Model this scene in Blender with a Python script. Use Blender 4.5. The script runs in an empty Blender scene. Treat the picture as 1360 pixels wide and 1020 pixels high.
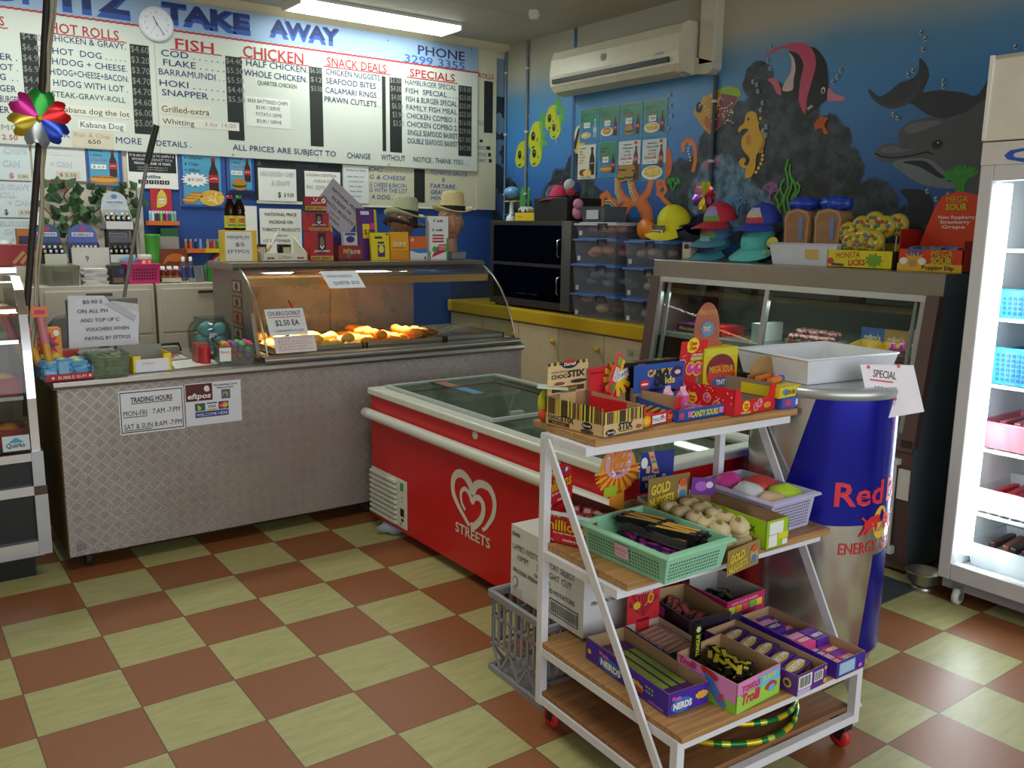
import bpy,math,random
from mathutils import Vector,Matrix
random.seed(7)
PI=math.pi
sc=bpy.context.scene
COL=sc.collection
# ------------------------------------------------------------------ camera
cd=bpy.data.cameras.new('camera');cam=bpy.data.objects.new('camera',cd);COL.objects.link(cam)
cd.sensor_width=36.0;cd.lens=36.0*1155.94/1360.0;cd.clip_start=0.05
_yaw,_pit,_rol=0.632557,0.177779,-0.0145269
_f=Vector((math.sin(_yaw)*math.cos(_pit),math.cos(_yaw)*math.cos(_pit),-math.sin(_pit)))
_r=Vector((math.cos(_yaw),-math.sin(_yaw),0));_d=_f.cross(_r)
_r2=_r*math.cos(_rol)+_d*math.sin(_rol);_d2=_d*math.cos(_rol)-_r*math.sin(_rol)
mw=Matrix.Identity(4)
for i in range(3):
 mw[i][0]=_r2[i];mw[i][1]=-_d2[i];mw[i][2]=-_f[i]
mw.translation=(-0.57238,-2.46928,1.53667)
cam.matrix_world=mw
sc.camera=cam
# ------------------------------------------------------------------ world, lights, exposure
w=bpy.data.worlds.new('world');sc.world=w;w.use_nodes=True
w.node_tree.nodes['Background'].inputs[0].default_value=(0.80,0.90,1.0,1)
w.node_tree.nodes['Background'].inputs[1].default_value=0.5
sc.view_settings.view_transform='Standard';sc.view_settings.look='None'
sc.view_settings.exposure=0.2;sc.view_settings.gamma=1.0
def area(name,loc,rot,sx,sy,power,col):
 l=bpy.data.lights.new(name,'AREA');l.shape='RECTANGLE';l.size=sx;l.size_y=sy
 l.energy=power;l.color=col
 o=bpy.data.objects.new(name,l);o.location=loc;o.rotation_euler=rot;COL.objects.link(o)
 return o
area('daylight_shopfront',(0.8,-4.55,1.55),(PI/2,0,0),5.2,2.1,80,(0.90,0.95,1.0))
area('fluorescent_over_menu',(2.45,3.25,2.945),(0,0,0),1.2,0.25,12,(0.92,1.0,0.93))
area('fluorescent_over_counter',(0.4,2.75,2.94),(0,0,0),1.2,0.25,20,(0.92,1.0,0.93))
area('fluorescent_over_shop_floor',(0.3,-0.4,2.94),(0,0,0),1.2,0.25,17,(1.0,0.97,0.86))
area('fridge_tube',(3.06,-0.83,0.95),(PI/2,0,PI*0.75),0.06,1.5,9,(0.93,0.98,1.0))
area('hot_food_lamp',(1.5,1.90,1.2),(0,0,0),0.9,0.05,15.0,(1.0,0.68,0.36)).data.spread=1.0
area('case_fill_light',(3.28,0.35,1.165),(0,0.35,0),0.06,1.5,6.0,(0.9,1.0,0.95))  # added fill light to brighten the inside of the display case
area('pie_warmer_lamp',(-0.5,1.95,1.2),(0,0,0),0.7,0.06,4,(1.0,0.8,0.55))
# ------------------------------------------------------------------ materials
def lin(c):
 c=c/255.0
 return c/12.92 if c<=0.04045 else((c+0.055)/1.055)**2.4
def rgb(h):
 return(lin(int(h[0:2],16)),lin(int(h[2:4],16)),lin(int(h[4:6],16)),1)
_mc={}
def M(h,rough=0.5,metal=0.0,noise=0.08,scale=14.0,bump=0.0,spec=0.5,coat=0.0):
 key=(h,rough,metal,noise,scale,bump,spec,coat)
 if key in _mc:return _mc[key]
 m=bpy.data.materials.new('paint_'+h);m.use_nodes=True
 nt=m.node_tree;b=nt.nodes['Principled BSDF']
 b.inputs['Roughness'].default_value=rough;b.inputs['Metallic'].default_value=metal
 b.inputs['Specular IOR Level'].default_value=spec;b.inputs['Coat Weight'].default_value=coat
 if noise>0 or bump>0:
  tc=nt.nodes.new('ShaderNodeTexCoord');nz=nt.nodes.new('ShaderNodeTexNoise')
  nz.inputs['Scale'].default_value=scale;nz.inputs['Detail'].default_value=3
  nt.links.new(tc.outputs['Object'],nz.inputs['Vector'])
  mx=nt.nodes.new('ShaderNodeMix');mx.data_type='RGBA'
  c=rgb(h)
  mx.inputs[6].default_value=tuple(x*(1-noise)for x in c[:3])+(1,)
  mx.inputs[7].default_value=tuple(min(1,x*(1+noise))for x in c[:3])+(1,)
  nt.links.new(nz.outputs['Fac'],mx.inputs[0]);nt.links.new(mx.outputs[2],b.inputs['Base Color'])
  if bump>0:
   bp=nt.nodes.new('ShaderNodeBump');bp.inputs['Strength'].default_value=bump;bp.inputs['Distance'].default_value=0.01
   nt.links.new(nz.outputs['Fac'],bp.inputs['Height']);nt.links.new(bp.outputs['Normal'],b.inputs['Normal'])
 else:
  b.inputs['Base Color'].default_value=rgb(h)
 _mc[key]=m
 return m
def MT(h,rough=0.6):
 key=('wood',h)
 if key in _mc:return _mc[key]
 m=bpy.data.materials.new('wood_'+h);m.use_nodes=True;nt=m.node_tree;b=nt.nodes['Principled BSDF']
 tc=nt.nodes.new('ShaderNodeTexCoord');mp=nt.nodes.new('ShaderNodeMapping');mp.inputs['Scale'].default_value=(1.5,30,30)
 nz=nt.nodes.new('ShaderNodeTexNoise');nz.inputs['Scale'].default_value=3;nz.inputs['Detail'].default_value=5
 rp=nt.nodes.new('ShaderNodeValToRGB');c=rgb(h)
 rp.color_ramp.elements[0].position=0.3;rp.color_ramp.elements[0].color=tuple(x*0.62 for x in c[:3])+(1,)
 rp.color_ramp.elements[1].position=0.7;rp.color_ramp.elements[1].color=tuple(min(1,x*1.2)for x in c[:3])+(1,)
 nt.links.new(tc.outputs['Object'],mp.inputs[0]);nt.links.new(mp.outputs[0],nz.inputs['Vector'])
 nt.links.new(nz.outputs['Fac'],rp.inputs[0]);nt.links.new(rp.outputs[0],b.inputs['Base Color']);b.inputs['Roughness'].default_value=rough
 _mc[key]=m;return m
def GL(tint='ffffff',gloss=0.10,rough=0.02,body=0.0,bodyc='ffffff'):
 key=('gl',tint,gloss,rough,body,bodyc)
 if key in _mc:return _mc[key]
 m=bpy.data.materials.new('clear_'+tint);m.use_nodes=True;nt=m.node_tree;nt.nodes.clear()
 out=nt.nodes.new('ShaderNodeOutputMaterial');tr=nt.nodes.new('ShaderNodeBsdfTransparent');tr.inputs[0].default_value=rgb(tint)
 gs=nt.nodes.new('ShaderNodeBsdfGlossy');gs.inputs['Roughness'].default_value=rough
 lw=nt.nodes.new('ShaderNodeLayerWeight');lw.inputs[0].default_value=0.12
 ma=nt.nodes.new('ShaderNodeMath');ma.operation='MULTIPLY_ADD';ma.inputs[1].default_value=0.32;ma.inputs[2].default_value=gloss*0.3
 nt.links.new(lw.outputs['Fresnel'],ma.inputs[0])
 mx=nt.nodes.new('ShaderNodeMixShader');nt.links.new(ma.outputs[0],mx.inputs[0])
 nt.links.new(tr.outputs[0],mx.inputs[1]);nt.links.new(gs.outputs[0],mx.inputs[2]);last=mx
 if body>0:
  df=nt.nodes.new('ShaderNodeBsdfDiffuse');df.inputs[0].default_value=rgb(bodyc)
  nz=nt.nodes.new('ShaderNodeTexNoise');nz.inputs['Scale'].default_value=9;tc=nt.nodes.new('ShaderNodeTexCoord')
  nt.links.new(tc.outputs['Object'],nz.inputs['Vector'])
  mm=nt.nodes.new('ShaderNodeMath');mm.operation='MULTIPLY_ADD';mm.inputs[1].default_value=body*0.5;mm.inputs[2].default_value=body*0.75
  nt.links.new(nz.outputs['Fac'],mm.inputs[0])
  m2=nt.nodes.new('ShaderNodeMixShader');nt.links.new(mm.outputs[0],m2.inputs[0])
  nt.links.new(mx.outputs[0],m2.inputs[1]);nt.links.new(df.outputs[0],m2.inputs[2]);last=m2
 nt.links.new(last.outputs[0],out.inputs[0]);_mc[key]=m;return m
def EM(h,s):
 key=('em',h,s)
 if key in _mc:return _mc[key]
 m=bpy.data.materials.new('lamp_'+h);m.use_nodes=True;nt=m.node_tree;b=nt.nodes['Principled BSDF']
 b.inputs['Base Color'].default_value=rgb(h);b.inputs['Emission Color'].default_value=rgb(h);b.inputs['Emission Strength'].default_value=s
 _mc[key]=m;return m
class NX:
 def __init__(s,nt):s.nt=nt
 def __call__(s,op,*a):
  n=s.nt.nodes.new('ShaderNodeMath');n.operation=op
  for i,x in enumerate(a):
   if isinstance(x,(int,float)):n.inputs[i].default_value=x
   else:s.nt.links.new(x,n.inputs[i])
  return n.outputs[0]
 def mix(s,f,a,b):
  n=s.nt.nodes.new('ShaderNodeMix');n.data_type='RGBA'
  for i,x in((0,f),(6,a),(7,b)):
   if isinstance(x,(int,float)):n.inputs[i].default_value=x
   elif isinstance(x,str):n.inputs[i].default_value=rgb(x)
   else:s.nt.links.new(x,n.inputs[i])
  return n.outputs[2]
 def noise(s,vec,scale,detail=3,rough=0.5):
  n=s.nt.nodes.new('ShaderNodeTexNoise');n.inputs['Scale'].default_value=scale;n.inputs['Detail'].default_value=detail
  n.inputs['Roughness'].default_value=rough
  if vec is not None:s.nt.links.new(vec,n.inputs['Vector'])
  return n.outputs['Fac']
 def smooth(s,x,a,b):
  n=s.nt.nodes.new('ShaderNodeMapRange');n.interpolation_type='SMOOTHSTEP'
  s.nt.links.new(x,n.inputs[0]);n.inputs[1].default_value=a;n.inputs[2].default_value=b
  return n.outputs[0]
def newmat(name):
 m=bpy.data.materials.new(name);m.use_nodes=True;nt=m.node_tree
 g=nt.nodes.new('ShaderNodeNewGeometry');sp=nt.nodes.new('ShaderNodeSeparateXYZ');nt.links.new(g.outputs['Position'],sp.inputs[0])
 return m,nt,nt.nodes['Principled BSDF'],NX(nt),g.outputs['Position'],sp.outputs
def scaled(nt,vec,s):
 mp=nt.nodes.new('ShaderNodeMapping');mp.inputs['Scale'].default_value=s;nt.links.new(vec,mp.inputs[0]);return mp.outputs[0]
def mat_floor():
 m,nt,b,n,pos,P=newmat('vinyl_tiles')
 u=n('DIVIDE',P[0],0.3);v=n('DIVIDE',P[1],0.3)
 par=n('FLOORED_MODULO',n('ADD',n('FLOOR',u),n('FLOOR',v)),2)
 fu=n('ABSOLUTE',n('SUBTRACT',n('FRACT',u),0.5));fv=n('ABSOLUTE',n('SUBTRACT',n('FRACT',v),0.5))
 seam=n('GREATER_THAN',n('MAXIMUM',fu,fv),0.494)
 ns=n.noise(pos,40,4);st=n.noise(scaled(nt,pos,(3,14,1)),2.5,4,0.6)
 br=n.mix(ns,'875230','98623c')
 cr=n.mix(n.smooth(st,0.3,0.65),'a5a26a','b3ae78')
 col=n.mix(seam,n.mix(par,cr,br),'5f4a32')
 nt.links.new(col,b.inputs['Base Color']);b.inputs['Specular IOR Level'].default_value=0.35
 nt.links.new(n('MULTIPLY_ADD',ns,0.15,0.34),b.inputs['Roughness'])
 return m
def mat_plate():
 m,nt,b,n,pos,P=newmat('chequer_plate')
 c=0.039
 a=n('ADD',P[0],P[1])
 u=n('DIVIDE',n('MULTIPLY',n('ADD',a,P[2]),0.7071),c);v=n('DIVIDE',n('MULTIPLY',n('SUBTRACT',a,P[2]),0.7071),c)
 par=n('FLOORED_MODULO',n('ADD',n('FLOOR',u),n('FLOOR',v)),2)
 fu=n('FRACT',u);fv=n('FRACT',v)
 su=n('SINE',n('MULTIPLY',fu,2*PI*5));sv=n('SINE',n('MULTIPLY',fv,2*PI*5))
 s=n('ADD',n('MULTIPLY',su,n('SUBTRACT',1,par)),n('MULTIPLY',sv,par))
 edge=n('MULTIPLY',n('LESS_THAN',n('ABSOLUTE',n('SUBTRACT',fu,0.5)),0.42),n('LESS_THAN',n('ABSOLUTE',n('SUBTRACT',fv,0.5)),0.42))
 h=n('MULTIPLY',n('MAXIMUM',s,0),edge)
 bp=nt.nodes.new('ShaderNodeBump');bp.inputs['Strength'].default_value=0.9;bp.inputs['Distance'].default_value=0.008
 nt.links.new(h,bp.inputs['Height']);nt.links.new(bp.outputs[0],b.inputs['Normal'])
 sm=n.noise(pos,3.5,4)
 nt.links.new(n.mix(n('MULTIPLY',h,n('MULTIPLY_ADD',par,-0.55,1.0)),n.mix(sm,'a29a95','bcb6b2'),'ffffff'),b.inputs['Base Color'])  # worn bright bars, those of one slant whitened more as a painted highlight
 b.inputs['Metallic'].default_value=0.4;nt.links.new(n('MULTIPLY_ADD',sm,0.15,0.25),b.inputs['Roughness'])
 return m
def mat_wall_back():
 m,nt,b,n,pos,P=newmat('painted_back_wall')
 low=n.mix(n.noise(pos,2.5,4),'2a55a0','1d4288')
 blob=n.smooth(n('ADD',n('SUBTRACT',n('MULTIPLY',P[0],1.0),3.86),n('MULTIPLY',n.noise(pos,7,5),0.22)),0.0,0.06)
 sea=n.mix(n.smooth(P[2],1.3,2.7),'1d4590','7f98a8')
 reef=n.mix(n.noise(pos,12,4),'10161c','3a4a58')
 right=n.mix(n('MULTIPLY',n('GREATER_THAN',n.noise(pos,5,4),0.46),n('LESS_THAN',P[2],2.6)),sea,reef)
 paint=n.mix(n('GREATER_THAN',P[0],3.69),n.mix(n('GREATER_THAN',P[0],0.87),n.mix(n.noise(pos,5),'c6bba6','d3c8b4'),low),right)
 nt.links.new(n.mix(n('GREATER_THAN',P[2],2.9),paint,'cfc6ad'),b.inputs['Base Color']);b.inputs['Roughness'].default_value=0.6
 return m
REEF=[(3.62,1.75,.2),(3.42,1.62,.2),(2.85,1.72,.3),(2.68,1.95,.2),(2.55,1.65,.22),(1.66,1.84,.17),(1.5,1.9,.15),(1.36,2.04,.17),(1.2,2.14,.2),(1.0,2.25,.18),(1.07,2.42,.12),(.8,2.2,.2),(.85,1.95,.35),(.6,2.0,.2),(.47,1.86,.16),(1.2,1.7,.25),(.26,1.66,.17),(.02,1.55,.15),(2.2,1.4,.25),(2.95,1.4,.35),(1.5,1.45,.3),(.7,1.5,.35),(.1,1.35,.25)]
LIGHTREEF=[(1.33,1.84,.2),(1.22,1.72,.22),(1.05,1.66,.15),(1.45,1.76,.15),(3.0,1.78,.1)]
def mat_mural():
 m,nt,b,n,pos,P=newmat('underwater_mural')
 wob=n.noise(scaled(nt,pos,(1,0.6,1)),2.2,4)
 z=n('ADD',P[2],n('MULTIPLY_ADD',wob,0.16,-0.08))
 deep=n.mix(n.smooth(z,1.55,2.45),'2052a0','4286c2')
 sea=n.mix(n.smooth(z,2.3,2.62),deep,'5d8fb4')
 sea=n.mix(n.smooth(z,2.52,2.78),sea,'b4b09c')
 fine=n.noise(pos,9,6,0.6)
 def field(blobs):
  acc=None
  for(y,zz,r)in blobs:
   d=n('SQRT',n('ADD',n('POWER',n('SUBTRACT',P[1],y),2),n('POWER',n('SUBTRACT',P[2],zz),2)))
   s=n('SUBTRACT',1,n('DIVIDE',d,r));acc=s if acc is None else n('MAXIMUM',acc,s)
  return acc
 reef=n.mix(n.smooth(n.noise(pos,13,5,0.55),0.35,0.72),'0d1318','3c4b57')
 k=n.smooth(n('ADD',field(REEF),n('MULTIPLY_ADD',fine,0.5,-0.27)),-0.02,0.1)
 col=n.mix(k,sea,reef)
 lr=n.mix(n.smooth(n.noise(pos,16,5),0.3,0.7),'2e4a63','7393ad')
 k2=n.smooth(n('ADD',field(LIGHTREEF),n('MULTIPLY_ADD',fine,0.8,-0.4)),0.0,0.2)
 col=n.mix(k2,col,lr)
 dado=n.mix(n.noise(pos,4),'2a3f4d','33495a')
 nt.links.new(n.mix(n('LESS_THAN',P[2],1.25),col,dado),b.inputs['Base Color']);b.inputs['Roughness'].default_value=0.42
 return m
STEEL=M('b9b6b0',0.3,0.9,0.06,25);CHROME=M('d8d8d8',0.15,1.0,0.03);BLK=M('14130f',0.5);WHITE=M('e9e7e2',0.45);CREAM=M('d2c9b6',0.5)
CARD=M('9a7a58',0.8);RED=M('c4161c',0.45);YEL=M('f0cf1c',0.5);INK=M('101010',0.6);PAPER=M('e6e6e2',0.7)
# ------------------------------------------------------------------ mesh builder
_fc={}
def glyphs(s,bold,shear):
 if 'M' in s:bold=0
 key=(s,bold,shear)
 if key in _fc:return _fc[key]
 c=bpy.data.curves.new('t','FONT');c.body=s;c.size=1.0;c.resolution_u=2;c.offset=0.022*bold;c.shear=shear
 c.dimensions='2D';c.fill_mode='BOTH'
 o=bpy.data.objects.new('t',c);me=o.to_mesh()
 vs=[(v.co.x,v.co.y)for v in me.vertices];fs=[tuple(p.vertices)for p in me.polygons]
 o.to_mesh_clear();bpy.data.objects.remove(o);bpy.data.curves.remove(c)
 if not vs:r=([],[],0.0,1.0)
 else:
  x0=min(v[0]for v in vs);x1=max(v[0]for v in vs)
  r=([((x-x0),y)for x,y in vs],fs,x1-x0,0.74)
 _fc[key]=r;return r
class Fr:
 def __init__(s,o,r,u):
  s.o=Vector(o);s.r=Vector(r).normalized();s.u=Vector(u).normalized();s.n=s.r.cross(s.u)
 def p(s,x,y,k=0.0):return s.o+s.r*x+s.u*y+s.n*k
LAY=0.0007
class MB:
 def __init__(s):s.v=[];s.f=[];s.m=[];s.sm=[];s.mats=[];s.T=None
 def mi(s,m):
  if m not in s.mats:s.mats.append(m)
  return s.mats.index(m)
 def add(s,vs,fs,mat,smooth=False):
  b=len(s.v)
  s.v+=[(s.T@Vector(p))if s.T else Vector(p)for p in vs];i=s.mi(mat)
  for f in fs:s.f.append(tuple(b+k for k in f));s.m.append(i);s.sm.append(smooth)
  return s
 def box(s,x0,y0,z0,x1,y1,z1,mat):
  if x0>x1:x0,x1=x1,x0
  if y0>y1:y0,y1=y1,y0
  if z0>z1:z0,z1=z1,z0
  return s.add([(x,y,z)for z in(z0,z1)for x,y in((x0,y0),(x1,y0),(x1,y1),(x0,y1))],[(3,2,1,0),(4,5,6,7),(0,1,5,4),(1,2,6,5),(2,3,7,6),(3,0,4,7)],mat)
 def hexa(s,p,mat):return s.add(p,[(3,2,1,0),(4,5,6,7),(0,1,5,4),(1,2,6,5),(2,3,7,6),(3,0,4,7)],mat)
 def prism(s,pts,ext,mat,smooth=False):
  n=len(pts);e=Vector(ext);p=[Vector(q)for q in pts]
  s.add(p+[q+e for q in p],[tuple(range(n))[::-1],tuple(range(n,2*n))],mat)
  s.add(p+[q+e for q in p],[(i,(i+1)%n,n+(i+1)%n,n+i)for i in range(n)],mat,smooth);return s
 def tube(s,pts,r,mat,n=10,closed=False):
  P=[Vector(p)for p in pts];N=len(P);vs=[]
  rr=r if isinstance(r,(list,tuple))else[r]*N
  up=Vector((0.13,0.21,1)).normalized()
  for i in range(N):
   a=P[i-1]if(i>0 or closed)else P[i];c=P[(i+1)%N]if(i<N-1 or closed)else P[i]
   t=(c-a).normalized();x=t.cross(up)
   if x.length<0.05:x=t.cross(Vector((1,0,0)))
   x.normalize();y=t.cross(x)
   for k in range(n):
    an=2*PI*k/n;vs.append(P[i]+(x*math.cos(an)+y*math.sin(an))*rr[i])
  fs=[];L=N if closed else N-1
  for i in range(L):
   for k in range(n):
    j=(i+1)%N;fs.append((i*n+k,i*n+(k+1)%n,j*n+(k+1)%n,j*n+k))
  s.add(vs,fs,mat,True)
  if not closed:s.add(vs[:n],[tuple(range(n))],mat);s.add(vs[-n:],[tuple(range(n))[::-1]],mat)
  return s
 def lathe(s,prof,c,mat,n=24,axis='z',cap=True):
  c=Vector(c);vs=[]
  for r,h in prof:
   for k in range(n):
    a=2*PI*k/n;x,y=r*math.cos(a),r*math.sin(a)
    vs.append(c+(Vector((x,y,h))if axis=='z' else Vector((h,x,y))if axis=='x' else Vector((y,h,x))))
  fs=[(i*n+k,i*n+(k+1)%n,(i+1)*n+(k+1)%n,(i+1)*n+k)for i in range(len(prof)-1)for k in range(n)]
  s.add(vs,fs,mat,True)
  if cap:
   if prof[0][0]>1e-4:s.add(vs[:n],[tuple(range(n))[::-1]],mat)
   if prof[-1][0]>1e-4:s.add(vs[-n:],[tuple(range(n))],mat)
  return s
 def ball(s,c,r,mat,n=14,m=8,f=None):
  c=Vector(c);rx,ry,rz=r if isinstance(r,(tuple,list))else(r,r,r);vs=[]
  for i in range(m+1):
   t=PI*i/m
   for k in range(n):
    a=2*PI*k/n;p=Vector((rx*math.sin(t)*math.cos(a),ry*math.sin(t)*math.sin(a),-rz*math.cos(t)))
    if f:p=f(p)
    vs.append(c+p)
  return s.add(vs,[(i*n+k,i*n+(k+1)%n,(i+1)*n+(k+1)%n,(i+1)*n+k)for i in range(m)for k in range(n)],mat,True)
 ep=0
 def sheet(s,pts,mat,fr=None,k=1,both=False):
  MB.ep=(MB.ep+1)%28
  p=[fr.p(x,y,LAY*(k+.03*MB.ep))for x,y in pts]if fr else pts
  return s.add(p,[tuple(range(len(p)))],mat)
 def rect(s,fr,x0,y0,x1,y1,mat,k=1):return s.sheet([(x0,y0),(x1,y0),(x1,y1),(x0,y1)],mat,fr,k)
 def disc(s,fr,x,y,rx,ry,mat,k=1,n=20,star=0):
  return s.sheet([(x+rx*(1-star*(i%2))*math.cos(2*PI*i/n),y+ry*(1-star*(i%2))*math.sin(2*PI*i/n))for i in range(n)],mat,fr,k)
 def line(s,fr,pts,wd,mat,k=1):
  for(a,b),(c,d)in zip(pts[:-1],pts[1:]):
   t=Vector((c-a,d-b));l=t.length or 1;nx,ny=-t.y/l*wd/2,t.x/l*wd/2;ex,ey=t.x/l*wd*.3,t.y/l*wd*.3
   s.sheet([(a-ex-nx,b-ey-ny),(c+ex-nx,d+ey-ny),(c+ex+nx,d+ey+ny),(a-ex+nx,b-ey+ny)],mat,fr,k)
  return s
 def text(s,fr,t,x,y,h,mat,w=None,bold=0,k=2,shear=0.0,center=False,curve=None,rot=0.0):
  vs,fs,wd,cap=glyphs(t,bold,shear)
  if not vs:return s
  sy=h/cap;sx=(w/wd)if w else sy
  ox=x-(wd*sx/2 if center else 0)
  cr,sr=math.cos(rot),math.sin(rot)
  f=curve if curve else(lambda a,b:fr.p(a,b,LAY*k))
  return s.add([f(ox+a*sx*cr-b*sy*sr,y+a*sx*sr+b*sy*cr)for a,b in vs],fs,mat)
 def build(s,name,parent=None,world=True,bevel=0.0,kind=None):
  me=bpy.data.meshes.new(name)
  vs=[Vector(p)for p in s.v];org=None
  if parent is not None:
   if world:
    im=WM[parent].inverted();vs=[im@p for p in vs]
  else:
   xs=[p.x for p in vs];ys=[p.y for p in vs];org=Vector(((min(xs)+max(xs))/2,(min(ys)+max(ys))/2,min(p.z for p in vs)))
   vs=[p-org for p in vs]
  me.from_pydata([tuple(p)for p in vs],[],s.f)
  for m in s.mats:me.materials.append(m)
  me.polygons.foreach_set('material_index',s.m);me.polygons.foreach_set('use_smooth',s.sm);me.update()
  o=bpy.data.objects.new(name,me);COL.objects.link(o)
  if parent is not None:o.parent=parent;WM[o]=WM[parent]
  else:o.location=org;WM[o]=Matrix.Translation(org)
  if bevel>0:
   b=o.modifiers.new('bevel','BEVEL');b.width=bevel;b.segments=2;b.limit_method='ANGLE';b.angle_limit=0.9
  if kind:o['kind']=kind
  return o
WM={}
def tag(o,label=None,cat=None,group=None,kind=None):
 if label:o['label']=label
 if cat:o['category']=cat
 if group:o['group']=group
 if kind:o['kind']=kind
 return o
def thing(name,label,cat,loc=(0,0,0),rz=0.0,group=None):
 o=bpy.data.objects.new(name,None);COL.objects.link(o);o.location=loc;o.rotation_euler=(0,0,rz);o.empty_display_size=0.05
 WM[o]=Matrix.Translation(loc)@Matrix.Rotation(rz,4,'Z');return tag(o,label,cat,group)
def part(mb,name,parent,world=False,bevel=0.0,label=None):
 o=mb.build(name,parent,world,bevel)
 if label:o['label']=label
 return o
def dup(o,loc,rot=None,label=None,group=None):
 def cp(a,par):
  c=a.copy();COL.objects.link(c)
  if par is not None:c.parent=par
  for ch in KIDS(a):cp(ch,c)
  return c
 r=cp(o,None);r.location=loc
 if rot is not None:r.rotation_euler=rot if isinstance(rot,(tuple,list))else(0,0,rot)
 if label:r['label']=label
 if group:r['group']=group
 return r
def KIDS(a):return[c for c in a.children]
def frY(x,y,z):return Fr((x,y,z),(1,0,0),(0,0,1))
def frX(x,y,z):return Fr((x,y,z),(0,-1,0),(0,0,1))
def frZ(x,y,z):return Fr((x,y,z),(1,0,0),(0,1,0))
# ================================================================== the room
XR,YB,H=3.81,3.66,3.0
mb=MB();mb.box(-2.6,-4.6,-0.06,XR,YB,0,mat_floor());mb.build('floor',kind='structure')
mb=MB();mb.box(-2.6,-4.6,H,XR,YB,H+0.06,M('b5ae9c',0.6,noise=0.05,scale=2))
cf=Fr((0,0,H),(1,0,0),(0,-1,0))
for x in(-1.4,-.2,1.0,2.2,3.4):mb.rect(cf,x-.004,-3.66,x+.004,4.6,M('8f8977'),1)
for y in(-2.7,0.0,2.7):mb.rect(cf,-2.6,-y-.004,XR,-y+.004,M('8f8977'),1)
mb.build('ceiling',kind='structure')
mb=MB();mb.box(-2.6,YB,0,XR,YB+.1,H,mat_wall_back());mb.build('wall_back',kind='structure')
mb=MB();mb.box(-2.7,-4.6,0,-2.6,YB,H,M('cfc6b2',0.6));mb.build('wall_left',kind='structure')
mb=MB()
WF=M('cfc6b2',0.6)
mb.box(-2.6,-4.7,0,XR,-4.6,.35,WF);mb.box(-2.6,-4.7,2.7,XR,-4.6,H,WF);mb.box(-2.6,-4.7,.35,-1.9,-4.6,2.7,WF);mb.box(3.4,-4.7,.35,XR,-4.6,2.7,WF)
mb.build('wall_front',kind='structure')
mb=MB();mb.prism([(-2.6,YB,H),(-2.6,YB-.07,H),(-2.6,YB,H-.07)],(XR+2.6,0,0),M('d3c6a6',.6));mb.build('trim_1',kind='structure')
# ---- right wall with its painted mural
mb=MB();mb.box(XR,-4.6,0,XR+.1,YB,H,mat_mural())
F=Fr((XR,0,0),(0,-1,0),(0,0,1))
def wl(pts):return[(-y,z)for y,z in pts]
def mp(pts,h,k=1):mb.sheet(wl(pts),M(h,.45,noise=.15,scale=20),F,k)
def curve(pts,n=6):
 out=[];L=len(pts)
 for i in range(L):
  p0,p1,p2,p3=pts[i-1],pts[i],pts[(i+1)%L],pts[(i+2)%L]
  for q in range(n):
   t=q/n
   out.append(tuple(.5*(2*p1[j]+(p2[j]-p0[j])*t+(2*p0[j]-5*p1[j]+4*p2[j]-p3[j])*t*t+(3*p1[j]-p0[j]-3*p2[j]+p3[j])*t**3)for j in(0,1)))
 return out
 # dolphins
mp(curve([(.061,2.409),(.024,2.377),(.001,2.32),(.013,2.276),(.025,2.241),(-.048,2.242),(-.173,2.219),(-.239,2.194),(-.272,2.225),(-.32,2.3),(-.42,2.3),(-.42,2.12),(-.271,2.1),(-.175,2.113),(-.101,2.101),(-.012,2.127),(.074,2.186),(.116,2.195),(.165,2.176),(.23,2.187),(.299,2.233),(.337,2.29),(.314,2.282),(.268,2.248),(.216,2.262),(.157,2.302),(.097,2.313),(.06,2.345)],3),'353b44',1)
mp(curve([(.3,2.25),(.22,2.2),(.15,2.2),(.1,2.23),(.05,2.31),(.04,2.28),(.08,2.21),(.14,2.18),(.22,2.185)],3),'43474e',2)
mp(curve([(.263,1.954),(.232,1.991),(.169,2.001),(.137,1.994),(.138,2.056),(.086,2.099),(-.013,2.114),(-.12,2.1),(-.184,2.112),(-.261,2.157),(-.42,2.2),(-.5,1.8),(-.4,1.6),(-.3,1.68),(-.194,1.76),(-.127,1.762),(-.017,1.784),(.091,1.844),(.159,1.9),(.224,1.908)],3),'565a63',3)
mp(curve([(.159,1.9),(.077,1.915),(-.034,1.91),(-.108,1.862),(-.193,1.769),(-.127,1.762),(-.017,1.784),(.091,1.844)],3),'76828c',4)
mp(curve([(.1,1.9),(.03,1.905),(-.03,1.895),(-.1,1.84),(-.17,1.79),(-.09,1.82),(0,1.87)],3),'202428',5)
mb.line(F,wl([(.26,1.953),(.22,1.935),(.16,1.925),(.06,1.93),(-.03,1.945),(-.06,1.93)]),.008,M('17191c'),5)
mp(curve([(.22,1.98),(.15,1.985),(.1,1.965),(.05,1.96),(.14,1.95),(.22,1.955)],3),'6c6e76',4)
mp(curve([(.1,2.08),(0,2.1),(-.1,2.085),(-.02,2.06),(.08,2.04)],3),'71747e',4)
mb.disc(F,.076,1.978,.03,.024,M('2b2c30'),5);mb.disc(F,.076,1.98,.014,.014,M('0a0a0a'),6);mb.disc(F,.08,1.986,.004,.004,WHITE,7)
mp(curve([(.1,1.76),(.05,1.7),(.03,1.62),(-.06,1.58),(-.09,1.66),(-.04,1.75)],3),'1c2026',2)
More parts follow.
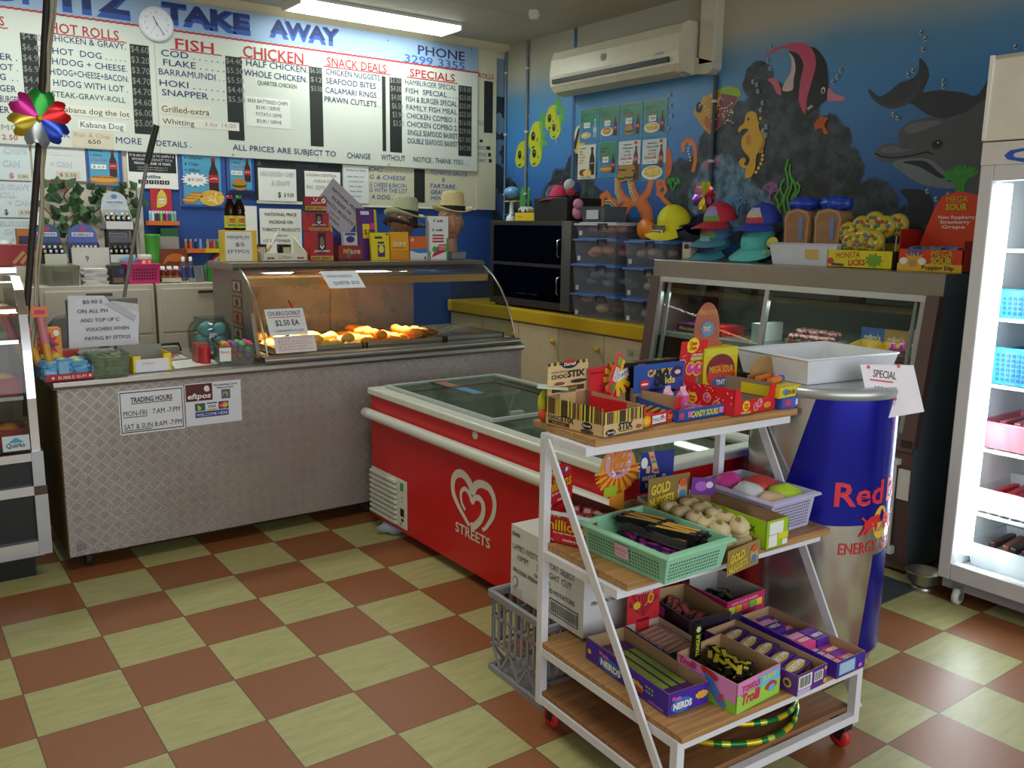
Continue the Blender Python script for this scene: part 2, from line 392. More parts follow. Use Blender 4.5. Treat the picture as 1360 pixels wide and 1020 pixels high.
# banner fish
mp(curve([(.885,2.351),(.863,2.40),(.825,2.445),(.831,2.506),(.86,2.56),(.79,2.54),(.703,2.56),(.638,2.51),(.597,2.444),(.58,2.342),(.578,2.272),(.644,2.223),(.703,2.19),(.724,2.215),(.778,2.30),(.83,2.33)],3),'0d0c10',2)
mp(curve([(1.03,2.54),(.98,2.585),(.929,2.592),(.813,2.6),(.73,2.573),(.682,2.515),(.67,2.453),(.688,2.375),(.711,2.286),(.715,2.2),(.745,2.23),(.768,2.292),(.764,2.394),(.751,2.464),(.788,2.53),(.875,2.575),(.96,2.575)],3),'c44a6c',3)
mp(curve([(.86,2.555),(.819,2.514),(.804,2.451),(.812,2.402),(.815,2.34),(.885,2.345),(.867,2.396),(.835,2.443),(.836,2.506)],3),'d3b9b4',3)
mp(curve([(.578,2.325),(.53,2.286),(.475,2.266),(.479,2.246),(.545,2.25),(.577,2.258)],3),'cf7f8e',3)
mp(curve([(1.0,2.42),(.94,2.42),(.9,2.36),(.895,2.32),(.93,2.34),(.96,2.39)],3),'c8607a',2)
mb.disc(F,-.61,2.315,.014,.018,M('d8d2c8'),4);mb.disc(F,-.61,2.312,.008,.011,BLK,5)
mp([(.7,2.215),(.665,2.235),(.68,2.245),(.71,2.23)],'b0a88c',4)
# spotted fish
mp(curve([(1.567,2.282),(1.539,2.332),(1.471,2.377),(1.365,2.4),(1.275,2.395),(1.208,2.371),(1.211,2.327),(1.251,2.276),(1.306,2.213),(1.363,2.161),(1.423,2.14),(1.49,2.194),(1.533,2.244)],3),'c2912e',2)
mp(curve([(1.33,2.385),(1.23,2.37),(1.22,2.325),(1.26,2.27),(1.31,2.21),(1.37,2.165),(1.40,2.2),(1.36,2.3)],3),'7c3b44',3)
mp(curve([(1.39,2.396),(1.29,2.415),(1.2,2.385),(1.192,2.345),(1.287,2.365)],3),'93b51e',4)
mp(curve([(1.47,2.24),(1.43,2.26),(1.39,2.21),(1.42,2.17),(1.46,2.19)],3),'b85a2a',4)
for i in range(70):
 y=random.uniform(1.24,1.53);z=random.uniform(2.16,2.38)
 if abs(z-2.29+(1.4-y)*.25)<.09-abs(y-1.39)*.22:mb.disc(F,-y,z,.0055,.0055,M('e8dcc8'),5,6)
mb.disc(F,-1.521,2.312,.026,.034,BLK,5);mb.disc(F,-1.517,2.318,.009,.014,M('5b7fa8'),6);mb.disc(F,-1.512,2.326,.004,.006,WHITE,7)
# seahorse
mp(curve([(1.155,2.15),(1.182,2.13),(1.191,2.159),(1.15,2.185),(1.139,2.232),(1.105,2.25),(1.061,2.232),(1.044,2.18),(1.026,2.124),(1.001,2.078),(1.018,2.025),(1.042,1.982),(1.044,1.916),(1.07,1.862),(1.118,1.86),(1.114,1.908),(1.152,1.922),(1.172,1.955),(1.141,1.981),(1.118,1.96),(1.131,1.94),(1.107,1.93),(1.091,1.974),(1.153,2.033),(1.158,2.1),(1.111,2.141)],3),'d6a41a',6)
for i in range(14):mb.disc(F,-(1.03+.035*math.sin(i*.5)),2.2-i*.024,.012,.01,M('e2b524'),5,8)
mb.disc(F,-1.108,2.08,.018,.03,M('cf7d1c'),7);mb.disc(F,-1.118,2.205,.009,.009,M('3a4a20'),7);mb.disc(F,-1.118,2.205,.004,.004,BLK,8)
mp(curve([(1.03,2.13),(.985,2.1),(.99,2.03),(1.03,2.0)],3),'a87616',5)
# octopus
mp(curve([(1.83,2.09),(1.765,2.07),(1.735,1.99),(1.75,1.9),(1.83,1.86),(1.95,1.9),(1.95,2.05)],3),'cf5a22',2)
for pts,wd in(([(2.26,1.9),(2.25,1.82),(2.2,1.76),(2.12,1.72),(2.03,1.73),(1.95,1.79),(1.91,1.9)],.06),([(2.13,1.9),(2.1,1.82),(2.05,1.75),(2.02,1.68)],.05),([(2.2,1.42),(2.22,1.56),(2.2,1.66),(2.14,1.72)],.09),([(1.92,1.42),(1.93,1.56),(1.96,1.66),(2.02,1.73)],.11),([(1.84,1.82),(1.8,1.84),(1.78,1.8),(1.82,1.76),(1.86,1.78)],.03),([(1.74,1.70),(1.8,1.74),(1.85,1.79),(1.86,1.85),(1.83,1.87),(1.8,1.85)],.035),([(2.42,1.70),(2.42,1.77),(2.37,1.79),(2.32,1.74),(2.24,1.72)],.05),([(1.64,2.05),(1.645,2.09),(1.61,2.115),(1.56,2.1),(1.535,2.05),(1.53,1.98),(1.545,1.92)],.035)):
 for i in range(2):mb.line(F,wl(pts),wd*(1-.45*i),M('c8643a' if i==0 else 'd9783e',.45),3+i)
for pts in([(2.275,1.9),(2.27,1.8),(2.22,1.73)],[(2.15,1.9),(2.12,1.8),(2.08,1.74)],[(2.38,1.73),(2.33,1.73),(2.27,1.69)]):
 mb.line(F,wl(pts),.03,M('c9c08f'),5)
 for i in range(10):
  t=i/9*1.98;a=int(min(t,1.97));q=t-a;y=pts[a][0]*(1-q)+pts[a+1][0]*q;z=pts[a][1]*(1-q)+pts[a+1][1]*q
  mb.disc(F,-y,z,.008,.006,M('5f6a4e'),6,8)
for i in range(6):mb.disc(F,-(1.585+.012*math.sin(i)),2.085-i*.02,.009,.007,M('c8c6b0'),6,8)
mp(curve([(2.02,1.62),(2.1,1.6),(2.12,1.52),(2.03,1.46),(1.98,1.54)],3),'2c3d4e',5)
# small yellow fish
for y,z,s in((3.41,2.13,1),(3.23,2.265,1.05),(3.215,2.13,1.0),(3.03,2.385,.9),(2.975,2.31,.85)):
 a=.1*s
 mp(curve([(y+.75*a,z-a*.95),(y+.95*a,z-.2*a),(y+.5*a,z+.8*a),(y-.3*a,z+a),(y-.75*a,z+.6*a),(y-.6*a,z-.5*a),(y,z-1.05*a)],3),'b7bf2e',2)
 mp(curve([(y-.3*a,z+.9*a),(y-.75*a,z+.6*a),(y-.6*a,z-.5*a),(y-.5*a,z+.2*a)],2),'6fae3a',3)
 mp(curve([(y-.3*a,z+.7*a),(y-.6*a,z+1.6*a),(y-.6*a,z+2.3*a),(y-.75*a,z+1.5*a),(y-1.3*a,z+1.5*a),(y-.95*a,z+1.0*a),(y-1.4*a,z+.5*a),(y-.75*a,z+.5*a)],2),'58a24a',1)
 mb.disc(F,-(y+.35*a),z-.05*a,.24*a,.34*a,BLK,4);mb.disc(F,-(y+.3*a),z+.05*a,.07*a,.1*a,M('8a8a80'),5)
 mb.sheet(wl([(y+.6*a,z-.85*a),(y+.1*a,z-.75*a),(y+.3*a,z-1.0*a)]),M('3a4a18'),F,4);mb.sheet(wl([(y-.1*a,z-.2*a),(y-.15*a,z-.55*a),(y-.25*a,z-.3*a)]),M('3a4a18'),F,4)
 # half hidden fish behind the posters
mp(curve([(2.74,2.1),(2.78,2.2),(2.70,2.3),(2.62,2.1)],3),'c9b63a',1);mp([(2.78,2.2),(2.73,2.29),(2.70,2.3),(2.75,2.18)],'d8d4c0',2);mp([(2.77,2.15),(2.71,2.28),(2.69,2.27),(2.74,2.12)],'15150f',3)
# corals and weed
def coral(y,z,s,h,n,seed,k=6):
 rd=random.Random(seed)
 def br(a,b,ang,L,wd,dep):
  c,d=a+math.sin(ang)*L,b+math.cos(ang)*L
  mb.line(F,[(a,b),(c,d)],wd*.7,M(h,.5,noise=.2,scale=30),k);mb.disc(F,c,d,wd*.45,wd*.45,M(h,.5,noise=.2,scale=30),k,10)
  if dep:
   for t in(-.75,.05,.7):br(c,d,ang+t+rd.uniform(-.2,.2),L*.68,wd*.82,dep-1)
 for i in range(n):br(-y+(i-n/2)*s*.12,z,rd.uniform(-.7,.7),s*.38,s*.17,2)
coral(.56,2.08,.12,'c65a1e',2,1);coral(1.42,1.92,.07,'c2708f',2,3);coral(1.34,1.94,.06,'c2708f',2,5);coral(1.18,1.62,.16,'5f97c4',3,4);coral(.92,1.72,.13,'8c5f8c',2,6);coral(1.71,1.80,.1,'2f9a2c',2,8);coral(-.23,1.70,.2,'3d9a3d',2,9);coral(2.6,1.62,.1,'c8702a',2,11)
for y,z,L in((.84,1.64,.2),(.81,1.64,.31),(.785,1.64,.28),(.755,1.64,.2),(.87,1.64,.15),(.73,1.66,.16)):
 mb.line(F,wl([(y+.015*math.sin(i*1.7+y*30),z+L*i/6)for i in range(7)]),.014,M('4f9c2c'),6)
for y,z in((3.36,1.62),(3.33,1.62),(3.39,1.62)):
 mp(curve([(y+.03,z),(y+.045,z+.12),(y+.02,z+.25),(y,z+.33-abs(y-3.36)*3),(y-.03,z+.2),(y-.01,z)],3),'3f9a35',3)
for y,z in((.985,2.602),(.506,2.41),(.524,2.375),(.55,2.356),(.061,2.534),(.036,2.5),(.043,2.45),(-.078,2.283),(-.08,2.258),(.173,2.149),(.148,2.127),(-.406,2.396),(.086,2.353),(.111,2.335),(1.0,2.53),(.98,2.48),(1.1,2.42),(1.07,2.4),(1.06,2.36),(1.02,2.29),(1.03,2.25),(.98,2.15),(1.0,2.13),(.98,2.1),(1.78,2.42),(1.77,2.35),(1.76,2.28),(1.78,2.2),(3.33,2.5),(3.32,2.42),(3.33,2.0),(3.3,1.85),(3.33,1.75),(2.9,2.28),(2.96,2.2),(-.1,1.71),(-.16,1.73),(-.05,1.75)):
 mb.disc(F,-y,z,.013,.015,M('9fb2bd',.4),6,12);mb.disc(F,-y+.002,z+.002,.009,.011,M('35557a',.4),7,12);mb.disc(F,-y-.003,z+.005,.004,.004,M('e4e8ea'),8,8)
mb.build('wall_right',kind='structure')
mb=MB();mb.box(XR-.004,2.755,1.55,XR,2.785,H,M('39608f',.5));mb.build('trim_2',kind='structure')
# conduits
def conduit(y,z0,z1,r,label,h):
 b=MB();b.tube([(XR-r-.001,y,z0),(XR-r-.001,y,z1)],r,M(h,.5),10)
 for z in(z0+.5*(z1-z0),z0+.15*(z1-z0),z0+.85*(z1-z0)):b.tube([(XR-r-.001,y,z-.008),(XR-r-.001,y,z+.008)],r*1.5,M('c3c3bd',.5),10)
 tag(b.build('conduit'),label,'pipe')
conduit(3.345,1.6,2.998,.012,'thin grey conduit running down past the small yellow fish','6f7a80')
conduit(1.385,1.45,2.49,.013,'thin grey conduit below the air conditioner duct, across the spotted fish','3e4650')
conduit(3.64,1.6,2.998,.010,'thin bluish conduit in the corner beside the menu boards','5d7892')
# ceiling light
t=thing('ceiling_light','long fluorescent ceiling light glowing white above the menu board','light',(2.45,3.335,H))
b=MB();b.box(-.63,-.15,-.02,.63,.15,0,M('dcdcd6'));b.box(-.63,-.15,-.05,-.615,.15,-.02,M('dcdcd6'));b.box(.615,-.15,-.05,.63,.15,-.02,M('dcdcd6'));part(b,'housing',t)
b=MB();b.hexa([(-.615,-.12,-.05),(.615,-.12,-.05),(.615,.12,-.05),(-.615,.12,-.05),(-.615,-.145,-.02),(.615,-.145,-.02),(.615,.145,-.02),(-.615,.145,-.02)],EM('f4fff6',4.5));part(b,'diffuser',t)
b=MB();b.lathe([(.035,0),(.04,-.03),(.03,-.055),(.0,-.06)],(3.25,2.55,H),M('d5d3ca'),18);tag(b.build('smoke_detector'),'small round white detector on the ceiling right of the light','detector')
for k_,(x,y)in enumerate(((.4,2.75),(.3,-.4))):
 b=MB();b.box(x-.63,y-.15,H-.02,x+.63,y+.15,H,M('dcdcd6'));b.box(x-.615,y-.13,H-.048,x+.615,y+.13,H-.02,EM('f4fff6',2.0));b.build('trim_%d'%(6+k_),kind='structure')  # unseen light fittings added for the counter and shop floor lamps
 # air conditioner and its duct
t=thing('air_conditioner','white wall split air conditioner above the meal posters','air conditioner',(XR,2.15,2.5))
prof=[(0,.03),(-.08,0),(-.17,.015),(-.215,.06),(-.225,.13),(-.215,.24),(-.19,.30),(-.14,.32),(0,.32)]
b=MB();b.prism([(x,.64,z)for x,z in prof],(0,-1.28,0),M('d6d0b8',.35));part(b,'casing',t,bevel=.006)
b=MB();b.box(-.235,-.56,.075,-.2,.60,.105,BLK);part(b,'air_slot',t)
b=MB();b.prism([(-.1,.62,-.004),(-.19,.62,.02),(-.205,.62,.05),(-.19,.62,.045),(-.1,.62,.014)],(0,-1.2,0),M('c3bda5',.4));part(b,'louvre',t)
b=MB();f2=frX(-.2262,.64,0);b.disc(f2,.58,.19,.022,.025,M('8f9a8c'),2);b.disc(f2,.58,.19,.016,.019,M('5f7d6a'),3);b.text(f2,'INVERTER',1.08,.128,.014,M('77776a'),k=4);part(b,'emblem',t)
b=MB();b.tube([(XR-.045,1.415,H),(XR-.045,1.415,2.62)],.045,M('cdc6b2',.5),4)
b=MB();P_=[(XR-.08,1.352),(XR,1.352),(XR,1.478),(XR-.08,1.478)]
b.prism([(x,y,2.56)for x,y in P_],(0,0,H-2.56),M('cfc8b4',.5));b.prism([(XR-.08,1.352,2.56),(XR-.08,1.478,2.60),(XR-.08,1.509,2.60),(XR-.08,1.509,2.505),(XR-.08,1.40,2.495),(XR-.08,1.36,2.52)],(.08,0,0),M('cfc8b4',.5))
tag(b.build('pipe_duct',bevel=.006),'white elbow duct dropping from the ceiling to the air conditioner','duct')
# ================================================================== back wall signs
MAIN=[('PHONE',2.959,3.385,2.834,0.071,'n',1),('3299 3355',2.841,3.386,2.765,0.06,'b',1),('HOT ROLLS',0.421,0.81,2.654,0.06,'r',1),('FISH',1.151,1.399,2.648,0.07,'r',1),('CHICKEN',1.597,2.029,2.652,0.078,'r',1),('SNACK DEALS',2.206,2.686,2.665,0.062,'r',1),('SPECIALS',2.886,3.294,2.665,0.06,'r',1),('CHICKEN & GRAVY.',0.409,0.847,2.603,0.039,'n',1),('HOT  DOG . . . . .',0.428,0.842,2.53,0.039,'n',1),('H/DOG + CHEESE.',0.422,0.848,2.47,0.039,'n',1),('H/DOG+CHEESE+BACON.',0.408,0.853,2.409,0.039,'n',1),('H/DOG WITH LOT .',0.42,0.844,2.345,0.04,'n',1),('STEAK-GRAVY-ROLL',0.407,0.827,2.28,0.035,'k',0),('Kabana dog the lot',0.438,0.845,2.194,0.036,'k',0),('Kabana Dog',0.554,0.803,2.113,0.036,'k',0),('Fish & Chip',0.516,0.719,2.052,0.027,'g',0),('650',0.591,0.664,2.016,0.027,'k',1),('ASK',0.395,0.49,2.044,0.04,'n',1),('MORE',0.754,0.908,2.029,0.042,'n',1),('DETAILS .',1.0,1.221,2.029,0.038,'n',1),('COD . . . . . .',1.059,1.467,2.594,0.042,'n',1),('FLAKE . . . . .',1.07,1.465,2.537,0.042,'n',1),('BARRAMUNDI . .',1.039,1.462,2.477,0.042,'n',1),('HOKI . . . . . .',1.04,1.459,2.408,0.042,'n',1),('SNAPPER . . .',1.051,1.456,2.35,0.042,'n',1),('Grilled-extra',1.045,1.351,2.246,0.043,'k',0),('Whitting',1.046,1.248,2.17,0.038,'k',0),('3 for 14.00',1.317,1.526,2.177,0.029,'g',0),('HALF CHICKEN.',1.616,2.061,2.597,0.044,'n',1),('WHOLE CHICKEN.',1.597,2.053,2.531,0.044,'n',1),('QUARTER CHICKEN',1.69,1.973,2.481,0.03,'k',0),('BEER BATTERED CHIPS',1.616,1.902,2.359,0.025,'k',0),('$3.00 / SERVE',1.673,1.846,2.319,0.025,'k',0),('POTATO GEMS',1.671,1.855,2.274,0.025,'k',0),('$3.00 / SERVE',1.675,1.854,2.228,0.025,'k',0),('CHICKEN NUGGETS.',2.199,2.641,2.605,0.041,'n',1),('SEAFOOD BITES . .',2.197,2.652,2.542,0.042,'n',1),('CALAMARI RINGS . .',2.19,2.652,2.477,0.042,'n',1),('PRAWN CUTLETS . .',2.182,2.651,2.413,0.042,'n',1),('HAMBURGER SPECIAL',2.846,3.308,2.601,0.041,'n',1),('FISH  SPECIAL . . .',2.849,3.31,2.54,0.041,'n',1),('FISH & BURGER SPECIAL',2.851,3.313,2.478,0.042,'n',1),('FAMILY FISH MEAL',2.854,3.315,2.417,0.042,'n',1),('CHICKEN COMBO 1.',2.857,3.318,2.355,0.042,'n',1),('CHICKEN COMBO 2.',2.86,3.32,2.293,0.042,'n',1),('SINGLE SEAFOOD BASKET',2.863,3.322,2.231,0.042,'n',1),('DOUBLE SEAFOOD BASKET',2.865,3.325,2.169,0.042,'n',1),('ALL PRICES ARE SUBJECT TO',1.499,2.262,2.033,0.04,'n',1),('CHANGE',2.352,2.544,2.028,0.043,'n',1),('WITHOUT',2.633,2.841,2.03,0.044,'n',1),('NOTICE , THANK YOU. . .',2.914,3.426,2.033,0.04,'n',1),('S',0.162,0.185,2.654,0.054,'r',1),('ER .',0.147,0.237,2.464,0.038,'n',1),('OT .',0.143,0.236,2.406,0.038,'n',1),('G  . .',0.138,0.232,2.349,0.038,'n',1),('GER .',0.133,0.239,2.285,0.038,'n',1),('BURGER',0.129,0.234,2.224,0.039,'n',1),('ER .',0.124,0.194,2.162,0.039,'n',1),('MC',0.124,0.21,2.064,0.035,'g',0),('2.50',0.124,0.206,2.01,0.03,'r',0),('$4.40',0.27,0.373,2.594,0.038,'c',0),('$6.40',0.268,0.372,2.533,0.038,'c',0),('$4.90',0.267,0.371,2.472,0.039,'c',0),('$6.90',0.265,0.369,2.41,0.039,'c',0),('$4.40',0.264,0.368,2.349,0.039,'c',0),('$4.40',0.262,0.367,2.287,0.039,'c',0),('$4.60',0.875,0.984,2.596,0.041,'c',0),('$3.20',0.875,0.984,2.532,0.041,'c',0),('$3.70',0.874,0.984,2.468,0.041,'c',0),('$4.70',0.874,0.984,2.404,0.041,'c',0),('$4.70',0.874,0.984,2.339,0.042,'c',0),('$4.60',0.874,0.984,2.274,0.042,'c',0),('$6.00',0.874,0.984,2.209,0.042,'c',0),('$5.00',0.874,0.984,2.144,0.042,'c',0),('$4.40',1.477,1.59,2.597,0.039,'c',0),('$5.50',1.478,1.591,2.536,0.039,'c',0),('$5.50',1.48,1.593,2.474,0.039,'c',0),('$4.40',1.481,1.595,2.412,0.039,'c',0),('$5.50',1.482,1.596,2.35,0.039,'c',0),('$6.50',2.075,2.161,2.603,0.036,'c',0),('$12',2.078,2.164,2.542,0.036,'c',0),('$3.50',2.081,2.167,2.48,0.036,'c',0),('$3.50',2.717,2.807,2.603,0.043,'c',0),('$4.00',2.721,2.811,2.541,0.044,'c',0),('$4.00',2.725,2.816,2.478,0.044,'c',0),('$6.50',2.73,2.821,2.415,0.044,'c',0),('$3.90',2.734,2.825,2.352,0.044,'c',0),('$3.50',2.739,2.83,2.289,0.044,'c',0),('$18.00',3.337,3.446,2.599,0.04,'c',0),('$23.00',3.337,3.446,2.535,0.04,'c',0),('$25.00',3.337,3.446,2.471,0.04,'c',0),('$23.50',3.337,3.446,2.406,0.041,'c',0),('$16.00',3.337,3.446,2.341,0.041,'c',0),('$29.00',3.337,3.446,2.276,0.041,'c',0),('$7.00',3.337,3.446,2.21,0.041,'c',0),('$47.00',3.337,3.446,2.145,0.041,'c',0)]
ROLLT=[('ROLLS',3.505,3.656,2.725,0.04,'r',1),('OLE',3.497,3.556,2.36,0.035,'b',0),('TOMATO',3.499,3.588,2.164,0.03,'b',0),('LETTUCE',3.499,3.588,2.11,0.03,'b',0),('CARROT',3.499,3.589,2.062,0.03,'b',0)]
LOWT=[('GRAVY',3.448,3.635,2.0,0.042,'r',1),('DC . . . . . .',2.536,2.907,1.943,0.033,'b',0),('G & CHEESE . .',2.542,2.907,1.887,0.033,'b',0),('G CHEESE & BACON',2.541,2.859,1.83,0.033,'b',0),('G WITH THE LOT .',2.54,2.886,1.79,0.034,'b',0),('A DOG . . .',2.552,2.785,1.738,0.034,'b',1),('TOMATO SAUCE',3.078,3.427,1.942,0.035,'b',1),('BBQ',3.077,3.211,1.89,0.035,'b',1),('TARTARE',3.07,3.311,1.839,0.035,'b',1),('GRAVY',3.077,3.239,1.791,0.035,'b',1),('MINT',3.077,3.225,1.744,0.035,'b',1),('BBQ',3.077,3.211,1.696,0.035,'b',1)]
BARS=[(0.261,0.35,2.275,2.628),(0.871,0.985,2.096,2.643),(1.474,1.585,2.099,2.644),(2.068,2.168,2.096,2.644),(2.647,2.678,2.095,2.64),(2.711,2.815,2.092,2.641),(3.329,3.455,2.101,2.645)]
RBARS=[(3.582,3.669,2.3,2.706),(3.542,3.572,2.221,2.243),(3.61,3.648,2.166,2.194),(3.626,3.656,2.112,2.141),(3.634,3.664,2.064,2.093)]
LBARS=[(2.928,3.025,1.722,1.979),(3.582,3.669,1.691,1.975)]
TC=dict(n=M('1c2860',.6),b=M('2d5fae',.6),r=M('b3202e',.6),k=M('2b2b2b',.6),g=M('9b938a',.7),c=M('868982',.8))
BOARD=M('ccd2c8',.45,noise=.03,scale=4);AGED=M('ccc8ac',.5,noise=.06,scale=5);CHALKB=M('1d2220',.7)
FB=frY(0,3.63,0)
def wave(b,f,x0,x1,z,mat,wd=.006,k=2,amp=.004,slope=0):
 n=max(6,int((x1-x0)/.02));b.line(f,[(x0+(x1-x0)*i/n,z+amp*(i%2)+slope*i/n)for i in range(n+1)],wd,mat,k)
b=MB();b.box(-.75,3.63,1.985,3.512,3.659,2.945,BOARD)
b.rect(FB,-.75,2.765,3.512,2.945,M('8fa9c8',.5,noise=.1,scale=3),1)
wave(b,FB,-.75,3.512,2.757,TC['r'],.011,3)
for s,x0,x1,h,z in(('MACF',-.5,.42,.15,2.79),('ITZ',.5,.9,.15,2.79),('TAKE',1.075,1.655,.125,2.80),('AWAY',1.785,2.31,.108,2.81)):
 b.text(FB,s,x0,z,h,M('2750a8',.6),w=x1-x0,bold=2.6,k=3);b.text(FB,s,x0+.006,z+.028,h*.82,M('182a66',.6),w=x1-x0-.012,bold=1.8,k=4)
for bx in BARS:b.rect(FB,bx[0],bx[2],bx[1],bx[3],CHALKB,1)
for s,x0,x1,z,h,c,bo in MAIN:b.text(FB,s,x0,z,h,TC[c],w=x1-x0,bold=(.2 if h<.05 else .5)*bo,k=3)
for x0,x1,z in((.40,.85,2.645),(1.12,1.45,2.64),(1.57,2.07,2.644),(2.18,2.72,2.656),(2.86,3.32,2.654),(-.1,.2,2.64)):wave(b,FB,x0,x1,z,TC['r'],.006,3)
for r,c in(((1.03,2.235,1.37,2.3),'d9d2be'),((1.03,2.16,1.55,2.215),'dad6cb'),((1.6,2.2,1.92,2.4),'dcdfd8'),((.42,2.18,.865,2.24),'d9d6c8'),((.54,2.1,.82,2.155),'e0e1dc'),((.5,1.99,.74,2.09),'cfc4ae')):b.rect(FB,*r,M(c,.6),2)
for x in(1.02,2.12):b.box(x,3.6293,1.985,x+.003,3.64,2.75,M('9a9d94'))
for x,z in((.5,2.76),(.75,2.93),(1.9,2.93),(2.7,2.9),(3.45,2.93),(1.5,2.0),(2.7,2.0)):b.disc(FB,x,z,.005,.005,INK,4,8)
tag(b.build('menu_board'),'big white take away menu board with blue header across the back wall','menu board')
b=MB();b.box(3.514,3.64,1.68,3.705,3.659,2.945,AGED)
FR_=frY(0,3.64,0)
for bx in RBARS:b.rect(FR_,bx[0],bx[2],bx[1],bx[3],CHALKB,1)
for s,x0,x1,z,h,c,bo in ROLLT:b.text(FR_,s,x0+.02,z,h,TC[c],w=x1-x0,bold=.6*bo,k=2)
for i in range(6):b.text(FR_,'. . . . .',3.525,2.62-i*.055,.02,TC['g'],k=2)
tag(b.build('menu_board'),'narrow cream ROLLS menu board at the right end of the big white one','menu board')
b=MB();b.box(2.32,3.645,1.675,3.512,3.659,1.983,AGED);b.rect(frY(0,3.645,0),2.32,1.675,3.512,1.69,M('e6e4d6'),1)
FL=frY(0,3.645,0)
for bx in LBARS[:1]:b.rect(FL,bx[0],bx[2],bx[1],bx[3],CHALKB,1)
for s,x0,x1,z,h,c,bo in LOWT:b.text(FL,s,x0,z,h,TC[c],w=min(x1,3.505)-x0,bold=.5*bo,k=2,shear=.15)
for i in range(5):b.text(FL,'. . . . . . . . . . . .',3.25,1.94-i*.05,.012,TC['g'],k=2)
tag(b.build('menu_board'),'aged cream menu board with blue hand lettering under the big white one','menu board')
b=MB();b.box(1.66,3.648,1.68,2.318,3.659,1.983,M('22272a',.6));b.rect(frY(0,3.648,0),1.66,1.68,2.318,1.70,M('d9d9d0'),1);b.text(frY(0,3.648,0),'A',1.675,1.94,.03,TC['c'],k=2);b.text(frY(0,3.648,0),'VEGETARIAN',1.95,1.945,.022,M('3a5f8c'),k=2)
tag(b.build('chalkboard'),'black chalkboard behind the two paper notices under the big menu','chalkboard')
def poster(name,x0,z0,x1,z1,label,cat,y=3.645,col='e8e9e4',t=.004,fn=None):
 b=MB();b.box(x0,y,z0,x1,y+t,z1,M(col,.45,noise=.03));f=frY(x0,y,z0)
 if fn:fn(b,f,x1-x0,z1-z0)
 return tag(b.build(name),label,cat)
def outline(b,f,s,x,z,h,w,bold=0):
 b.text(f,s,x,z,h,M('8f99ab',.6),w=w,bold=.9,k=2);b.text(f,s,x,z,h,M('dfe3e4',.6),w=w,bold=-.5,k=3)
def bottle(b,f,x,z,h,cap='a01c20',body='3a1612',lab='b8202a',k=3):
 w=h*.14
 b.sheet([(x-w,z),(x+w,z),(x+w,z+h*.5),(x+w*.9,z+h*.62),(x+w*.4,z+h*.8),(x+w*.35,z+h*.92),(x-w*.35,z+h*.92),(x-w*.4,z+h*.8),(x-w*.9,z+h*.62),(x-w,z+h*.5)],M(body,.4),f,k)
 b.rect(f,x-w*.45,z+h*.9,x+w*.45,z+h,M(cap),k+1);b.rect(f,x-w*1.02,z+h*.3,x+w*1.02,z+h*.52,M(lab),k+1);b.line(f,[(x-w*.7,z+h*.4),(x,z+h*.43),(x+w*.7,z+h*.41)],h*.018,WHITE,k+2)
def price(b,f,x,z,w,h,s,star=False,k=5):
 if star:b.disc(f,x+w/2,z+h/2,w*.75,h*1.15,WHITE,k,28,.3)
 b.rect(f,x,z,x+w,z+h,M('e9e9e6'),k);b.text(f,s,x+w*.12,z+h*.28,h*.5,M('45464a'),w=w*.76,k=k+1)
def hotdog(b,f,x,z,w,h,k=3):
 b.disc(f,x,z,w,h,M('b9762e'),k);b.disc(f,x,z+h*.15,w*.93,h*.6,M('d9a24a'),k+1)
 for i in range(9):b.disc(f,x-w*.7+i*w*.175,z+h*.55,w*.07,h*.14,M('7a3a1a'),k+2,8)
def fries(b,f,x,z,w,h,seed,k=3):
 rd=random.Random(seed)
 b.disc(f,x,z,w,h,M('d9b04a'),k,18)
 for i in range(26):
  a=rd.uniform(0,PI);l=w*.3;cx,cz=x+rd.uniform(-.7,.7)*w,z+rd.uniform(-.6,.6)*h
  b.line(f,[(cx-math.cos(a)*l,cz-math.sin(a)*l*.5),(cx+math.cos(a)*l,cz+math.sin(a)*l*.5)],w*.11,M(rd.choice(['e8c765','d6a83c','f0d788'])),k+1)
def burger(b,f,x,z,r,k=3):
 b.disc(f,x,z-r*.55,r,r*.4,M('b27a3a'),k);b.disc(f,x,z-r*.25,r*1.05,r*.28,M('4a2a18'),k+1);b.disc(f,x,z-r*.08,r*1.1,r*.2,M('7f9a3a'),k+2);b.sheet([(x+r*math.cos(PI*i/12),z+r*.8*math.sin(PI*i/12))for i in range(13)],M('c07a36'),f,k+3)
COLA=M('c01f2c')
def meal(lines,p,kind,star=False,bw=True):
 def fn(b,f,w,h):
  b.rect(f,0,0,w,h,M('2a4f9c'),1);b.rect(f,w*.08,h*.04,w*.9,h*.97,M('4f9fc4',.45,noise=.25,scale=6),2)
  for i,s in enumerate(lines):b.text(f,s,w*.12,h*(.88-i*.115),h*.06,M('1d2430'),k=3,bold=.5)
  b.text(f,'Coca-Cola',w*.14,h*(.88-len(lines)*.115),h*.065,COLA,k=3,bold=.8,shear=.3)
  bottle(b,f,w*.74,h*.26,h*.66)
  if kind=='hotdog':hotdog(b,f,w*.47,h*.17,w*.42,h*.12,5)
  if kind=='burger':burger(b,f,w*.42,h*.2,w*.26,5)
  if kind=='rings':fries(b,f,w*.68,h*.17,w*.28,h*.15,3,5);[hotdog(b,f,w*(.2+.07*i),h*(.12+.05*i),w*.16,h*.06,6)for i in range(3)]
  price(b,f,w*.12,h*.44,w*.42,h*.12,p,star,7)
 return fn
poster('meal_poster',.575,1.755,.785,2.0,'hot dog and cola meal poster under the menu board','poster',fn=meal(['Hot Dog','+ 600mL'],'$ 6.5','hotdog'))
poster('meal_poster',1.138,1.645,1.445,2.0,'calamari and chips meal poster with a starburst price','poster',fn=meal(['6 Calamari','& Chips','+ 600mL'],'$9.00','rings',True))
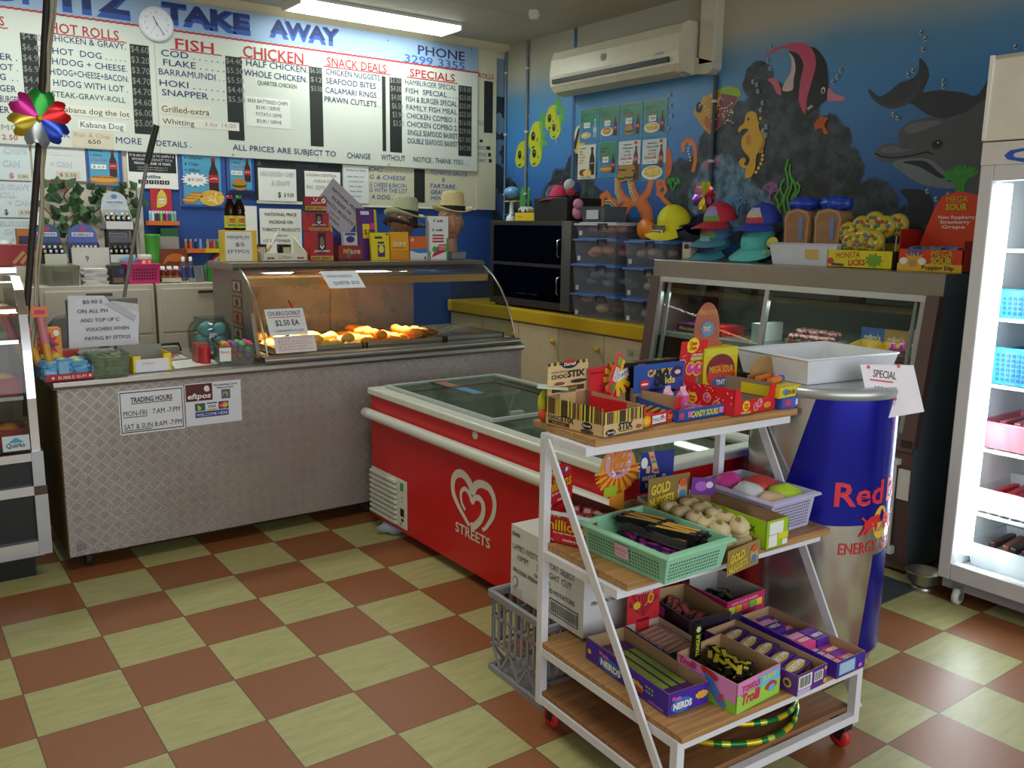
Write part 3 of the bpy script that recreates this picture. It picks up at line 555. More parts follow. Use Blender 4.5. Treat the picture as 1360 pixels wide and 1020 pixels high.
poster('meal_poster',1.463,1.762,1.648,2.0,'hamburger and cola meal poster priced 7.50, below the menu board','poster',fn=meal(['Hamburger','+ 600mL'],'$7.50','burger'))
def quit_(b,f,w,h):
 b.rect(f,w*.03,h*.42,w*.97,h*.92,M('15161a'),1)
 for i,s in enumerate(['IT IS AN OFFENCE TO SUPPLY A','SMOKING PRODUCT TO A','PERSON UNDER 18 YEARS']):b.text(f,s,w*.5,h*(.82-i*.1),h*.065,M('dcdcdc'),w=w*(.88-.08*i),bold=.6,k=2,center=True)
 for i in range(2):b.text(f,'MAXIMUM PENALTY',w*.5,h*(.53-i*.06),h*.035,M('bdbdbd'),w=w*.6,k=2,center=True)
 b.text(f,'Quitline',w*.3,h*.27,h*.1,INK,bold=1,k=2)
 for i,s in enumerate('137848'):b.rect(f,w*(.2+i*.105),h*.12,w*(.29+i*.105),h*.22,INK,2);b.text(f,s,w*(.245+i*.105),h*.14,h*.06,WHITE,k=3,center=True,bold=.5)
poster('smoking_notice',.815,1.755,1.13,2.0,'black and white smoking offence notice beside the hot dog poster','notice',fn=quit_)
def sheet_txt(rows,col='8f99ab',cols=None):
 def fn(b,f,w,h):
  for s,x,z,hh,ww,st in rows:
   if st=='o':outline(b,f,s,x*w,z*h,hh*h,ww*w)
   elif st=='l':b.rect(f,x*w,z*h,(x+ww)*w,(z+hh)*h,M('cfc5b2'),1);b.text(f,s,(x+ww*.15)*w,(z+hh*.25)*h,hh*h*.5,INK,w=ww*w*.7,k=2)
   else:b.text(f,s,x*w,z*h,hh*h,M(st),w=ww*w,bold=.6,k=2)
 return fn
poster('price_sheet',.05,1.775,.262,1.995,'pale blue CHIPS and CAN price sheet, top of the left hand column','price sheet',fn=sheet_txt([('CHIPS',.35,.7,.18,.6,'o'),('CAN',.3,.35,.18,.45,'o'),('$',.45,.06,.14,.12,'c06a5c'),('1.00',.65,.04,.14,.3,'l')]),col='ccd8dc')
poster('price_sheet',.275,1.785,.57,2.0,'pale HAMBURGER and CAN price sheet beside the hot dog poster','price sheet',fn=sheet_txt([('HAMBURGER',.08,.7,.18,.82,'o'),('+ CAN',.32,.38,.16,.42,'o'),('$ 5.50',.42,.06,.2,.46,'l')]),col='d4d9d6')
poster('price_sheet',.05,1.555,.262,1.765,'pale blue GRAVY ROLL and CAN price sheet, middle of the left hand column','price sheet',fn=sheet_txt([('& GRAVY',.2,.78,.16,.75,'o'),('ROLL',.1,.55,.16,.5,'o'),('+ CAN',.35,.33,.16,.6,'o'),('$',.25,.07,.16,.1,'22304a'),('5.70',.6,.05,.18,.36,'l')]),col='ccd8dc')
poster('price_sheet',.05,1.33,.262,1.545,'pale blue BURGER CHIPS and CAN price sheet, lowest of the left hand column','price sheet',fn=sheet_txt([('BURGER',.1,.8,.15,.85,'o'),('CHIPS',.2,.57,.15,.5,'o'),('+ CAN',.35,.35,.15,.6,'o'),('$',.2,.1,.14,.1,'22304a'),('7.80',.45,.08,.14,.5,'b8483c')]),col='ccd8dc')
poster('price_sheet',1.675,1.70,1.955,1.925,'white CHICKEN CHIPS and GRAVY price sheet on the chalkboard','price sheet',fn=sheet_txt([('HALF CHICKEN + CHIPS',.06,.76,.15,.88,'o'),('& GRAVY',.34,.48,.16,.5,'o'),('$',.5,.12,.17,.08,'1a1a1a'),('$ 9.50',.66,.14,.12,.26,'44444a')]),y=3.642)
poster('paper_notice',2.02,1.715,2.30,1.92,'white handwritten notice on the chalkboard behind the tilted grey sheet','notice',y=3.642,fn=sheet_txt([('LOGAN CENTRAL',.05,.83,.1,.85,'a98f8c'),('KEBAB ETC.',.25,.62,.1,.6,'b5aca6'),('PH. 3299',.05,.38,.14,.5,'a9a39c')]))
poster('price_list',2.325,1.70,2.53,1.975,'white printed price list stuck over the left end of the aged menu board','notice',y=3.64,col='d6dcdc',fn=sheet_txt([('Monthly Fried Dishes',.1,.86,.05,.8,'3a3a40')]+[(s,.15+.03*i,.7-.13*i,.035,.66-.06*i,'5a5a60')for i,s in enumerate(['plain fried rice','combination fried','fried noodles','large fried','beef in sauce'])]))
nat=[('NATIONAL PRICE',.12,.84,.075,.76,'1a1a1a'),('INCREASE ON',.22,.67,.075,.56,'1a1a1a'),('TOBACCO PRODUCTS',.04,.5,.075,.92,'1a1a1a'),('EFFECTIVE',.38,.38,.04,.26,'3a3a3a'),('1ST SEPTEMBER',.06,.25,.07,.66,'1a1a1a')]
poster('tobacco_notice',1.675,1.33,1.985,1.645,'white upright tobacco price notice on the blue wall','notice',fn=sheet_txt(nat),y=3.64)
poster('paper_notice',1.555,1.33,1.655,1.66,'blank white paper on the blue wall behind the tea bottles','notice',y=3.64)
def leafp(b,f,w,h):
 b.sheet(curve([(w*.3,h*.2),(w*.72,h*.35),(w*.75,h*.7),(w*.55,h*.97),(w*.35,h*.75),(w*.3,h*.45)],3),M('d9c24a'),f,1);b.rect(f,w*.4,h*.4,w*.66,h*.6,M('e6e2d0'),2);b.text(f,'$7.90',w*.42,h*.45,h*.07,INK,k=3);b.line(f,[(w*.32,h*.62),(w*.74,h*.62)],h*.02,M('a8862a'),2)
poster('red_poster',.945,1.60,1.08,1.757,'small red poster with a yellow flame shape above the lighter rack','poster',y=3.64,col='b8242a',fn=leafp)
def target(b,f,w,h):
 for i,(r,c)in enumerate(((.5,'b3242c'),(.40,'d8d4cc'),(.30,'b3242c'),(.2,'d8d4cc'))):b.disc(f,w/2,h/2,w*r,h*r,M(c),i+1,28)
b=MB();b.lathe([(.09,-.006),(.09,0)],(1.40,3.652,1.245),M('b3242c'),28,'y');f=frY(1.31,3.644,1.155);target(b,f,.18,.18)
tag(b.build('round_sign'),'round red and white ringed sign low on the blue wall','sign')
b=MB();b.box(.862,3.63,1.17,.892,3.66,1.76,M('b9b8ae'));b.build('trim_3',kind='structure')
b=MB();b.box(.27,3.652,1.2,.30,3.66,1.76,M('eef2f4',.5));b.build('trim_4',kind='structure')  # white strip painted where window light brightens the wall
b=MB();b.box(1.0,3.640,1.735,1.02,3.656,1.75,M('14161a'));b.box(1.33,3.646,1.72,1.66,3.656,1.742,M('14161a'));b.build('trim_5',kind='structure')
# clock
t=thing('wall_clock','round white wall clock over the menu board header','clock',(1.035,3.63,2.78))
b=MB();b.lathe([(.106,0),(.108,-.02),(.098,-.034),(.09,-.028),(.0,-.026)],(0,0,0),M('d9dadf',.4),36,'y');part(b,'case',t)
f=frY(0,-.0275,0);b=MB();b.disc(f,0,0,.088,.088,M('e1e2e8',.5),0,36)
for i in range(12):b.text(f,str((i or 12)),.07*math.sin(i*PI/6),.07*math.cos(i*PI/6)-.006,.014,M('6d7078'),center=True,k=2)
part(b,'dial',t)
b=MB();b.line(f,[(.006,-.01),(-.02,.042)],.005,INK,3);b.line(f,[(-.006,.01),(.044,-.062)],.004,INK,4);b.line(f,[(.0,0),(-.03,-.05)],.0015,M('777777'),5);b.disc(f,0,0,.005,.005,INK,6);part(b,'hands',t)
# tilted tobacco notice standing on the hot cabinet (built here with its twin)
b=MB();f=Fr((1.483,2.29,1.635),(.766,0,-.643),(.643,.05,.766))
b.hexa([f.p(0,0,-.002),f.p(.27,0,-.002),f.p(.27,.22,-.002),f.p(0,.22,-.002),f.p(0,0,0),f.p(.27,0,0),f.p(.27,.22,0),f.p(0,.22,0)],M('b3acb3',.6))
sheet_txt([('NATIONAL PRICE',.12,.74,.085,.76,'1a1a1a'),('INCREASE ON',.22,.56,.085,.56,'1a1a1a'),('TOBACCO PRODUCTS',.04,.38,.085,.92,'1a1a1a'),('EFFECTIVE',.38,.24,.04,.26,'3a3a3a'),('1ST SEPTEMBER',.06,.1,.07,.66,'1a1a1a')])(b,f,.27,.22)
TILT=b
# ------------------------------------------------------------------ meal posters on the mural
def mural_poster(y0,y1,z0,z1,label,style,lines,p,kind):
 b=MB();b.box(XR-.004,y1,z0,XR-.0015,y0,z1,M('8fb4c8',.4));f=Fr((XR-.004,y0,z0),(0,-1,0),(0,0,1));w,h=y0-y1,z1-z0
 if style=='g':
  b.rect(f,w*.02,h*.01,w*.98,h*.99,M('3a7fa8',.35,noise=.15,scale=8),1);b.rect(f,w*.02,h*.5,w*.98,h*.99,M('2f8a68',.35,noise=.15,scale=8),2)
  b.text(f,lines[0],w*.12,h*.9,h*.05,M('b85a3a'),w=w*.76,bold=.6,k=3)
  for i,s in enumerate(lines[1:]):b.text(f,s,w*.06,h*(.80-.08*i),h*.05,M('1f4a3a'),bold=.4,k=3)
  if kind!='water':b.text(f,'Coca-Cola',w*.1,h*.64,h*.08,COLA,w=w*.5,bold=1,shear=.3,k=3)
  bottle(b,f,w*.8,h*.12,h*.55,*(('c8d8e0','7fa8c0','b8ccd8')if kind=='water' else()))
  if kind=='hotdog':b.disc(f,w*.38,h*.26,w*.32,h*.13,WHITE,4);hotdog(b,f,w*.38,h*.28,w*.24,h*.1,5)
  if kind=='burger':b.disc(f,w*.42,h*.2,w*.2,h*.09,M('c9b48a'),4);burger(b,f,w*.42,h*.27,w*.19,5)
  if kind=='plate':b.disc(f,w*.38,h*.26,w*.33,h*.14,WHITE,4);fries(b,f,w*.38,h*.27,w*.27,h*.1,5,5)
  if kind=='water':b.disc(f,w*.35,h*.2,w*.26,h*.1,M('b8c4c0'),4);fries(b,f,w*.35,h*.21,w*.2,h*.07,6,5)
  if kind=='fish':hotdog(b,f,w*.42,h*.24,w*.34,h*.09,5)
  price(b,f,w*.25,h*.42,w*.32,h*.16,p,False,8)
 else:
  b.rect(f,w*.02,h*.01,w*.98,h*.99,M('cdd2d0' if style=='w' else 'd6cfba',.35),1)
  if style=='w':b.rect(f,w*.02,h*.01,w*.98,h*.4,M('3a7fa8' if kind=='plate' else '5a3424',.35,noise=.2),2)
  for i,s in enumerate(lines):b.text(f,s,w*(.42 if style=='w' else .1),h*(.88-.085*i),h*.05,M('3f4248' if(style=='w' or i<3)else 'a83a3a'),bold=.6,k=3,center=style=='w')
  if style=='w':b.text(f,'Coca-Cola',w*.1,h*.53,h*.075,COLA,w=w*.5,bold=1,shear=.3,k=3);b.rect(f,w*.72,h*.9,w*.84,h*.97,M('b8402a'),3)
  bottle(b,f,w*.8,h*(.3 if style=='w' else .12),h*(.55 if style=='w' else .8),*(('5a3a34','5a2f2c','a85a5c')if style=='w' else('1a1210','201010','3a1a18')))
  if kind=='plate':b.disc(f,w*.46,h*.19,w*.43,h*.17,WHITE,4);fries(b,f,w*.46,h*.21,w*.36,h*.13,9,5)
  if kind=='burger':[burger(b,f,w*x,h*z,w*.2,5+i)for i,(x,z)in enumerate(((.25,.34),(.6,.3),(.2,.12),(.55,.14)))]
  if kind=='chick':b.disc(f,w*.35,h*.2,w*.25,h*.1,M('6a3a22'),4);fries(b,f,w*.55,h*.18,w*.24,h*.1,2,5);b.text(f,'MEAL DEAL',w*.2,h*.03,h*.05,INK,w=w*.6,bold=.6,k=6)
  if p:price(b,f,w*.12,h*.4,w*.55,h*.11,p,False,12)
 tag(b.build('meal_poster'),label,'poster','meal posters on the mural')
mural_poster(2.693,2.475,2.17,2.405,'green and blue meal poster with a water bottle, top left of the mural grid','g',['FISH MEAL','2 Cod, small','chips &','600mL water'],'9.50','water')
mural_poster(2.463,2.262,2.165,2.405,'green and blue hot dog meal poster in the mural grid','g',['HOT DOG MEAL','Hot dog &','600mL Coke'],'7.50','hotdog')
mural_poster(2.247,2.03,2.16,2.405,'green and blue hamburger meal poster in the mural grid','g',['BURGER MEAL','Hamburger','& 600mL Coke'],'7.50','burger')
mural_poster(2.018,1.796,2.158,2.402,'green and blue plated meal poster, top right of the mural grid','g',['CHICKEN MEAL','Nuggets, chips','& 600mL'],'9','plate')
mural_poster(2.705,2.50,1.90,2.15,'cream meal poster with a dark bottle, bottom left of the mural grid','c',['1/4 chicken','chips','375mL','from $10','ea only','$7.90'],'','chick')
mural_poster(2.468,2.272,1.905,2.155,'green and blue battered fish meal poster, bottom row of the mural grid','g',['FISH MEAL','Cod & chips','& 600mL'],'9','fish')
mural_poster(2.26,2.035,1.875,2.15,'white snack box poster showing burgers in the mural grid','w',['Snack Box','4 Hamburgers','4 Chips','and 1.25L'],'12.00','burger')
mural_poster(2.02,1.79,1.868,2.145,'white family pack poster with a plate of chips, bottom right of the mural grid','w',['Family Pack','4 Pieces of Fish','2 x Chips','and 1.25L'],'22.00','plate')
# ================================================================== counter
t=thing('service_counter','long service counter faced in silver chequer plate','counter',(1.24,1.95,0))
b=MB();b.box(.03,1.612,.08,2.47,2.34,.83,M('77736d',.5));part(b,'carcass',t,True)
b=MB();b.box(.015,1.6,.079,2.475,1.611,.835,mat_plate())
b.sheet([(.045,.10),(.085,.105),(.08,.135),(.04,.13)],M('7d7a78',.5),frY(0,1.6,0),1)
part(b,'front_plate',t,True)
b=MB();b.box(.012,1.615,.09,.029,2.3,.83,M('6f5a2e',.7,noise=.5,scale=6));part(b,'side_board',t,True)
b=MB();b.prism([(0,1.585,.83),(0,1.575,.845),(0,1.58,.863),(0,1.60,.868),(0,2.36,.868),(0,2.36,.83)],(2.48,0,0),M('a9a49c',.32,.85,.08,20));part(b,'worktop',t,True,.003)
for x,y in((.10,1.68),(2.4,1.68),(.10,2.25),(2.4,2.25)):
 b=MB();b.box(x-.02,y-.02,.06,x+.02,y+.02,.08,M('555555',.4,.8));b.lathe([(.03,-.014),(.036,-.008),(.036,.008),(.03,.014)],(x,y,.0365),M('2a2a2a',.6),20,'x');part(b,'castor',t,True)
f=frY(0,1.5995,0)
b=MB();b.box(.213,1.5965,.677,.493,1.5995,.825,WHITE)
b=MB();F1=frY(.22,1.5965,.64)
def ysign(x0,z0,x1,z1,label,cat,name,fn,tilt=0):
 b=MB();b.box(x0,1.5965,z0,x1,1.5995,z1,M('dcdfe6',.4,noise=.02));fn(b,frY(x0,1.5965,z0),x1-x0,z1-z0);return tag(b.build(name),label,cat)
def hours(b,f,w,h):
 for q in((.02,.04,.98,.06),(.02,.94,.98,.96),(.02,.04,.032,.96),(.968,.04,.98,.96)):b.rect(f,q[0]*w,q[1]*h,q[2]*w,q[3]*h,INK,1)
 b.text(f,'TRADING HOURS',w*.18,h*.72,h*.12,INK,w=w*.64,bold=1,k=2);b.rect(f,w*.18,h*.685,w*.82,h*.70,INK,2)
 b.text(f,'MON-FRI   7:AM -7:PM',w*.06,h*.42,h*.125,INK,w=w*.87,bold=1,k=2);b.rect(f,w*.06,h*.385,w*.42,h*.40,INK,2)
 b.text(f,'SAT & SUN 8:AM -7:PM',w*.06,h*.12,h*.125,INK,w=w*.89,bold=1,k=2);b.rect(f,w*.06,h*.085,w*.48,h*.10,INK,2)
ysign(.253,.60,.533,.80,'white TRADING HOURS sign on the chequer plate counter front','sign','trading_hours_sign',hours)
def eft(b,f,w,h):
 b.rect(f,.01*w,.58*h,.48*w,.98*h,M('5a1a20'),1);b.text(f,'eftpos',.04*w,.64*h,.13*h,WHITE,w=.41*w,bold=1.2,k=2,shear=.15);b.text(f,'e',.33*w,.8*h,.19*h,WHITE,bold=2,k=2)
 b.text(f,'Participating Cards',.51*w,.9*h,.05*h,INK,w=.42*w,bold=.6,k=2);b.text(f,'Welcome Here',.56*w,.83*h,.05*h,INK,w=.3*w,bold=.6,k=2)
 b.rect(f,.64*w,.58*h,.8*w,.8*h,M('1f6f7f'),1);b.disc(f,.71*w,.68*h,.055*w,.07*h,M('e0862a'),2);b.disc(f,.70*w,.66*h,.03*w,.045*h,M('1f6f7f'),3)
 b.rect(f,.16*w,.34*h,.34*w,.52*h,M('1f5f5a'),1);b.text(f,'b',.21*w,.37*h,.11*h,YEL,bold=2,k=2)
 b.rect(f,.37*w,.34*h,.55*w,.52*h,WHITE,1);b.rect(f,.37*w,.49*h,.55*w,.52*h,M('24408c'),2);b.rect(f,.37*w,.34*h,.55*w,.37*h,M('d9a02a'),2);b.text(f,'VISA',.385*w,.395*h,.07*h,M('24408c'),w=.15*w,bold=1,shear=.2,k=2)
 b.rect(f,.58*w,.34*h,.76*w,.52*h,M('1c2f6e'),1);b.disc(f,.64*w,.43*h,.05*w,.07*h,M('d0222a'),2);b.disc(f,.70*w,.43*h,.05*w,.07*h,M('e8a02a'),3);b.text(f,'MasterCard',.60*w,.41*h,.03*h,WHITE,w=.14*w,bold=.8,k=4)
 b.rect(f,.16*w,.18*h,.76*w,.32*h,M('1c3f8c'),1);b.text(f,'WELCOME HERE',.18*w,.21*h,.075*h,WHITE,w=.56*w,bold=1,k=2)
ysign(.54,.605,.80,.805,'white and maroon card payment sign on the chequer plate counter front','sign','card_sign',eft)
# ================================================================== hot food cabinet
t=thing('hot_food_cabinet','curved glass hot food cabinet glowing on the counter','food cabinet',(1.69,2.0,.868))
x0,x1=.92,2.46
prof=[(1.63,.90),(1.665,.98),(1.72,1.09),(1.79,1.18),(1.87,1.25),(1.95,1.295),(2.03,1.315)]
b=MB();b.box(x0,1.60,.868,x1,1.66,.90,STEEL);b.tube([(x0,1.598,.885),(x1,1.598,.885)],.016,STEEL,12);b.box(x0,1.66,.868,x1,2.34,.885,M('8a8780',.35,.8));part(b,'base_rail',t,True)
b=MB();b.add([(x,y,z)for x in(x0+.03,x1-.004)for y,z in prof],[(i,i+1,i+8,i+7)for i in range(6)],GL('e9ece6',.10),True);part(b,'curved_glass',t,True)
b=MB();pr_=[(1.63,.90)]+prof[1:]+[(2.34,1.315),(2.34,.90)];b.prism([(x1-.006,y,z)for y,z in pr_],(.005,0,0),GL('e4e6df',.10));part(b,'end_glass',t,True)
for x in(x1-.004,x0+.03):b=MB();b.tube([(x,y,z)for y,z in prof],.006,STEEL,8);part(b,'glass_trim',t,True)
b=MB();b.prism([(x0,y,z)for y,z in[(1.70,.90),(1.76,1.1),(1.84,1.22),(1.92,1.30),(2.34,1.30),(2.34,.90)]],(.02,0,0),M('9d958c',.35,.8));part(b,'end_panel',t,True)
b=MB();b.prism([(x0-.01,1.98,1.30),(x0-.01,1.965,1.32),(x0-.01,1.98,1.336),(x0-.01,2.38,1.336),(x0-.01,2.38,1.30)],(x1-x0+.01,0,0),M('b0aca4',.28,.9));part(b,'top_shelf',t,True,.003)
b=MB();b.box(x0+.03,1.90,1.235,x1-.03,2.06,1.25,M('9a8f80',.3,.9));b.box(x0+.03,1.89,1.22,x1-.03,1.90,1.26,M('b58a5a',.3,.9));part(b,'lamp_hood',t,True)
b=MB();b.tube([(x0+.25,1.98,1.222),(x0+.95,1.98,1.222)],.007,EM('ffb060',14),8);part(b,'heat_lamp',t,True)
for xa,xb,y in((x0+.02,1.62,2.33),(1.6,x1-.30,2.318)):b=MB();b.box(xa,y,.90,xb,y+.008,1.30,GL('d8d8d0',.12,.03,.3,'cfc8ba'));part(b,'sliding_back',t,True)
b=MB()
for(xa,xb)in((1.02,1.5),(1.52,2.0),(2.02,2.42)):
 b.box(xa,1.70,.887,xb,2.26,.892,M('b8b4ac',.25,.9))
 for q in((xa,1.70,xa+.008,2.26),(xb-.008,1.70,xb,2.26),(xa,1.70,xb,1.708),(xa,2.252,xb,2.26)):b.box(q[0],q[1],.887,q[2],q[3],.925,M('b8b4ac',.25,.9))
part(b,'tray',t,True)
f=Fr((x0-.0005,2.3,0),(0,-1,0),(0,0,1));b=MB()
for i,z in enumerate((.95,1.03,1.11,1.19)):
 b.rect(f,.28,z,.42,z+.065,M('7a4438'),1);b.rect(f,.295,z+.01,.405,z+.055,M(['8a9098','b06a4a','9a8a70','b8a890'][i]),2);b.disc(f,.35,z+.032,.025,.018,M('4f2d22'),3)
part(b,'sticker_strip',t,True)
# food in the trays
FD=M('d98a2c',.6,noise=.35,scale=40);FD2=M('e8b455',.6,noise=.3,scale=40);FD3=M('8a4a20',.6,noise=.3,scale=40)
def lump(mat,sx,sy,sz,seed):
 b=MB();rd=random.Random(seed);ph=[rd.uniform(0,6)for _ in range(4)]
 b.ball((0,0,sz),(sx,sy,sz),mat,14,8,lambda p:p*(1+.12*math.sin(p.x*90+ph[0])+.1*math.cos(p.y*80+ph[1])+.06*math.sin(p.z*120+ph[2])));return b
def placed(b,name,loc,rz,label,cat,group):
 o=b.build(name);o.location=loc;o.rotation_euler=(0,0,rz);return tag(o,label,cat,group)
base=placed(lump(FD2,.05,.035,.022,1),'fried_snack',(1.1,1.9,.893),.3,'golden fried snack heaped in the glowing left hand tray','fried food','fried snacks in the left tray')
for i in range(26):dup(base,(1.08+(i%7)*.06,1.76+(i//7)%4*.095+(i%2)*.02,.893+(.028 if i%3==0 else 0)),random.uniform(0,6))
base=placed(lump(FD,.055,.03,.024,2),'fried_snack',(1.62,1.85,.893),.8,'orange brown fried snack in the right hand heated tray','fried food','fried snacks in the right tray')
for i in range(20):dup(base,(1.57+(i%6)*.07,1.76+(i//6)*.1+(i%2)*.02,.893+(.03 if i%3==1 else 0)),random.uniform(0,6))
base=placed(lump(FD3,.05,.028,.02,3),'fried_snack',(1.9,1.76,.893),.8,'dark browned fried snack at the right end of the heated trays','fried food','dark fried snacks')
for i in range(6):dup(base,(1.88+(i%2)*.06,1.74+(i//2)*.09,.93),random.uniform(0,6))
t=thing('serving_tongs','wooden handled scraper standing in the hot food','utensil',(1.25,1.9,.93))
b=MB();b.tube([(-.03,-.02,.10),(-.1,-.05,.22)],[.011,.008],M('7a3a1e',.5),10);part(b,'handle',t)
b=MB();b.hexa([(-.02,-.03,0),(.03,-.03,0),(.03,-.027,0),(-.02,-.027,0),(-.045,-.03,.11),(-.02,-.03,.11),(-.02,-.027,.11),(-.045,-.027,.11)],STEEL);part(b,'blade',t)
b=MB();b.tube([(2.05,1.95,.90),(2.16,1.85,.95),(2.3,1.80,.97)],.004,STEEL,6);b.tube([(2.05,1.97,.90),(2.16,1.88,.955),(2.3,1.83,.975)],.004,STEEL,6);tag(b.build('tongs'),'thin steel tongs lying at the right end of the hot food trays','utensil')
# notes stuck on the glass
def onglass(xa,xb,ya,za,yb,zb,name,label,fn,col='dfe2e6'):
 u=Vector((0,yb-ya,zb-za));f=Fr((xa,ya-.012,za+.006),(1,0,0),u);w,h=xb-xa,u.length;b=MB()
 b.hexa([f.p(0,0,-.001),f.p(w,0,-.001),f.p(w,h,-.001),f.p(0,h,-.001),f.p(0,0),f.p(w,0),f.p(w,h),f.p(0,h)],M(col,.6));fn(b,f,w,h);return tag(b.build(name),label,'notice')
def churro(b,f,w,h):
 b.text(f,'CHURRO DONUT',.06*w,.74*h,.17*h,M('3a2a30'),w=.85*w,bold=.4,k=2);b.rect(f,.06*w,.66*h,.9*w,.685*h,M('c0303a'),2);b.text(f,'$2.50 EA',.2*w,.36*h,.22*h,INK,w=.62*w,bold=.5,k=2);b.text(f,'+ CINNAMON SUGAR',.1*w,.12*h,.09*h,INK,w=.8*w,bold=.5,k=2)
onglass(.975,1.175,1.665,.99,1.735,1.115,'paper_note','white CHURRO DONUT price note on the cabinet glass',churro)
PK=M('c8848e',.6)
def pinkn(b,f,w,h):
 for i,s in enumerate(['CHICKEN WITH KEBAB','$2.50 EACH','HOME MADE SPRING ROLL','$1.50 EA','SAUCE WITH SWEET CHILLI']):b.text(f,s,.08*w,(.82-i*.17)*h,.09*h,PK,w=(.84-.15*(i%2))*w,bold=.3,k=2)
onglass(.99,1.205,1.635,.905,1.666,.985,'paper_note','white note with pale pink handwriting low on the cabinet glass',pinkn,'dcd2d0')
def qn(b,f,w,h):
 b.text(f,'WHOLE CHICKEN $12',.1*w,.62*h,.16*h,M('5a6a98'),w=.7*w,bold=.3,k=2);b.text(f,'QUARTER  $3.50',.18*w,.2*h,.2*h,M('4a5a8a'),w=.72*w,bold=.4,k=2)
onglass(1.36,1.57,1.81,1.203,1.93,1.286,'paper_note','white chicken price note curled over the top of the cabinet glass',qn)
# ------------------------------------------------------------------ things along the top of the cabinet
ZT=1.3365
def card(x0,y,z0,w,h,d,col,name,label,cat,fn,lean=.0,rz=0.0,group=None):
 """carton or card standing up: w wide, h tall, d deep, leaning back"""
 b=MB();s,c=math.sin(lean),math.cos(lean);cr,sr=math.cos(rz),math.sin(rz)
 R_=Vector((cr,sr,0));U_=Vector((-sr*s,cr*s,c));f=Fr((x0,y,z0),R_,U_)
 b.hexa([f.p(0,0,-d),f.p(w,0,-d),f.p(w,0,0),f.p(0,0,0),f.p(0,h,-d),f.p(w,h,-d),f.p(w,h,0),f.p(0,h,0)],M(col,.45,noise=.04))
 if fn:fn(b,f,w,h)
 return tag(b.build(name),label,cat,group)
t=thing('notice_box','yellow box carrying the handwritten minimum $5 note under the tea bottles','box',(1.015,2.17,ZT))
b=MB();b.box(-.08,0,0,.10,.08,.165,M('e0be22',.5));part(b,'box_body',t,bevel=.002)
b=MB();b.box(-.073,-.003,.004,.07,-.0005,.158,PAPER);f=frY(-.073,-.003,.004)
for i,s in enumerate(['MINIMUM','$5','EFTPOS']):b.text(f,s,.012+(.04 if i==1 else 0),.115-i*.037,.02,M('4a4a46'),w=(.05 if i==1 else .115),bold=.2,k=2)
part(b,'note',t)
def drink(loc,cap,label):
 t=thing('tea_bottle',label,'bottle',loc);b=MB()
 b.lathe([(.028,0),(.03,.005),(.03,.08),(.027,.09),(.03,.10),(.026,.125),(.014,.155),(.012,.165)],(0,0,0),GL('7a4a22',.15,.03,.35,'3a1c0c'),18);part(b,'bottle',t)
 b=MB();b.lathe([(.0305,.012),(.0305,.075)],(0,0,0),M('e2cf3a',.4),24,cap=False);f=frY(-.02,-.0312,.02);b.rect(f,.006,.02,.034,.04,M('b8262a'),1);b.text(f,'Lipton',.008,.027,.008,YEL,w=.024,bold=.6,k=2);b.rect(f,.0,.0,.04,.012,M('5fa03a'),1);part(b,'wrap_label',t)
 b=MB();b.lathe([(.014,.163),(.014,.18),(.0,.18)],(0,0,0),M(cap,.4),16);part(b,'cap',t);return t
drink((.985,2.2,ZT+.166),'c8222a','red capped iced tea bottle, rear of the pair on the yellow box')
drink((1.033,2.195,ZT+.166),'2f8f3a','green capped iced tea bottle, front of the pair on the yellow box')
# urban tray with ashtrays
t=thing('display_tray','white open printed tray of black cups on the cabinet top','tray',(1.26,2.17,ZT))
b=MB();b.box(-.13,-.02,0,.14,.20,.004,M('cfc8ae'));b.box(-.12,-.02,0,.125,-.014,.045,M('d8d4c2'));b.hexa([(-.13,-.02,0),(-.124,-.02,0),(-.15,.20,0),(-.156,.20,0),(-.13,-.02,.045),(-.124,-.02,.045),(-.15,.20,.13),(-.156,.20,.13)],M('cfc8ae'));b.hexa([(.124,-.02,0),(.13,-.02,0),(.146,.20,0),(.14,.20,0),(.124,-.02,.045),(.13,-.02,.045),(.146,.20,.13),(.14,.20,.13)],M('cfc8ae'))
f=frY(-.12,-.02,0);b.text(f,'Urban',.085,.014,.022,M('8a7a5a'),k=2)
for x in(.03,.05,.2,.22):b.disc(f,x,.018,.014,.008,M('8a4a4a'),2,12,.4)
part(b,'carton',t)
def cup(loc,ax,label):
 t=thing('ashtray_cup',label,'cup',loc);b=MB();b.lathe([(.0,0),(.036,0),(.04,.07),(.036,.07),(.033,.01),(.0,.01)],(0,0,0),M('17171a',.35),20);part(b,'cup',t);b=MB();b.box(-.02,-.041,.02,.02,-.038,.055,M('b8b08a'));part(b,'paper_label',t);t.rotation_euler=(0,ax,0);return t
cup((1.30,2.26,ZT+.02),-.0,'black cup with a pale label in the white tray');cup((1.17,2.29,ZT+.02),0,'plain black cup at the left end of the white tray')
b=MB();b.tube([(1.222,2.25,ZT+.085),(1.27,2.25,ZT+.165)],.007,WHITE,10);b.tube([(1.2,2.25,ZT+.05),(1.222,2.25,ZT+.085)],.0072,M('c8a05a'),10);tag(b.build('giant_cigarette'),'white cigarette shaped stick leaning out of the cups','stick')
JR='a81a20'
def jerky(b,f,w,h):
 b.rect(f,.33*w,.25*h,.67*w,.95*h,M('1a1512'),1);b.disc(f,.5*w,.6*h,.1*w,.22*h,M('7a6a58'),2);b.line(f,[(.42*w,.5*h),(.5*w,.42*h),(.58*w,.5*h)],.05*w,WHITE,3)
 b.text(f,"JACK LINK'S",.15*w,.3*h,.07*h,WHITE,w=.7*w,bold=1,k=3);b.rect(f,0,.02*h,w,.17*h,M('c9a13a'),2);b.text(f,'BEEF JERKY',.06*w,.05*h,.09*h,INK,w=.88*w,bold=1,k=3)
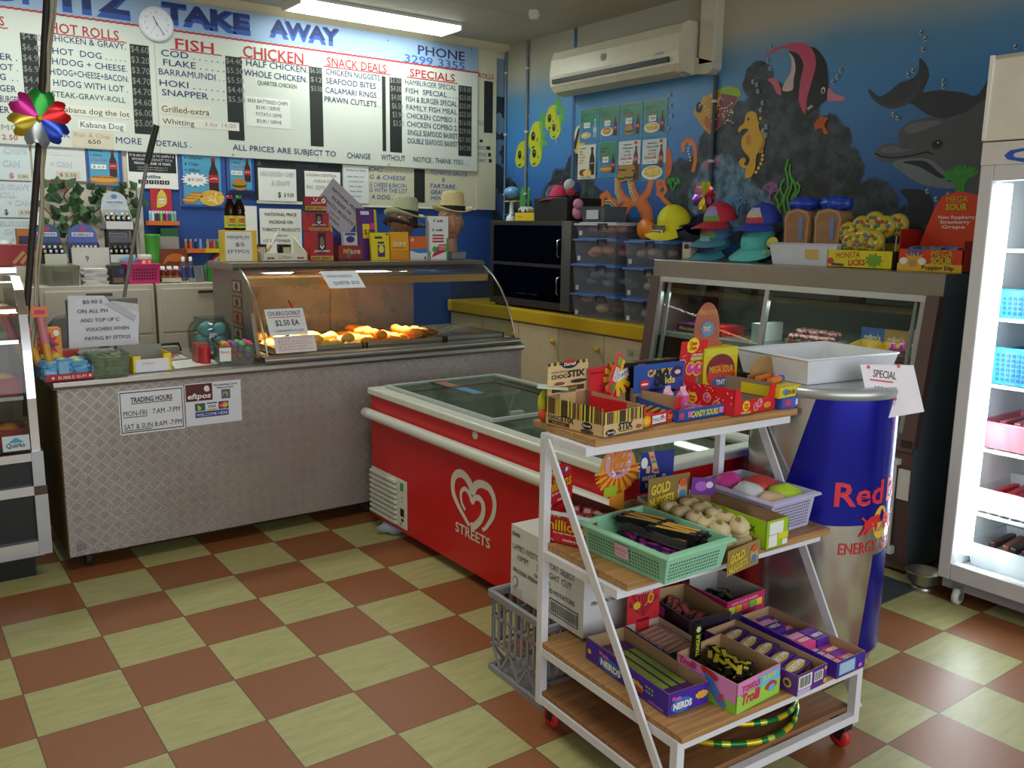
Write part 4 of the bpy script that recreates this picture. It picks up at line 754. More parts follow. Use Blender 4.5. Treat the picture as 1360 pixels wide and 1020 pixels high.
card(1.42,2.17,ZT,.135,.165,.09,JR,'jerky_box','red beef jerky carton, lowest of the jerky stack','box',jerky)
card(1.415,2.175,ZT+.167,.12,.10,.085,JR,'jerky_box','red beef jerky carton in the middle of the jerky stack','box',jerky)
t=card(1.395,2.18,ZT+.269,.13,.085,.03,'2a1512','jerky_box','black and red beef jerky pack, topmost of the jerky stack','box',lambda b,f,w,h:(b.rect(f,0,.4*h,w,h,M(JR),1),b.line(f,[(.4*w,.9*h),(.5*w,.7*h),(.6*w,.9*h)],.03*w,WHITE,2),b.text(f,"JACK LINK'S",.3*w,.55*h,.12*h,WHITE,w=.45*w,bold=1,k=2),b.disc(f,.86*w,.75*h,.1*w,.17*h,WHITE,3),b.text(f,'$1',.81*w,.68*h,.14*h,INK,k=4,bold=1),b.rect(f,.02*w,.12*h,.98*w,.38*h,M('d0a53a'),2),b.text(f,'BEEF JERKY',.08*w,.17*h,.16*h,INK,w=.84*w,bold=1,k=3)),lean=-.0)
tag(TILT.build('tobacco_notice'),'tilted grey tobacco price sheet propped behind the jerky stack','notice')
card(1.585,2.165,ZT,.15,.085,.10,'8f2420','novelty_box','red novelty bomb box between the jerky and the yellow packs','box',lambda b,f,w,h:(b.text(f,'FART',.2*w,.5*h,.3*h,M('e0c02a'),w=.3*w,bold=1.4,k=2,shear=.1),b.text(f,'BOMB',.5*w,.45*h,.28*h,WHITE,w=.4*w,bold=1.2,k=2,shear=.1),b.disc(f,.42*w,.36*h,.1*w,.2*h,M('6a6a60'),2,18,.2),b.rect(f,.0,.0,w,.12*h,M('6a1a18'),1)))
card(1.635,2.20,ZT+.086,.085,.075,.03,'c9c9cc','novelty_packet','small purple and white packet standing on the red novelty bomb box','packet',lambda b,f,w,h:(b.disc(f,.5*w,.45*h,.32*w,.25*h,M('3a2f6a'),1),b.rect(f,.1*w,.75*h,.9*w,.95*h,M('5a4a8a'),1)))
card(1.575,2.32,ZT,.14,.29,.02,'3a2a6a','sim_card_pack','dark blue and yellow card pack behind the red novelty bomb box','packet',lambda b,f,w,h:(b.sheet(curve([(0,.2*h),(.5*w,.5*h),(.9*w,.35*h),(w,.6*h),(.6*w,.75*h),(.2*w,.9*h),(.3*w,.6*h)],3),M('2a5fb8'),f,1),b.line(f,[(.1*w,.9*h),(.35*w,.6*h),(.1*w,.2*h)],.1*w,YEL,2)),lean=.1)
card(1.765,2.27,ZT+.0,.15,.295,.012,'dcd023','sim_card_pack','plain yellow card pack behind the purple one','packet',None,lean=.08,rz=.2)
card(1.757,2.245,ZT+.0,.11,.30,.012,'5a2a7a','sim_card_pack','purple prepaid card pack with a $2 square','packet',lambda b,f,w,h:(b.rect(f,.2*w,.88*h,.7*w,.95*h,M('d8d8e0'),1),b.rect(f,.28*w,.42*h,.7*w,.7*h,YEL,1),b.text(f,'$2',.36*w,.5*h,.1*h,INK,k=2,bold=.5),b.rect(f,.75*w,.6*h,.98*w,.72*h,M('d03a8a'),2)),lean=.1)
card(1.80,2.175,ZT,.118,.16,.02,'e3cf1c','sim_card_pack','yellow prepaid card pack with a dark badge','packet',lambda b,f,w,h:(b.rect(f,.2*w,.78*h,.62*w,.86*h,M('4a3a1a'),1),b.rect(f,.82*w,.9*h,.95*w,.98*h,M('c8303a'),1),b.rect(f,.35*w,.12*h,.75*w,.55*h,M('4a2a6a'),1),b.disc(f,.55*w,.4*h,.15*w,.14*h,M('e8d84a'),2),b.rect(f,.36*w,.6*h,.72*w,.67*h,M('3a2a5a'),2)),lean=.06)
card(1.925,2.17,ZT,.122,.165,.02,'e6a81a','sim_card_pack','orange yellow SIM card pack','packet',lambda b,f,w,h:(b.text(f,'SIM',.15*w,.5*h,.16*h,WHITE,w=.65*w,bold=2,k=2),b.rect(f,.12*w,.42*h,.8*w,.45*h,M('8a6a1a'),1),b.rect(f,0,0,w,.36*h,M('d9901a'),1)),lean=.06)
card(2.055,2.17,ZT,.118,.14,.02,'dc6a2c','sim_card_pack','orange and white card pack with a blue swoosh','packet',lambda b,f,w,h:(b.rect(f,0,0,w,.45*h,M('d8dce2'),1),b.sheet([(0,.45*h),(w,.5*h),(w,.3*h),(.5*w,.28*h),(.0,.4*h)],M('2f7fc8'),f,2),b.disc(f,.15*w,.85*h,.08*w,.08*h,M('e8b8a0'),1),b.disc(f,.88*w,.08*h,.06*w,.06*h,M('2a4a9a'),2)),lean=.05)
card(2.185,2.165,ZT,.135,.262,.045,'e8ebe8','lighter_carton','tall white and green lighter carton in front of the mannequin','box',lambda b,f,w,h:(b.text(f,'B',.2*w,.87*h,.06*h,M('2fa04a'),bold=2,k=2,shear=.2),b.text(f,'olt',.38*w,.87*h,.055*h,INK,w=.35*w,bold=1.5,k=2,shear=.2),b.text(f,'B',.15*w,.66*h,.06*h,M('2fa04a'),bold=2,k=2,shear=.2),b.text(f,'olt',.33*w,.66*h,.055*h,INK,w=.38*w,bold=1.5,k=2,shear=.2),[b.rect(f,.16*w,(.54-.07*i)*h,.76*w,(.58-.07*i)*h,M('b8324a'),1)for i in range(3)],b.sheet([(.1*w,.05*h),(.5*w,.35*h),(.95*w,.36*h),(.95*w,.2*h)],M('c8284a'),f,1),b.text(f,'HOLD',.5*w,.28*h,.05*h,WHITE,w=.38*w,bold=1.2,k=3),b.text(f,'FIRMER',.5*w,.22*h,.045*h,WHITE,w=.38*w,bold=1.2,k=3),b.disc(f,.28*w,.24*h,.13*w,.07*h,M('35b048'),2),b.rect(f,.9*w,0,w,.5*h,M('2fa83a'),2),b.rect(f,0,0,.06*w,.2*h,M('2fa83a'),2)))
# mannequin heads and hats
SK=M('a87a5e',.45,noise=.05)
def head(loc,rz,sk,label):
 t=thing('mannequin_head',label,'mannequin',loc,rz)
 def fm(p):
  q=p.copy();z=p.z/.115
  if z<-.2 and p.y<0:q.x*=1-.25*(-.2-z)
  if p.y>0:q.y*=1.08
  q.x*=1-.1*max(0,z-.5)
  if p.y<-.05 and abs(p.x)<.014 and-.35<z<.12:q.y-=.02*(.12-z)/.47*(1-abs(p.x)/.016)
  if p.y<-.04 and .05<z<.3 and .016<abs(p.x)<.05:q.y+=.008
  if p.y<-.04 and z<-.65:q.y-=.008
  return q
 b=MB();b.ball((0,0,.235),(.078,.095,.115),sk,40,28,fm);b.lathe([(.075,0),(.068,.015),(.05,.05),(.046,.11),(.05,.16)],(0,.018,0),sk,24)
 for s in(-1,1):b.ball((s*.079,.012,.225),(.01,.02,.03),sk,10,8)
 part(b,'head',t)
 for s in(-1,1):
  b=MB();b.ball((s*.03,-.079,.252),(.014,.008,.007),WHITE,10,6);b.ball((s*.03,-.0855,.252),(.006,.003,.006),M('4a5a5a',.2),8,6);b.line(frY(0,-.09,0),[(s*.015,.272),(s*.032,.277),(s*.048,.27)],.004,M('4a3022'),1);part(b,'eye',t)
 b=MB();b.ball((0,-.088,.165),(.024,.01,.007),M('8a4a44',.4),12,6);part(b,'mouth',t)
 return t
head((2.08,2.31,ZT),-.3,M('7a5240',.5,noise=.05),'brown mannequin head in the green hat, half hidden by card packs');head((2.42,2.30,ZT),-.35,SK,'tan mannequin head facing out under the straw hat, beside the tall white carton')
b=MB();b.tube([(2.36,2.21,ZT+.255),(2.385,2.20,ZT+.25)],.002,INK,6)
def hat(loc,rot,straw,band,label,R=.125,tall=.105,woven=False):
 t=thing('hat',label,'hat',loc);t.rotation_euler=rot;m=M(straw,.8,noise=.12,scale=60,bump=.3);n=36
 b=MB();vs=[]
 for r,zz in((.082,0),(.1,.004),(R,.012),(R+.004,.008),(.1,-.003),(.082,-.006)):
  for k in range(n):
   a=2*PI*k/n;vs.append((r*math.cos(a)*.92,r*math.sin(a)*1.08,zz+(.02*abs(math.cos(a))**2-.014*abs(math.sin(a)))*(r-.08)/.045))
 b.add(vs,[(i*n+k,i*n+(k+1)%n,(i+1)*n+(k+1)%n,(i+1)*n+k)for i in range(5)for k in range(n)],m,True);part(b,'brim',t)
 b=MB();vs=[];pf=[(.084,0),(.08,tall*.5),(.074,tall*.85),(.066,tall*.97),(.045,tall),(.0,tall*.9)]
 for r,zz in pf:
  for k in range(n):
   a=2*PI*k/n;pin=1-.16*(zz/tall)*max(0,-math.sin(a))*abs(math.cos(a));vs.append((r*math.cos(a)*.92*pin,r*math.sin(a)*1.08,zz))
 b.add(vs,[(i*n+k,i*n+(k+1)%n,(i+1)*n+(k+1)%n,(i+1)*n+k)for i in range(5)for k in range(n)],m,True);part(b,'crown',t)
 if band:
  b=MB();vs=[]
  for r,zz in((.086,.0),(.0855,.03)):
   for k in range(n):a=2*PI*k/n;vs.append((r*math.cos(a)*.925,r*math.sin(a)*1.085,zz))
  b.add(vs,[(k,(k+1)%n,n+(k+1)%n,n+k)for k in range(n)],M(band,.8),True);part(b,'hat_band',t)
 return t
hat((2.09,2.30,ZT+.205),(.0,.15,.2),'26241f',None,'dark woven hat sitting under the pale green one',.13,.06)
hat((2.09,2.30,ZT+.262),(.0,.16,.2),'aab08c','1a1a18','pale green trilby with a black band on the left hand mannequin',.125,.115)
hat((2.43,2.29,ZT+.30),(-.0,.03,-.2),'d3c08a','15130f','cream straw trilby with a black band on the right hand mannequin',.135,.12)
b=MB();b.box(2.345,2.17,ZT,2.455,2.26,ZT+.003,GL('c8d0d0',.15,.05,.25,'a8b0b0'))
for q in((2.345,2.17,2.455,2.173),(2.345,2.257,2.455,2.26),(2.345,2.17,2.348,2.26),(2.452,2.17,2.455,2.26)):b.box(q[0],q[1],ZT,q[2],q[3],ZT+.045,GL('c8d0d0',.15,.05,.3,'a8b0b0'))
tag(b.build('clear_tray'),'small clear plastic tray below the right hand mannequin','tray')
# ================================================================== counter top goods
ZC=.8685
t=thing('candy_box','red open carton of blue wrapped bubble gum at the left end of the counter','box',(.06,1.70,ZC),.06)
b=MB();R2=M('b01c24',.5)
b.box(-.095,-.11,0,.095,.12,.003,R2);b.box(-.095,-.11,0,.095,-.107,.03,R2);b.box(-.095,.117,0,.095,.12,.10,R2);b.box(-.095,-.11,0,-.092,.12,.055,M('7ab0d8'));b.box(.092,-.11,0,.095,.12,.055,M('7ab0d8'));b.box(-.04,-.108,.03,.0,-.106,.08,M('7ab0d8'))
f=frY(-.095,-.11,0);b.text(f,'BUBBLE GUM',.05,.008,.014,WHITE,w=.11,bold=1.2,k=2);b.disc(f,.03,.015,.008,.008,WHITE,2,10,.5);b.disc(f,.175,.015,.008,.008,WHITE,2,10,.5);part(b,'carton',t)
def sweet(cols,L=.05,r=.011,name='wrapped_sweet'):
 b=MB();b.box(-L/2,-r,0,L/2,r,r*1.5,M(cols[0],.3));b.rect(frZ(-L/2,-r,r*1.5),L*.25,r*.3,L*.75,r*1.6,M(cols[1],.3),1)
 for s in(-1,1):b.hexa([(s*L/2,-r*.4,r*.5),(s*L/2,r*.4,r*.5),(s*(L/2+.012),r*1.1,r*.2),(s*(L/2+.012),-r*1.1,r*.2),(s*L/2,-r*.4,r),(s*L/2,r*.4,r),(s*(L/2+.012),r*1.1,r),(s*(L/2+.012),-r*1.1,r)],M(cols[0],.3))
 return b
def fill(b,name,frame,nx,ny,x0,x1,y0,y1,z,label,cat,group,layers=1,lz=.018,jit=.25,base_rz=0,tilt=.15,seed=1):
 """copies of one small thing laid in rows; frame(lx, ly, z) gives the world point"""
 rd=random.Random(seed);o0=None
 for l in range(layers):
  for i in range(nx):
   for j in range(ny):
    lx=x0+(x1-x0)*((i+.5)/nx)+rd.uniform(-.003,.003);ly=y0+(y1-y0)*((j+.5)/ny)+rd.uniform(-.003,.003)
    loc=frame(lx,ly,z+l*lz);rot=(rd.uniform(-tilt,tilt),rd.uniform(-tilt,tilt),base_rz+rd.uniform(-jit,jit)+l*.2)
    if o0 is None:o0=b.build(name);tag(o0,label,cat,group);o0.location=loc;o0.rotation_euler=rot
    else:dup(o0,loc,rot)
fill(sweet(('6fb4e0','d8e04a')),'wrapped_sweet',lambda x,y,z:(.06+x,1.70+y,ZC+z),3,6,-.085,.085,-.09,.10,.006,'blue wrapped gum piece in the red carton on the counter','sweet','blue gum in the red carton',4,.017,.5,seed=3)
t=thing('clear_tub','clear square tub of green and orange wrapped sweets on the counter','tub',(.235,1.68,ZC));CL=GL('e4e8e2',.12,.03,.08,'d8dcd4')
def tubparts(t,w,d,h,m,rim=True,th=.003,body='tub',extra=None):
 b=MB();a,c=w/2,d/2;k=.9
 b.hexa([(-a*k,-c*k,0),(a*k,-c*k,0),(a*k,c*k,0),(-a*k,c*k,0),(-a*k,-c*k,th),(a*k,-c*k,th),(a*k,c*k,th),(-a*k,c*k,th)],m)
 for q in range(4):
  P4=[(-a,-c),(a,-c),(a,c),(-a,c)];p,r=P4[q],P4[(q+1)%4];i_=lambda v,s:(v[0]*s,v[1]*s)
  s2=1-th/a
  A,B=i_(p,k),i_(r,k);A2,B2=i_(A,s2),i_(B,s2);C_,D_=p,r;C2,D2=i_(p,s2),i_(r,s2)
  b.hexa([(*A,0),(*B,0),(*B2,0),(*A2,0),(*C_,h),(*D_,h),(*D2,h),(*C2,h)],m)
 if rim:b.tube([(-a,-c,h),(a,-c,h),(a,c,h),(-a,c,h)],.004,m,6,closed=True)
 if extra:extra(b)
 part(b,body,t);return t
tubparts(t,.155,.16,.095,CL)
fill(sweet(('5f9a3a','c8a04a'),.03,.012),'wrapped_sweet',lambda x,y,z:(.235+x,1.68+y,ZC+z),3,4,-.055,.055,-.06,.06,.005,'green and orange wrapped sweet in the clear tub on the counter','sweet','sweets in the clear counter tub',4,.02,.6,seed=4)
b=MB();b.box(.135,1.77,ZC+.085,.30,1.90,ZC+.09,GL('e4e8e2',.12,.05,.3,'cfc8c4'));b.box(.14,1.78,ZC,.29,1.89,ZC+.085,GL('e4e8e2',.12,.05,.3,'b89a98'));tag(b.build('clear_tub'),'second clear lidded tub behind the tub of wrapped sweets','tub')
t=thing('display_box','yellow and grey display box with a white paper note on the counter','box',(.415,1.70,ZC),.03)
b=MB();b.box(-.085,-.06,0,-.05,-.055,.075,YEL);b.box(.05,-.06,0,.085,-.055,.08,YEL);b.box(-.085,-.06,0,-.082,.1,.075,YEL);b.box(.082,-.06,0,.085,.1,.08,YEL);b.box(-.085,-.06,0,.085,.1,.003,M('8a8a84'));b.box(-.085,.097,0,.085,.1,.105,M('8a8a84',.5));part(b,'carton',t)
b=MB();b.box(-.075,-.064,.003,.07,-.0605,.06,M('e3e4ec',.6));b.text(frY(-.075,-.064,.003),'$2.00 each',.03,.035,.009,M('9a9ab0'),k=2);part(b,'note',t)
b=MB();b.sheet([(.52,1.66,ZC+.002),(.77,1.72,ZC+.002),(.74,1.93,ZC+.002),(.56,1.90,ZC+.002)],PAPER);b.sheet([(.52,1.66,ZC+.0005),(.56,1.90,ZC+.0005),(.74,1.93,ZC+.0005),(.77,1.72,ZC+.0005)],PAPER);[b.line(frZ(0,0,ZC+.002),[(.56,1.7+i*.03),(.72,1.73+i*.03)],.003,M('b8b8b4'),1)for i in range(6)];tag(b.build('paper_sheet'),'loose white paper lying on the counter','paper')
b=MB();b.box(.50,1.95,ZC,.66,2.10,ZC+.006,M('c8c2ba'));f=frZ(.5,1.95,ZC+.006);b.disc(f,.06,.06,.05,.05,M('b03a38'),1);b.disc(f,.06,.06,.035,.03,WHITE,2);b.disc(f,.11,.11,.04,.03,M('b03a38'),1);tag(b.build('magazine'),'flat red and white magazine behind the loose paper','magazine')
b=MB();b.tube([(.51,2.22,ZC+.01),(.55,2.18,ZC+.05),(.68,2.18,ZC+.05),(.70,2.22,ZC+.01)],.007,BLK,8);b.box(.53,2.16,ZC,.68,2.30,ZC+.035,M('8a867c',.5));tag(b.build('card_machine'),'low grey device with a black wire frame on the counter','device')
t=thing('ball_box','clear box of bright coloured bouncy balls beside the hot food cabinet','box',(.815,1.72,ZC),-.1);tubparts(t,.17,.14,.09,CL)
b=MB();b.box(-.083,-.0745,.02,-.03,-.0725,.085,PAPER);b.text(frY(-.083,-.0745,.02),'Bouncy',.006,.04,.012,M('c0405a'),w=.04,bold=.4,k=2);part(b,'paper_label',t)
cols=['4fbf5a','d8508a','e06a3a','7a4f9a','58c87a','e8436a','d8d24a','8a5ab0']
for i in range(36):
 l=i//12;j=i%12;b=MB();b.ball((0,0,0),.0165,M(cols[(i*5+l)%8],.5),14,8);o=b.build('bouncy_ball');o.location=(.76+(j%4)*.036+.006*l,1.685+(j//4)*.036,ZC+.02+l*.028)
 c=['green','pink','orange','purple','bright green','hot pink','yellow','violet'][(i*5+l)%8];tag(o,c+' bouncy ball in the clear ball box','ball',c+' bouncy balls')
b=MB();b.box(.655,1.78,ZC,.715,1.86,ZC+.095,M('9a4a3a',.4));b.lathe([(.025,0),(.025,.08)],(.69,1.765,ZC),M('b8202a',.4),16);tag(b.build('red_tin'),'dark red tin left of the ball box','tin')
t=thing('glass_jar','round glass jar of big pale blue gobstoppers behind the ball box','jar',(.79,2.0,ZC))
b=MB();b.lathe([(.0,0),(.085,0),(.105,.03),(.11,.12),(.10,.16),(.075,.185),(.078,.2),(.072,.2),(.07,.185),(.094,.158),(.104,.12),(.099,.032),(.08,.006),(.0,.006)],(0,0,0),GL('e8eeec',.14),28);part(b,'jar',t)
for i,(x,y,z)in enumerate(((-.05,-.045,.04),(.035,-.05,.04),(.05,.03,.04),(-.03,.045,.04),(-.035,-.03,.105),(.04,-.03,.105),(.0,.045,.105))):
 b=MB();b.ball((0,0,0),.034,M('7fb9c0',.5,noise=.2,scale=30),18,12);o=b.build('gobstopper');o.location=(.79+x,2.0+y,ZC+z);tag(o,'big pale blue gobstopper inside the round glass jar','sweet','gobstoppers in the glass jar')
 # party box and sparkler wands
t=thing('party_box','red and yellow starry gift box behind the bubble gum carton','box',(.02,1.86,ZC))
b=MB();b.box(-.055,-.045,0,.06,.045,.2,M('e08a1c',.4));f=frY(-.055,-.045,0);b.disc(f,.057,.13,.05,.06,M('c8282a'),1,20,.4);b.disc(f,.06,.125,.03,.045,M('2a2f7a'),2,10,.5);b.disc(f,.03,.05,.03,.04,M('e8d22a'),2,16);b.disc(f,.09,.06,.02,.03,M('e8d22a'),2,16);b.disc(f,.06,.12,.01,.012,WHITE,3,10,.5);b.disc(f,.095,.18,.012,.014,WHITE,3);part(b,'carton',t)
for i,(dx,dz)in enumerate(((-.09,.2),(-.06,.23),(-.03,.22))):
 t=thing('candy_stick',['leftmost','middle','rightmost'][i]+' pink and yellow powder stick leaning by the left display case','sweet',(-.055+i*.035,1.80-i*.045,ZC+.03))
 b=MB();b.tube([(0,0,0),(dx*.5,0,.12)],.016,M('dca03a',.3),10);b.tube([(dx*.5,0,.12),(dx,0,.27)],.019,M('c87a86',.3),10);part(b,'tube',t)
 b=MB();b.box(dx-.03,-.022,.235,dx+.03,-.018,.28,M('e0752a',.4));b.rect(frY(dx-.03,-.022,.235),.01,.012,.05,.03,M('c82a5a'),1);part(b,'header_label',t)
 # notice on the register screen
t=thing('register_screen','back of a till screen with the card surcharge notice taped on','till',(.30,2.02,ZC))
b=MB();b.box(-.06,-.01,0,.06,.08,.02,M('4a4a48'));b.box(-.02,.02,.02,.02,.05,.12,M('4a4a48'));part(b,'stand',t)
b=MB();b.box(-.16,-.03,.10,.15,.02,.31,M('6a6862',.5));b.lathe([(.07,-.02),(.08,0),(.07,.03)],(-.17,-.0,.16),M('555550',.5),20,'y');part(b,'screen_back',t,bevel=.006)
b=MB();b.sheet([(-.165,-.034,.085),(.14,-.038,.085),(.15,-.036,.245),(.04,-.034,.27),(.0,-.035,.325),(-.155,-.033,.33)],M('dfe0e8',.6));b.sheet([(.0,-.037,.285),(.125,-.045,.20),(.135,-.05,.225),(.03,-.045,.30)],M('c9cad2',.6));b.sheet([(.03,-.034,.30),(.15,-.034,.28),(.15,-.034,.18),(.06,-.034,.25)],M('cfd4d0',.6))
f=frY(-.165,-.0385,.085)
for i,s in enumerate(['$0.90 S','ON ALL PH','AND TOP UP C','VOUCHERS WHEN','PAYING BY EFTPOS']):b.text(f,s,(.07,.045,.055,.075,.07)[i],.205-i*.043,.018,M('3a3a40'),w=(.085,.13,.17,.19,.2)[i],bold=.3,k=2)
part(b,'notice',t)
# ================================================================== freezer
t=thing('chest_freezer','red ice cream chest freezer with a white heart emblem and glass lids','freezer',(1.82,.5,0))
FX0,FX1,FY0,FY1=1.42,2.20,-.40,1.457
b=MB();FRD=M('cf1a20',.32,noise=.03)
b.box(FX0,FY0,.055,FX0+.05,FY1,.695,FRD);b.box(FX1-.05,FY0,.055,FX1,FY1,.695,FRD);b.box(FX0+.05,FY0,.055,FX1-.05,FY0+.05,.695,FRD);b.box(FX0+.05,FY1-.05,.055,FX1-.05,FY1,.695,FRD);b.box(FX0+.05,FY0+.05,.055,FX1-.05,FY1-.05,.12,M('d5d8d5'))
part(b,'body',t,True)
b=MB();LN=M('dfe4df',.5);b.box(FX0+.05,FY0+.05,.12,FX0+.056,FY1-.05,.69,LN);b.box(FX1-.056,FY0+.05,.12,FX1-.05,FY1-.05,.69,LN);b.box(FX0+.056,FY0+.05,.12,FX1-.056,FY0+.056,.69,LN);b.box(FX0+.056,FY1-.056,.12,FX1-.056,FY1-.05,.69,LN);part(b,'liner',t,True)
FW=M('d9ddd2',.35)
b=MB()
for q in((FX0-.02,FY0-.015,FX0+.055,FY1+.01),(FX1-.055,FY0-.015,FX1+.02,FY1+.01),(FX0+.055,FY0-.015,FX1-.055,FY0+.055),(FX0+.055,FY1-.055,FX1-.055,FY1+.01)):b.box(q[0],q[1],.695,q[2],q[3],.73,FW)
part(b,'rim',t,True,.008)
b=MB();b.tube([(FX0-.028,FY1+.01,.60),(FX0-.028,FY0,.60)],.026,FW,14);b.ball((FX0-.028,FY1+.01,.60),.026,FW);b.ball((FX0-.028,FY0,.60),.026,FW);b.tube([(FX0,FY0-.018,.60),(FX1,FY0-.018,.60)],.018,FW,14);part(b,'bumper',t,True)
b=MB();f=frX(FX0-.001,FY1,.08)
b.box(FX0-.006,1.09,.075,FX0-.001,FY1,.32,FW)
for i in range(9):b.box(FX0-.022,1.185,.085+i*.026,FX0-.006,FY1-.005,.10+i*.026,FW)
part(b,'vent_grille',t,True,.002)
b=MB();f=frX(FX0-.0065,1.17,.08);b.rect(f,.018,.185,.05,.225,M('3f9a4a'),1);b.rect(f,.018,.055,.055,.095,BLK,1);b.rect(f,.028,.03,.05,.045,BLK,1);b.disc(f,.025,.015,.006,.006,M('b8262a'),1);b.disc(f,.035,.13,.003,.004,BLK,1);b.disc(f,.035,.15,.005,.007,M('8a8a80'),1);part(b,'control_panel',t,True)
f=frX(FX0-.001,0,0);HW=M('e3ddd2',.4);b=MB()
def heart(cx,cz,s,wd,end):
 pts=[]
 for i in range(end):
  a=i/40.0*2*PI;pts.append((cx+s*(16*math.sin(a)**3)/16,cz+s*(13*math.cos(a)-5*math.cos(2*a)-2*math.cos(3*a)-math.cos(4*a))/16))
 return pts
def ring(pts,wf):
 for i in range(len(pts)-1):b.line(f,[pts[i],pts[i+1]],wf(i/len(pts)),HW,1)
ring(curve([(-.44,.275),(-.40,.31),(-.365,.36),(-.357,.42),(-.39,.465),(-.45,.472),(-.495,.455),(-.52,.425),(-.545,.455),(-.59,.478),(-.64,.472),(-.675,.435),(-.675,.38),(-.64,.335),(-.59,.295),(-.53,.26)],4)[:-4],lambda q:.016+.022*math.sin(q*PI))
ring(curve([(-.525,.265),(-.47,.30),(-.44,.345),(-.44,.385),(-.47,.405),(-.505,.395),(-.522,.375),(-.545,.405),(-.58,.418),(-.61,.395),(-.605,.35),(-.57,.315)],4)[:-4],lambda q:.032-.018*q)
part(b,'emblem',t,True);b=MB();b.text(f,'STREETS',-.655,.205,.048,HW,w=.27,bold=.8,k=2)
part(b,'wordmark',t,True)
for y,z in((.505,.672),(-.05,.672)):b=MB();b.lathe([(.018,0),(.018,-.004),(.0,-.005)],(FX0,y,z),M('e0e0d8'),20,'x');part(b,'lock',t,True)
for(ya,yb,z,nm)in((FY0+.06,.52,.712,'l'),(.46,FY1-.06,.735,'r')):
 b=MB();b.box(FX0+.06,ya,z,FX1-.06,yb,z+.004,GL('e6ece6',.1,.02));part(b,'glass_lid',t,True)
 b=MB()
 for q in((FX0+.05,ya-.008,FX0+.07,yb+.008),(FX1-.07,ya-.008,FX1-.05,yb+.008),(FX0+.07,ya-.008,FX1-.07,ya+.014),(FX0+.07,yb-.014,FX1-.07,yb+.008)):b.box(q[0],q[1],z-.004,q[2],q[3],z+.009,M('b4bdb4',.4))
 b.box(1.6,ya+.02,z+.005,1.66,ya+.05,z+.02,M('9aa39a'));part(b,'lid_frame',t,True)
b=MB()
b.sheet([(1.72,.95,.7405),(1.80,.95,.7405),(1.80,1.4,.7405),(1.72,1.4,.7405)],M('3a3a40'));b.sheet([(1.73,.98,.741),(1.79,.98,.741),(1.79,1.15,.741),(1.73,1.15,.741)],M('5f8fc0'));b.sheet([(1.73,1.2,.741),(1.79,1.2,.741),(1.79,1.35,.741),(1.73,1.35,.741)],M('a86a4a'));part(b,'lid_sticker',t,True)
for i in range(5):
 y=FY0+.07+i*.345;b=MB()
 for z in(.30,.40,.50):b.tube([(FX0+.07,y,z),(FX1-.07,y,z),(FX1-.07,y+.32,z),(FX0+.07,y+.32,z)],.003,M('cfd3cf',.4),5,closed=True)
 for k in range(9):x=FX0+.07+k*.08;b.tube([(x,y,.50),(x,y,.28),(x,y+.32,.28),(x,y+.32,.50)],.002,M('cfd3cf',.4),5)
 tag(b.build('wire_basket'),['nearest','second','middle','fourth','farthest'][i]+' white wire basket inside the chest freezer, counted from the shop front','basket')
 rd=random.Random(i)
 for j in range(4):
  b=MB();c=rd.choice(['8a5a3a','b0403a','4a6a9a','c8b070','6a3a5a','a8b8a8']);b.box(0,0,0,.12,.09,.05+.02*rd.random(),M(c,.4));b.rect(frZ(0,0,.0705),.02,.02,.1,.07,M('c8c4b8'),0);o=b.build('ice_cream_pack');o.location=(FX0+.17+(j%2)*.3+rd.uniform(-.04,.04),y+.10+(j//2)*.14,.285);o.rotation_euler=(0,0,rd.uniform(-.3,.3));tag(o,'ice cream pack lying in a wire basket inside the chest freezer','ice cream','ice creams in the chest freezer')
b=MB()
for x in(FX0+.06,FX1-.06):
 for y in(FY0+.08,FY1-.08):b.tube([(x,y,0),(x,y,.06)],.025,BLK,10)
part(b,'foot',t,True)
rd=random.Random(5);b=MB();b.ball((1.47,1.30,.03),(.09,.07,.03),M('9fb0bc',.8),14,8,lambda p:p*(1+.3*math.sin(p.x*60)*math.cos(p.y*70)));tag(b.build('floor_cloth'),'crumpled grey cloth on the floor under the freezer corner','cloth')
# ================================================================== energy drink can cooler
CX,CY,CR=2.095,-.69,.245
t=thing('can_cooler','giant blue and silver energy drink can cooler behind the trolley','cooler',(CX,CY,0))
def cyl(r):return lambda a,z:Vector((CX+r*math.cos(math.radians(a)),CY+r*math.sin(math.radians(a)),z))
SIL=M('c9c6c2',.24,.9,.05,30);BLU=M('1c1fa0',.22,.55,.04);RR=M('d42a34',.4)
b=MB();b.lathe([(.0,.03),(.225,.03),(.23,.06),(CR,.09),(CR,1.0),(.24,1.015),(.232,1.02)],(CX,CY,0),SIL,72);part(b,'can_body',t,True)
def patch(l0,l1,r0,r1,z0,z1,mat,r):
 g=cyl(r);n,m=40,8;vs=[]
 for j in range(m+1):
  q=j/m;z=z0+(z1-z0)*q;a0=l0+(l1-l0)*q;a1=r0+(r1-r0)*q
  for i in range(n+1):vs.append(g(a0+(a1-a0)*i/n,z))
 b.add(vs,[(j*(n+1)+i,j*(n+1)+i+1,(j+1)*(n+1)+i+1,(j+1)*(n+1)+i)for j in range(m)for i in range(n)],mat,True)
b=MB();patch(-178,-152,-45,-60,.575,1.0,BLU,CR+.001);patch(-102,-93,10,10,.10,.46,BLU,CR+.001);patch(60,70,135,135,.575,1.0,BLU,CR+.001)
part(b,'blue_panel',t,True)
def ct(s,a0,a1,z,h,mat,bold,r=.0022):b.text(None,s,0,0,h,mat,w=1.0,bold=bold,curve=lambda a,y:cyl(CR+r)(a0+(a1-a0)*a,z+y))
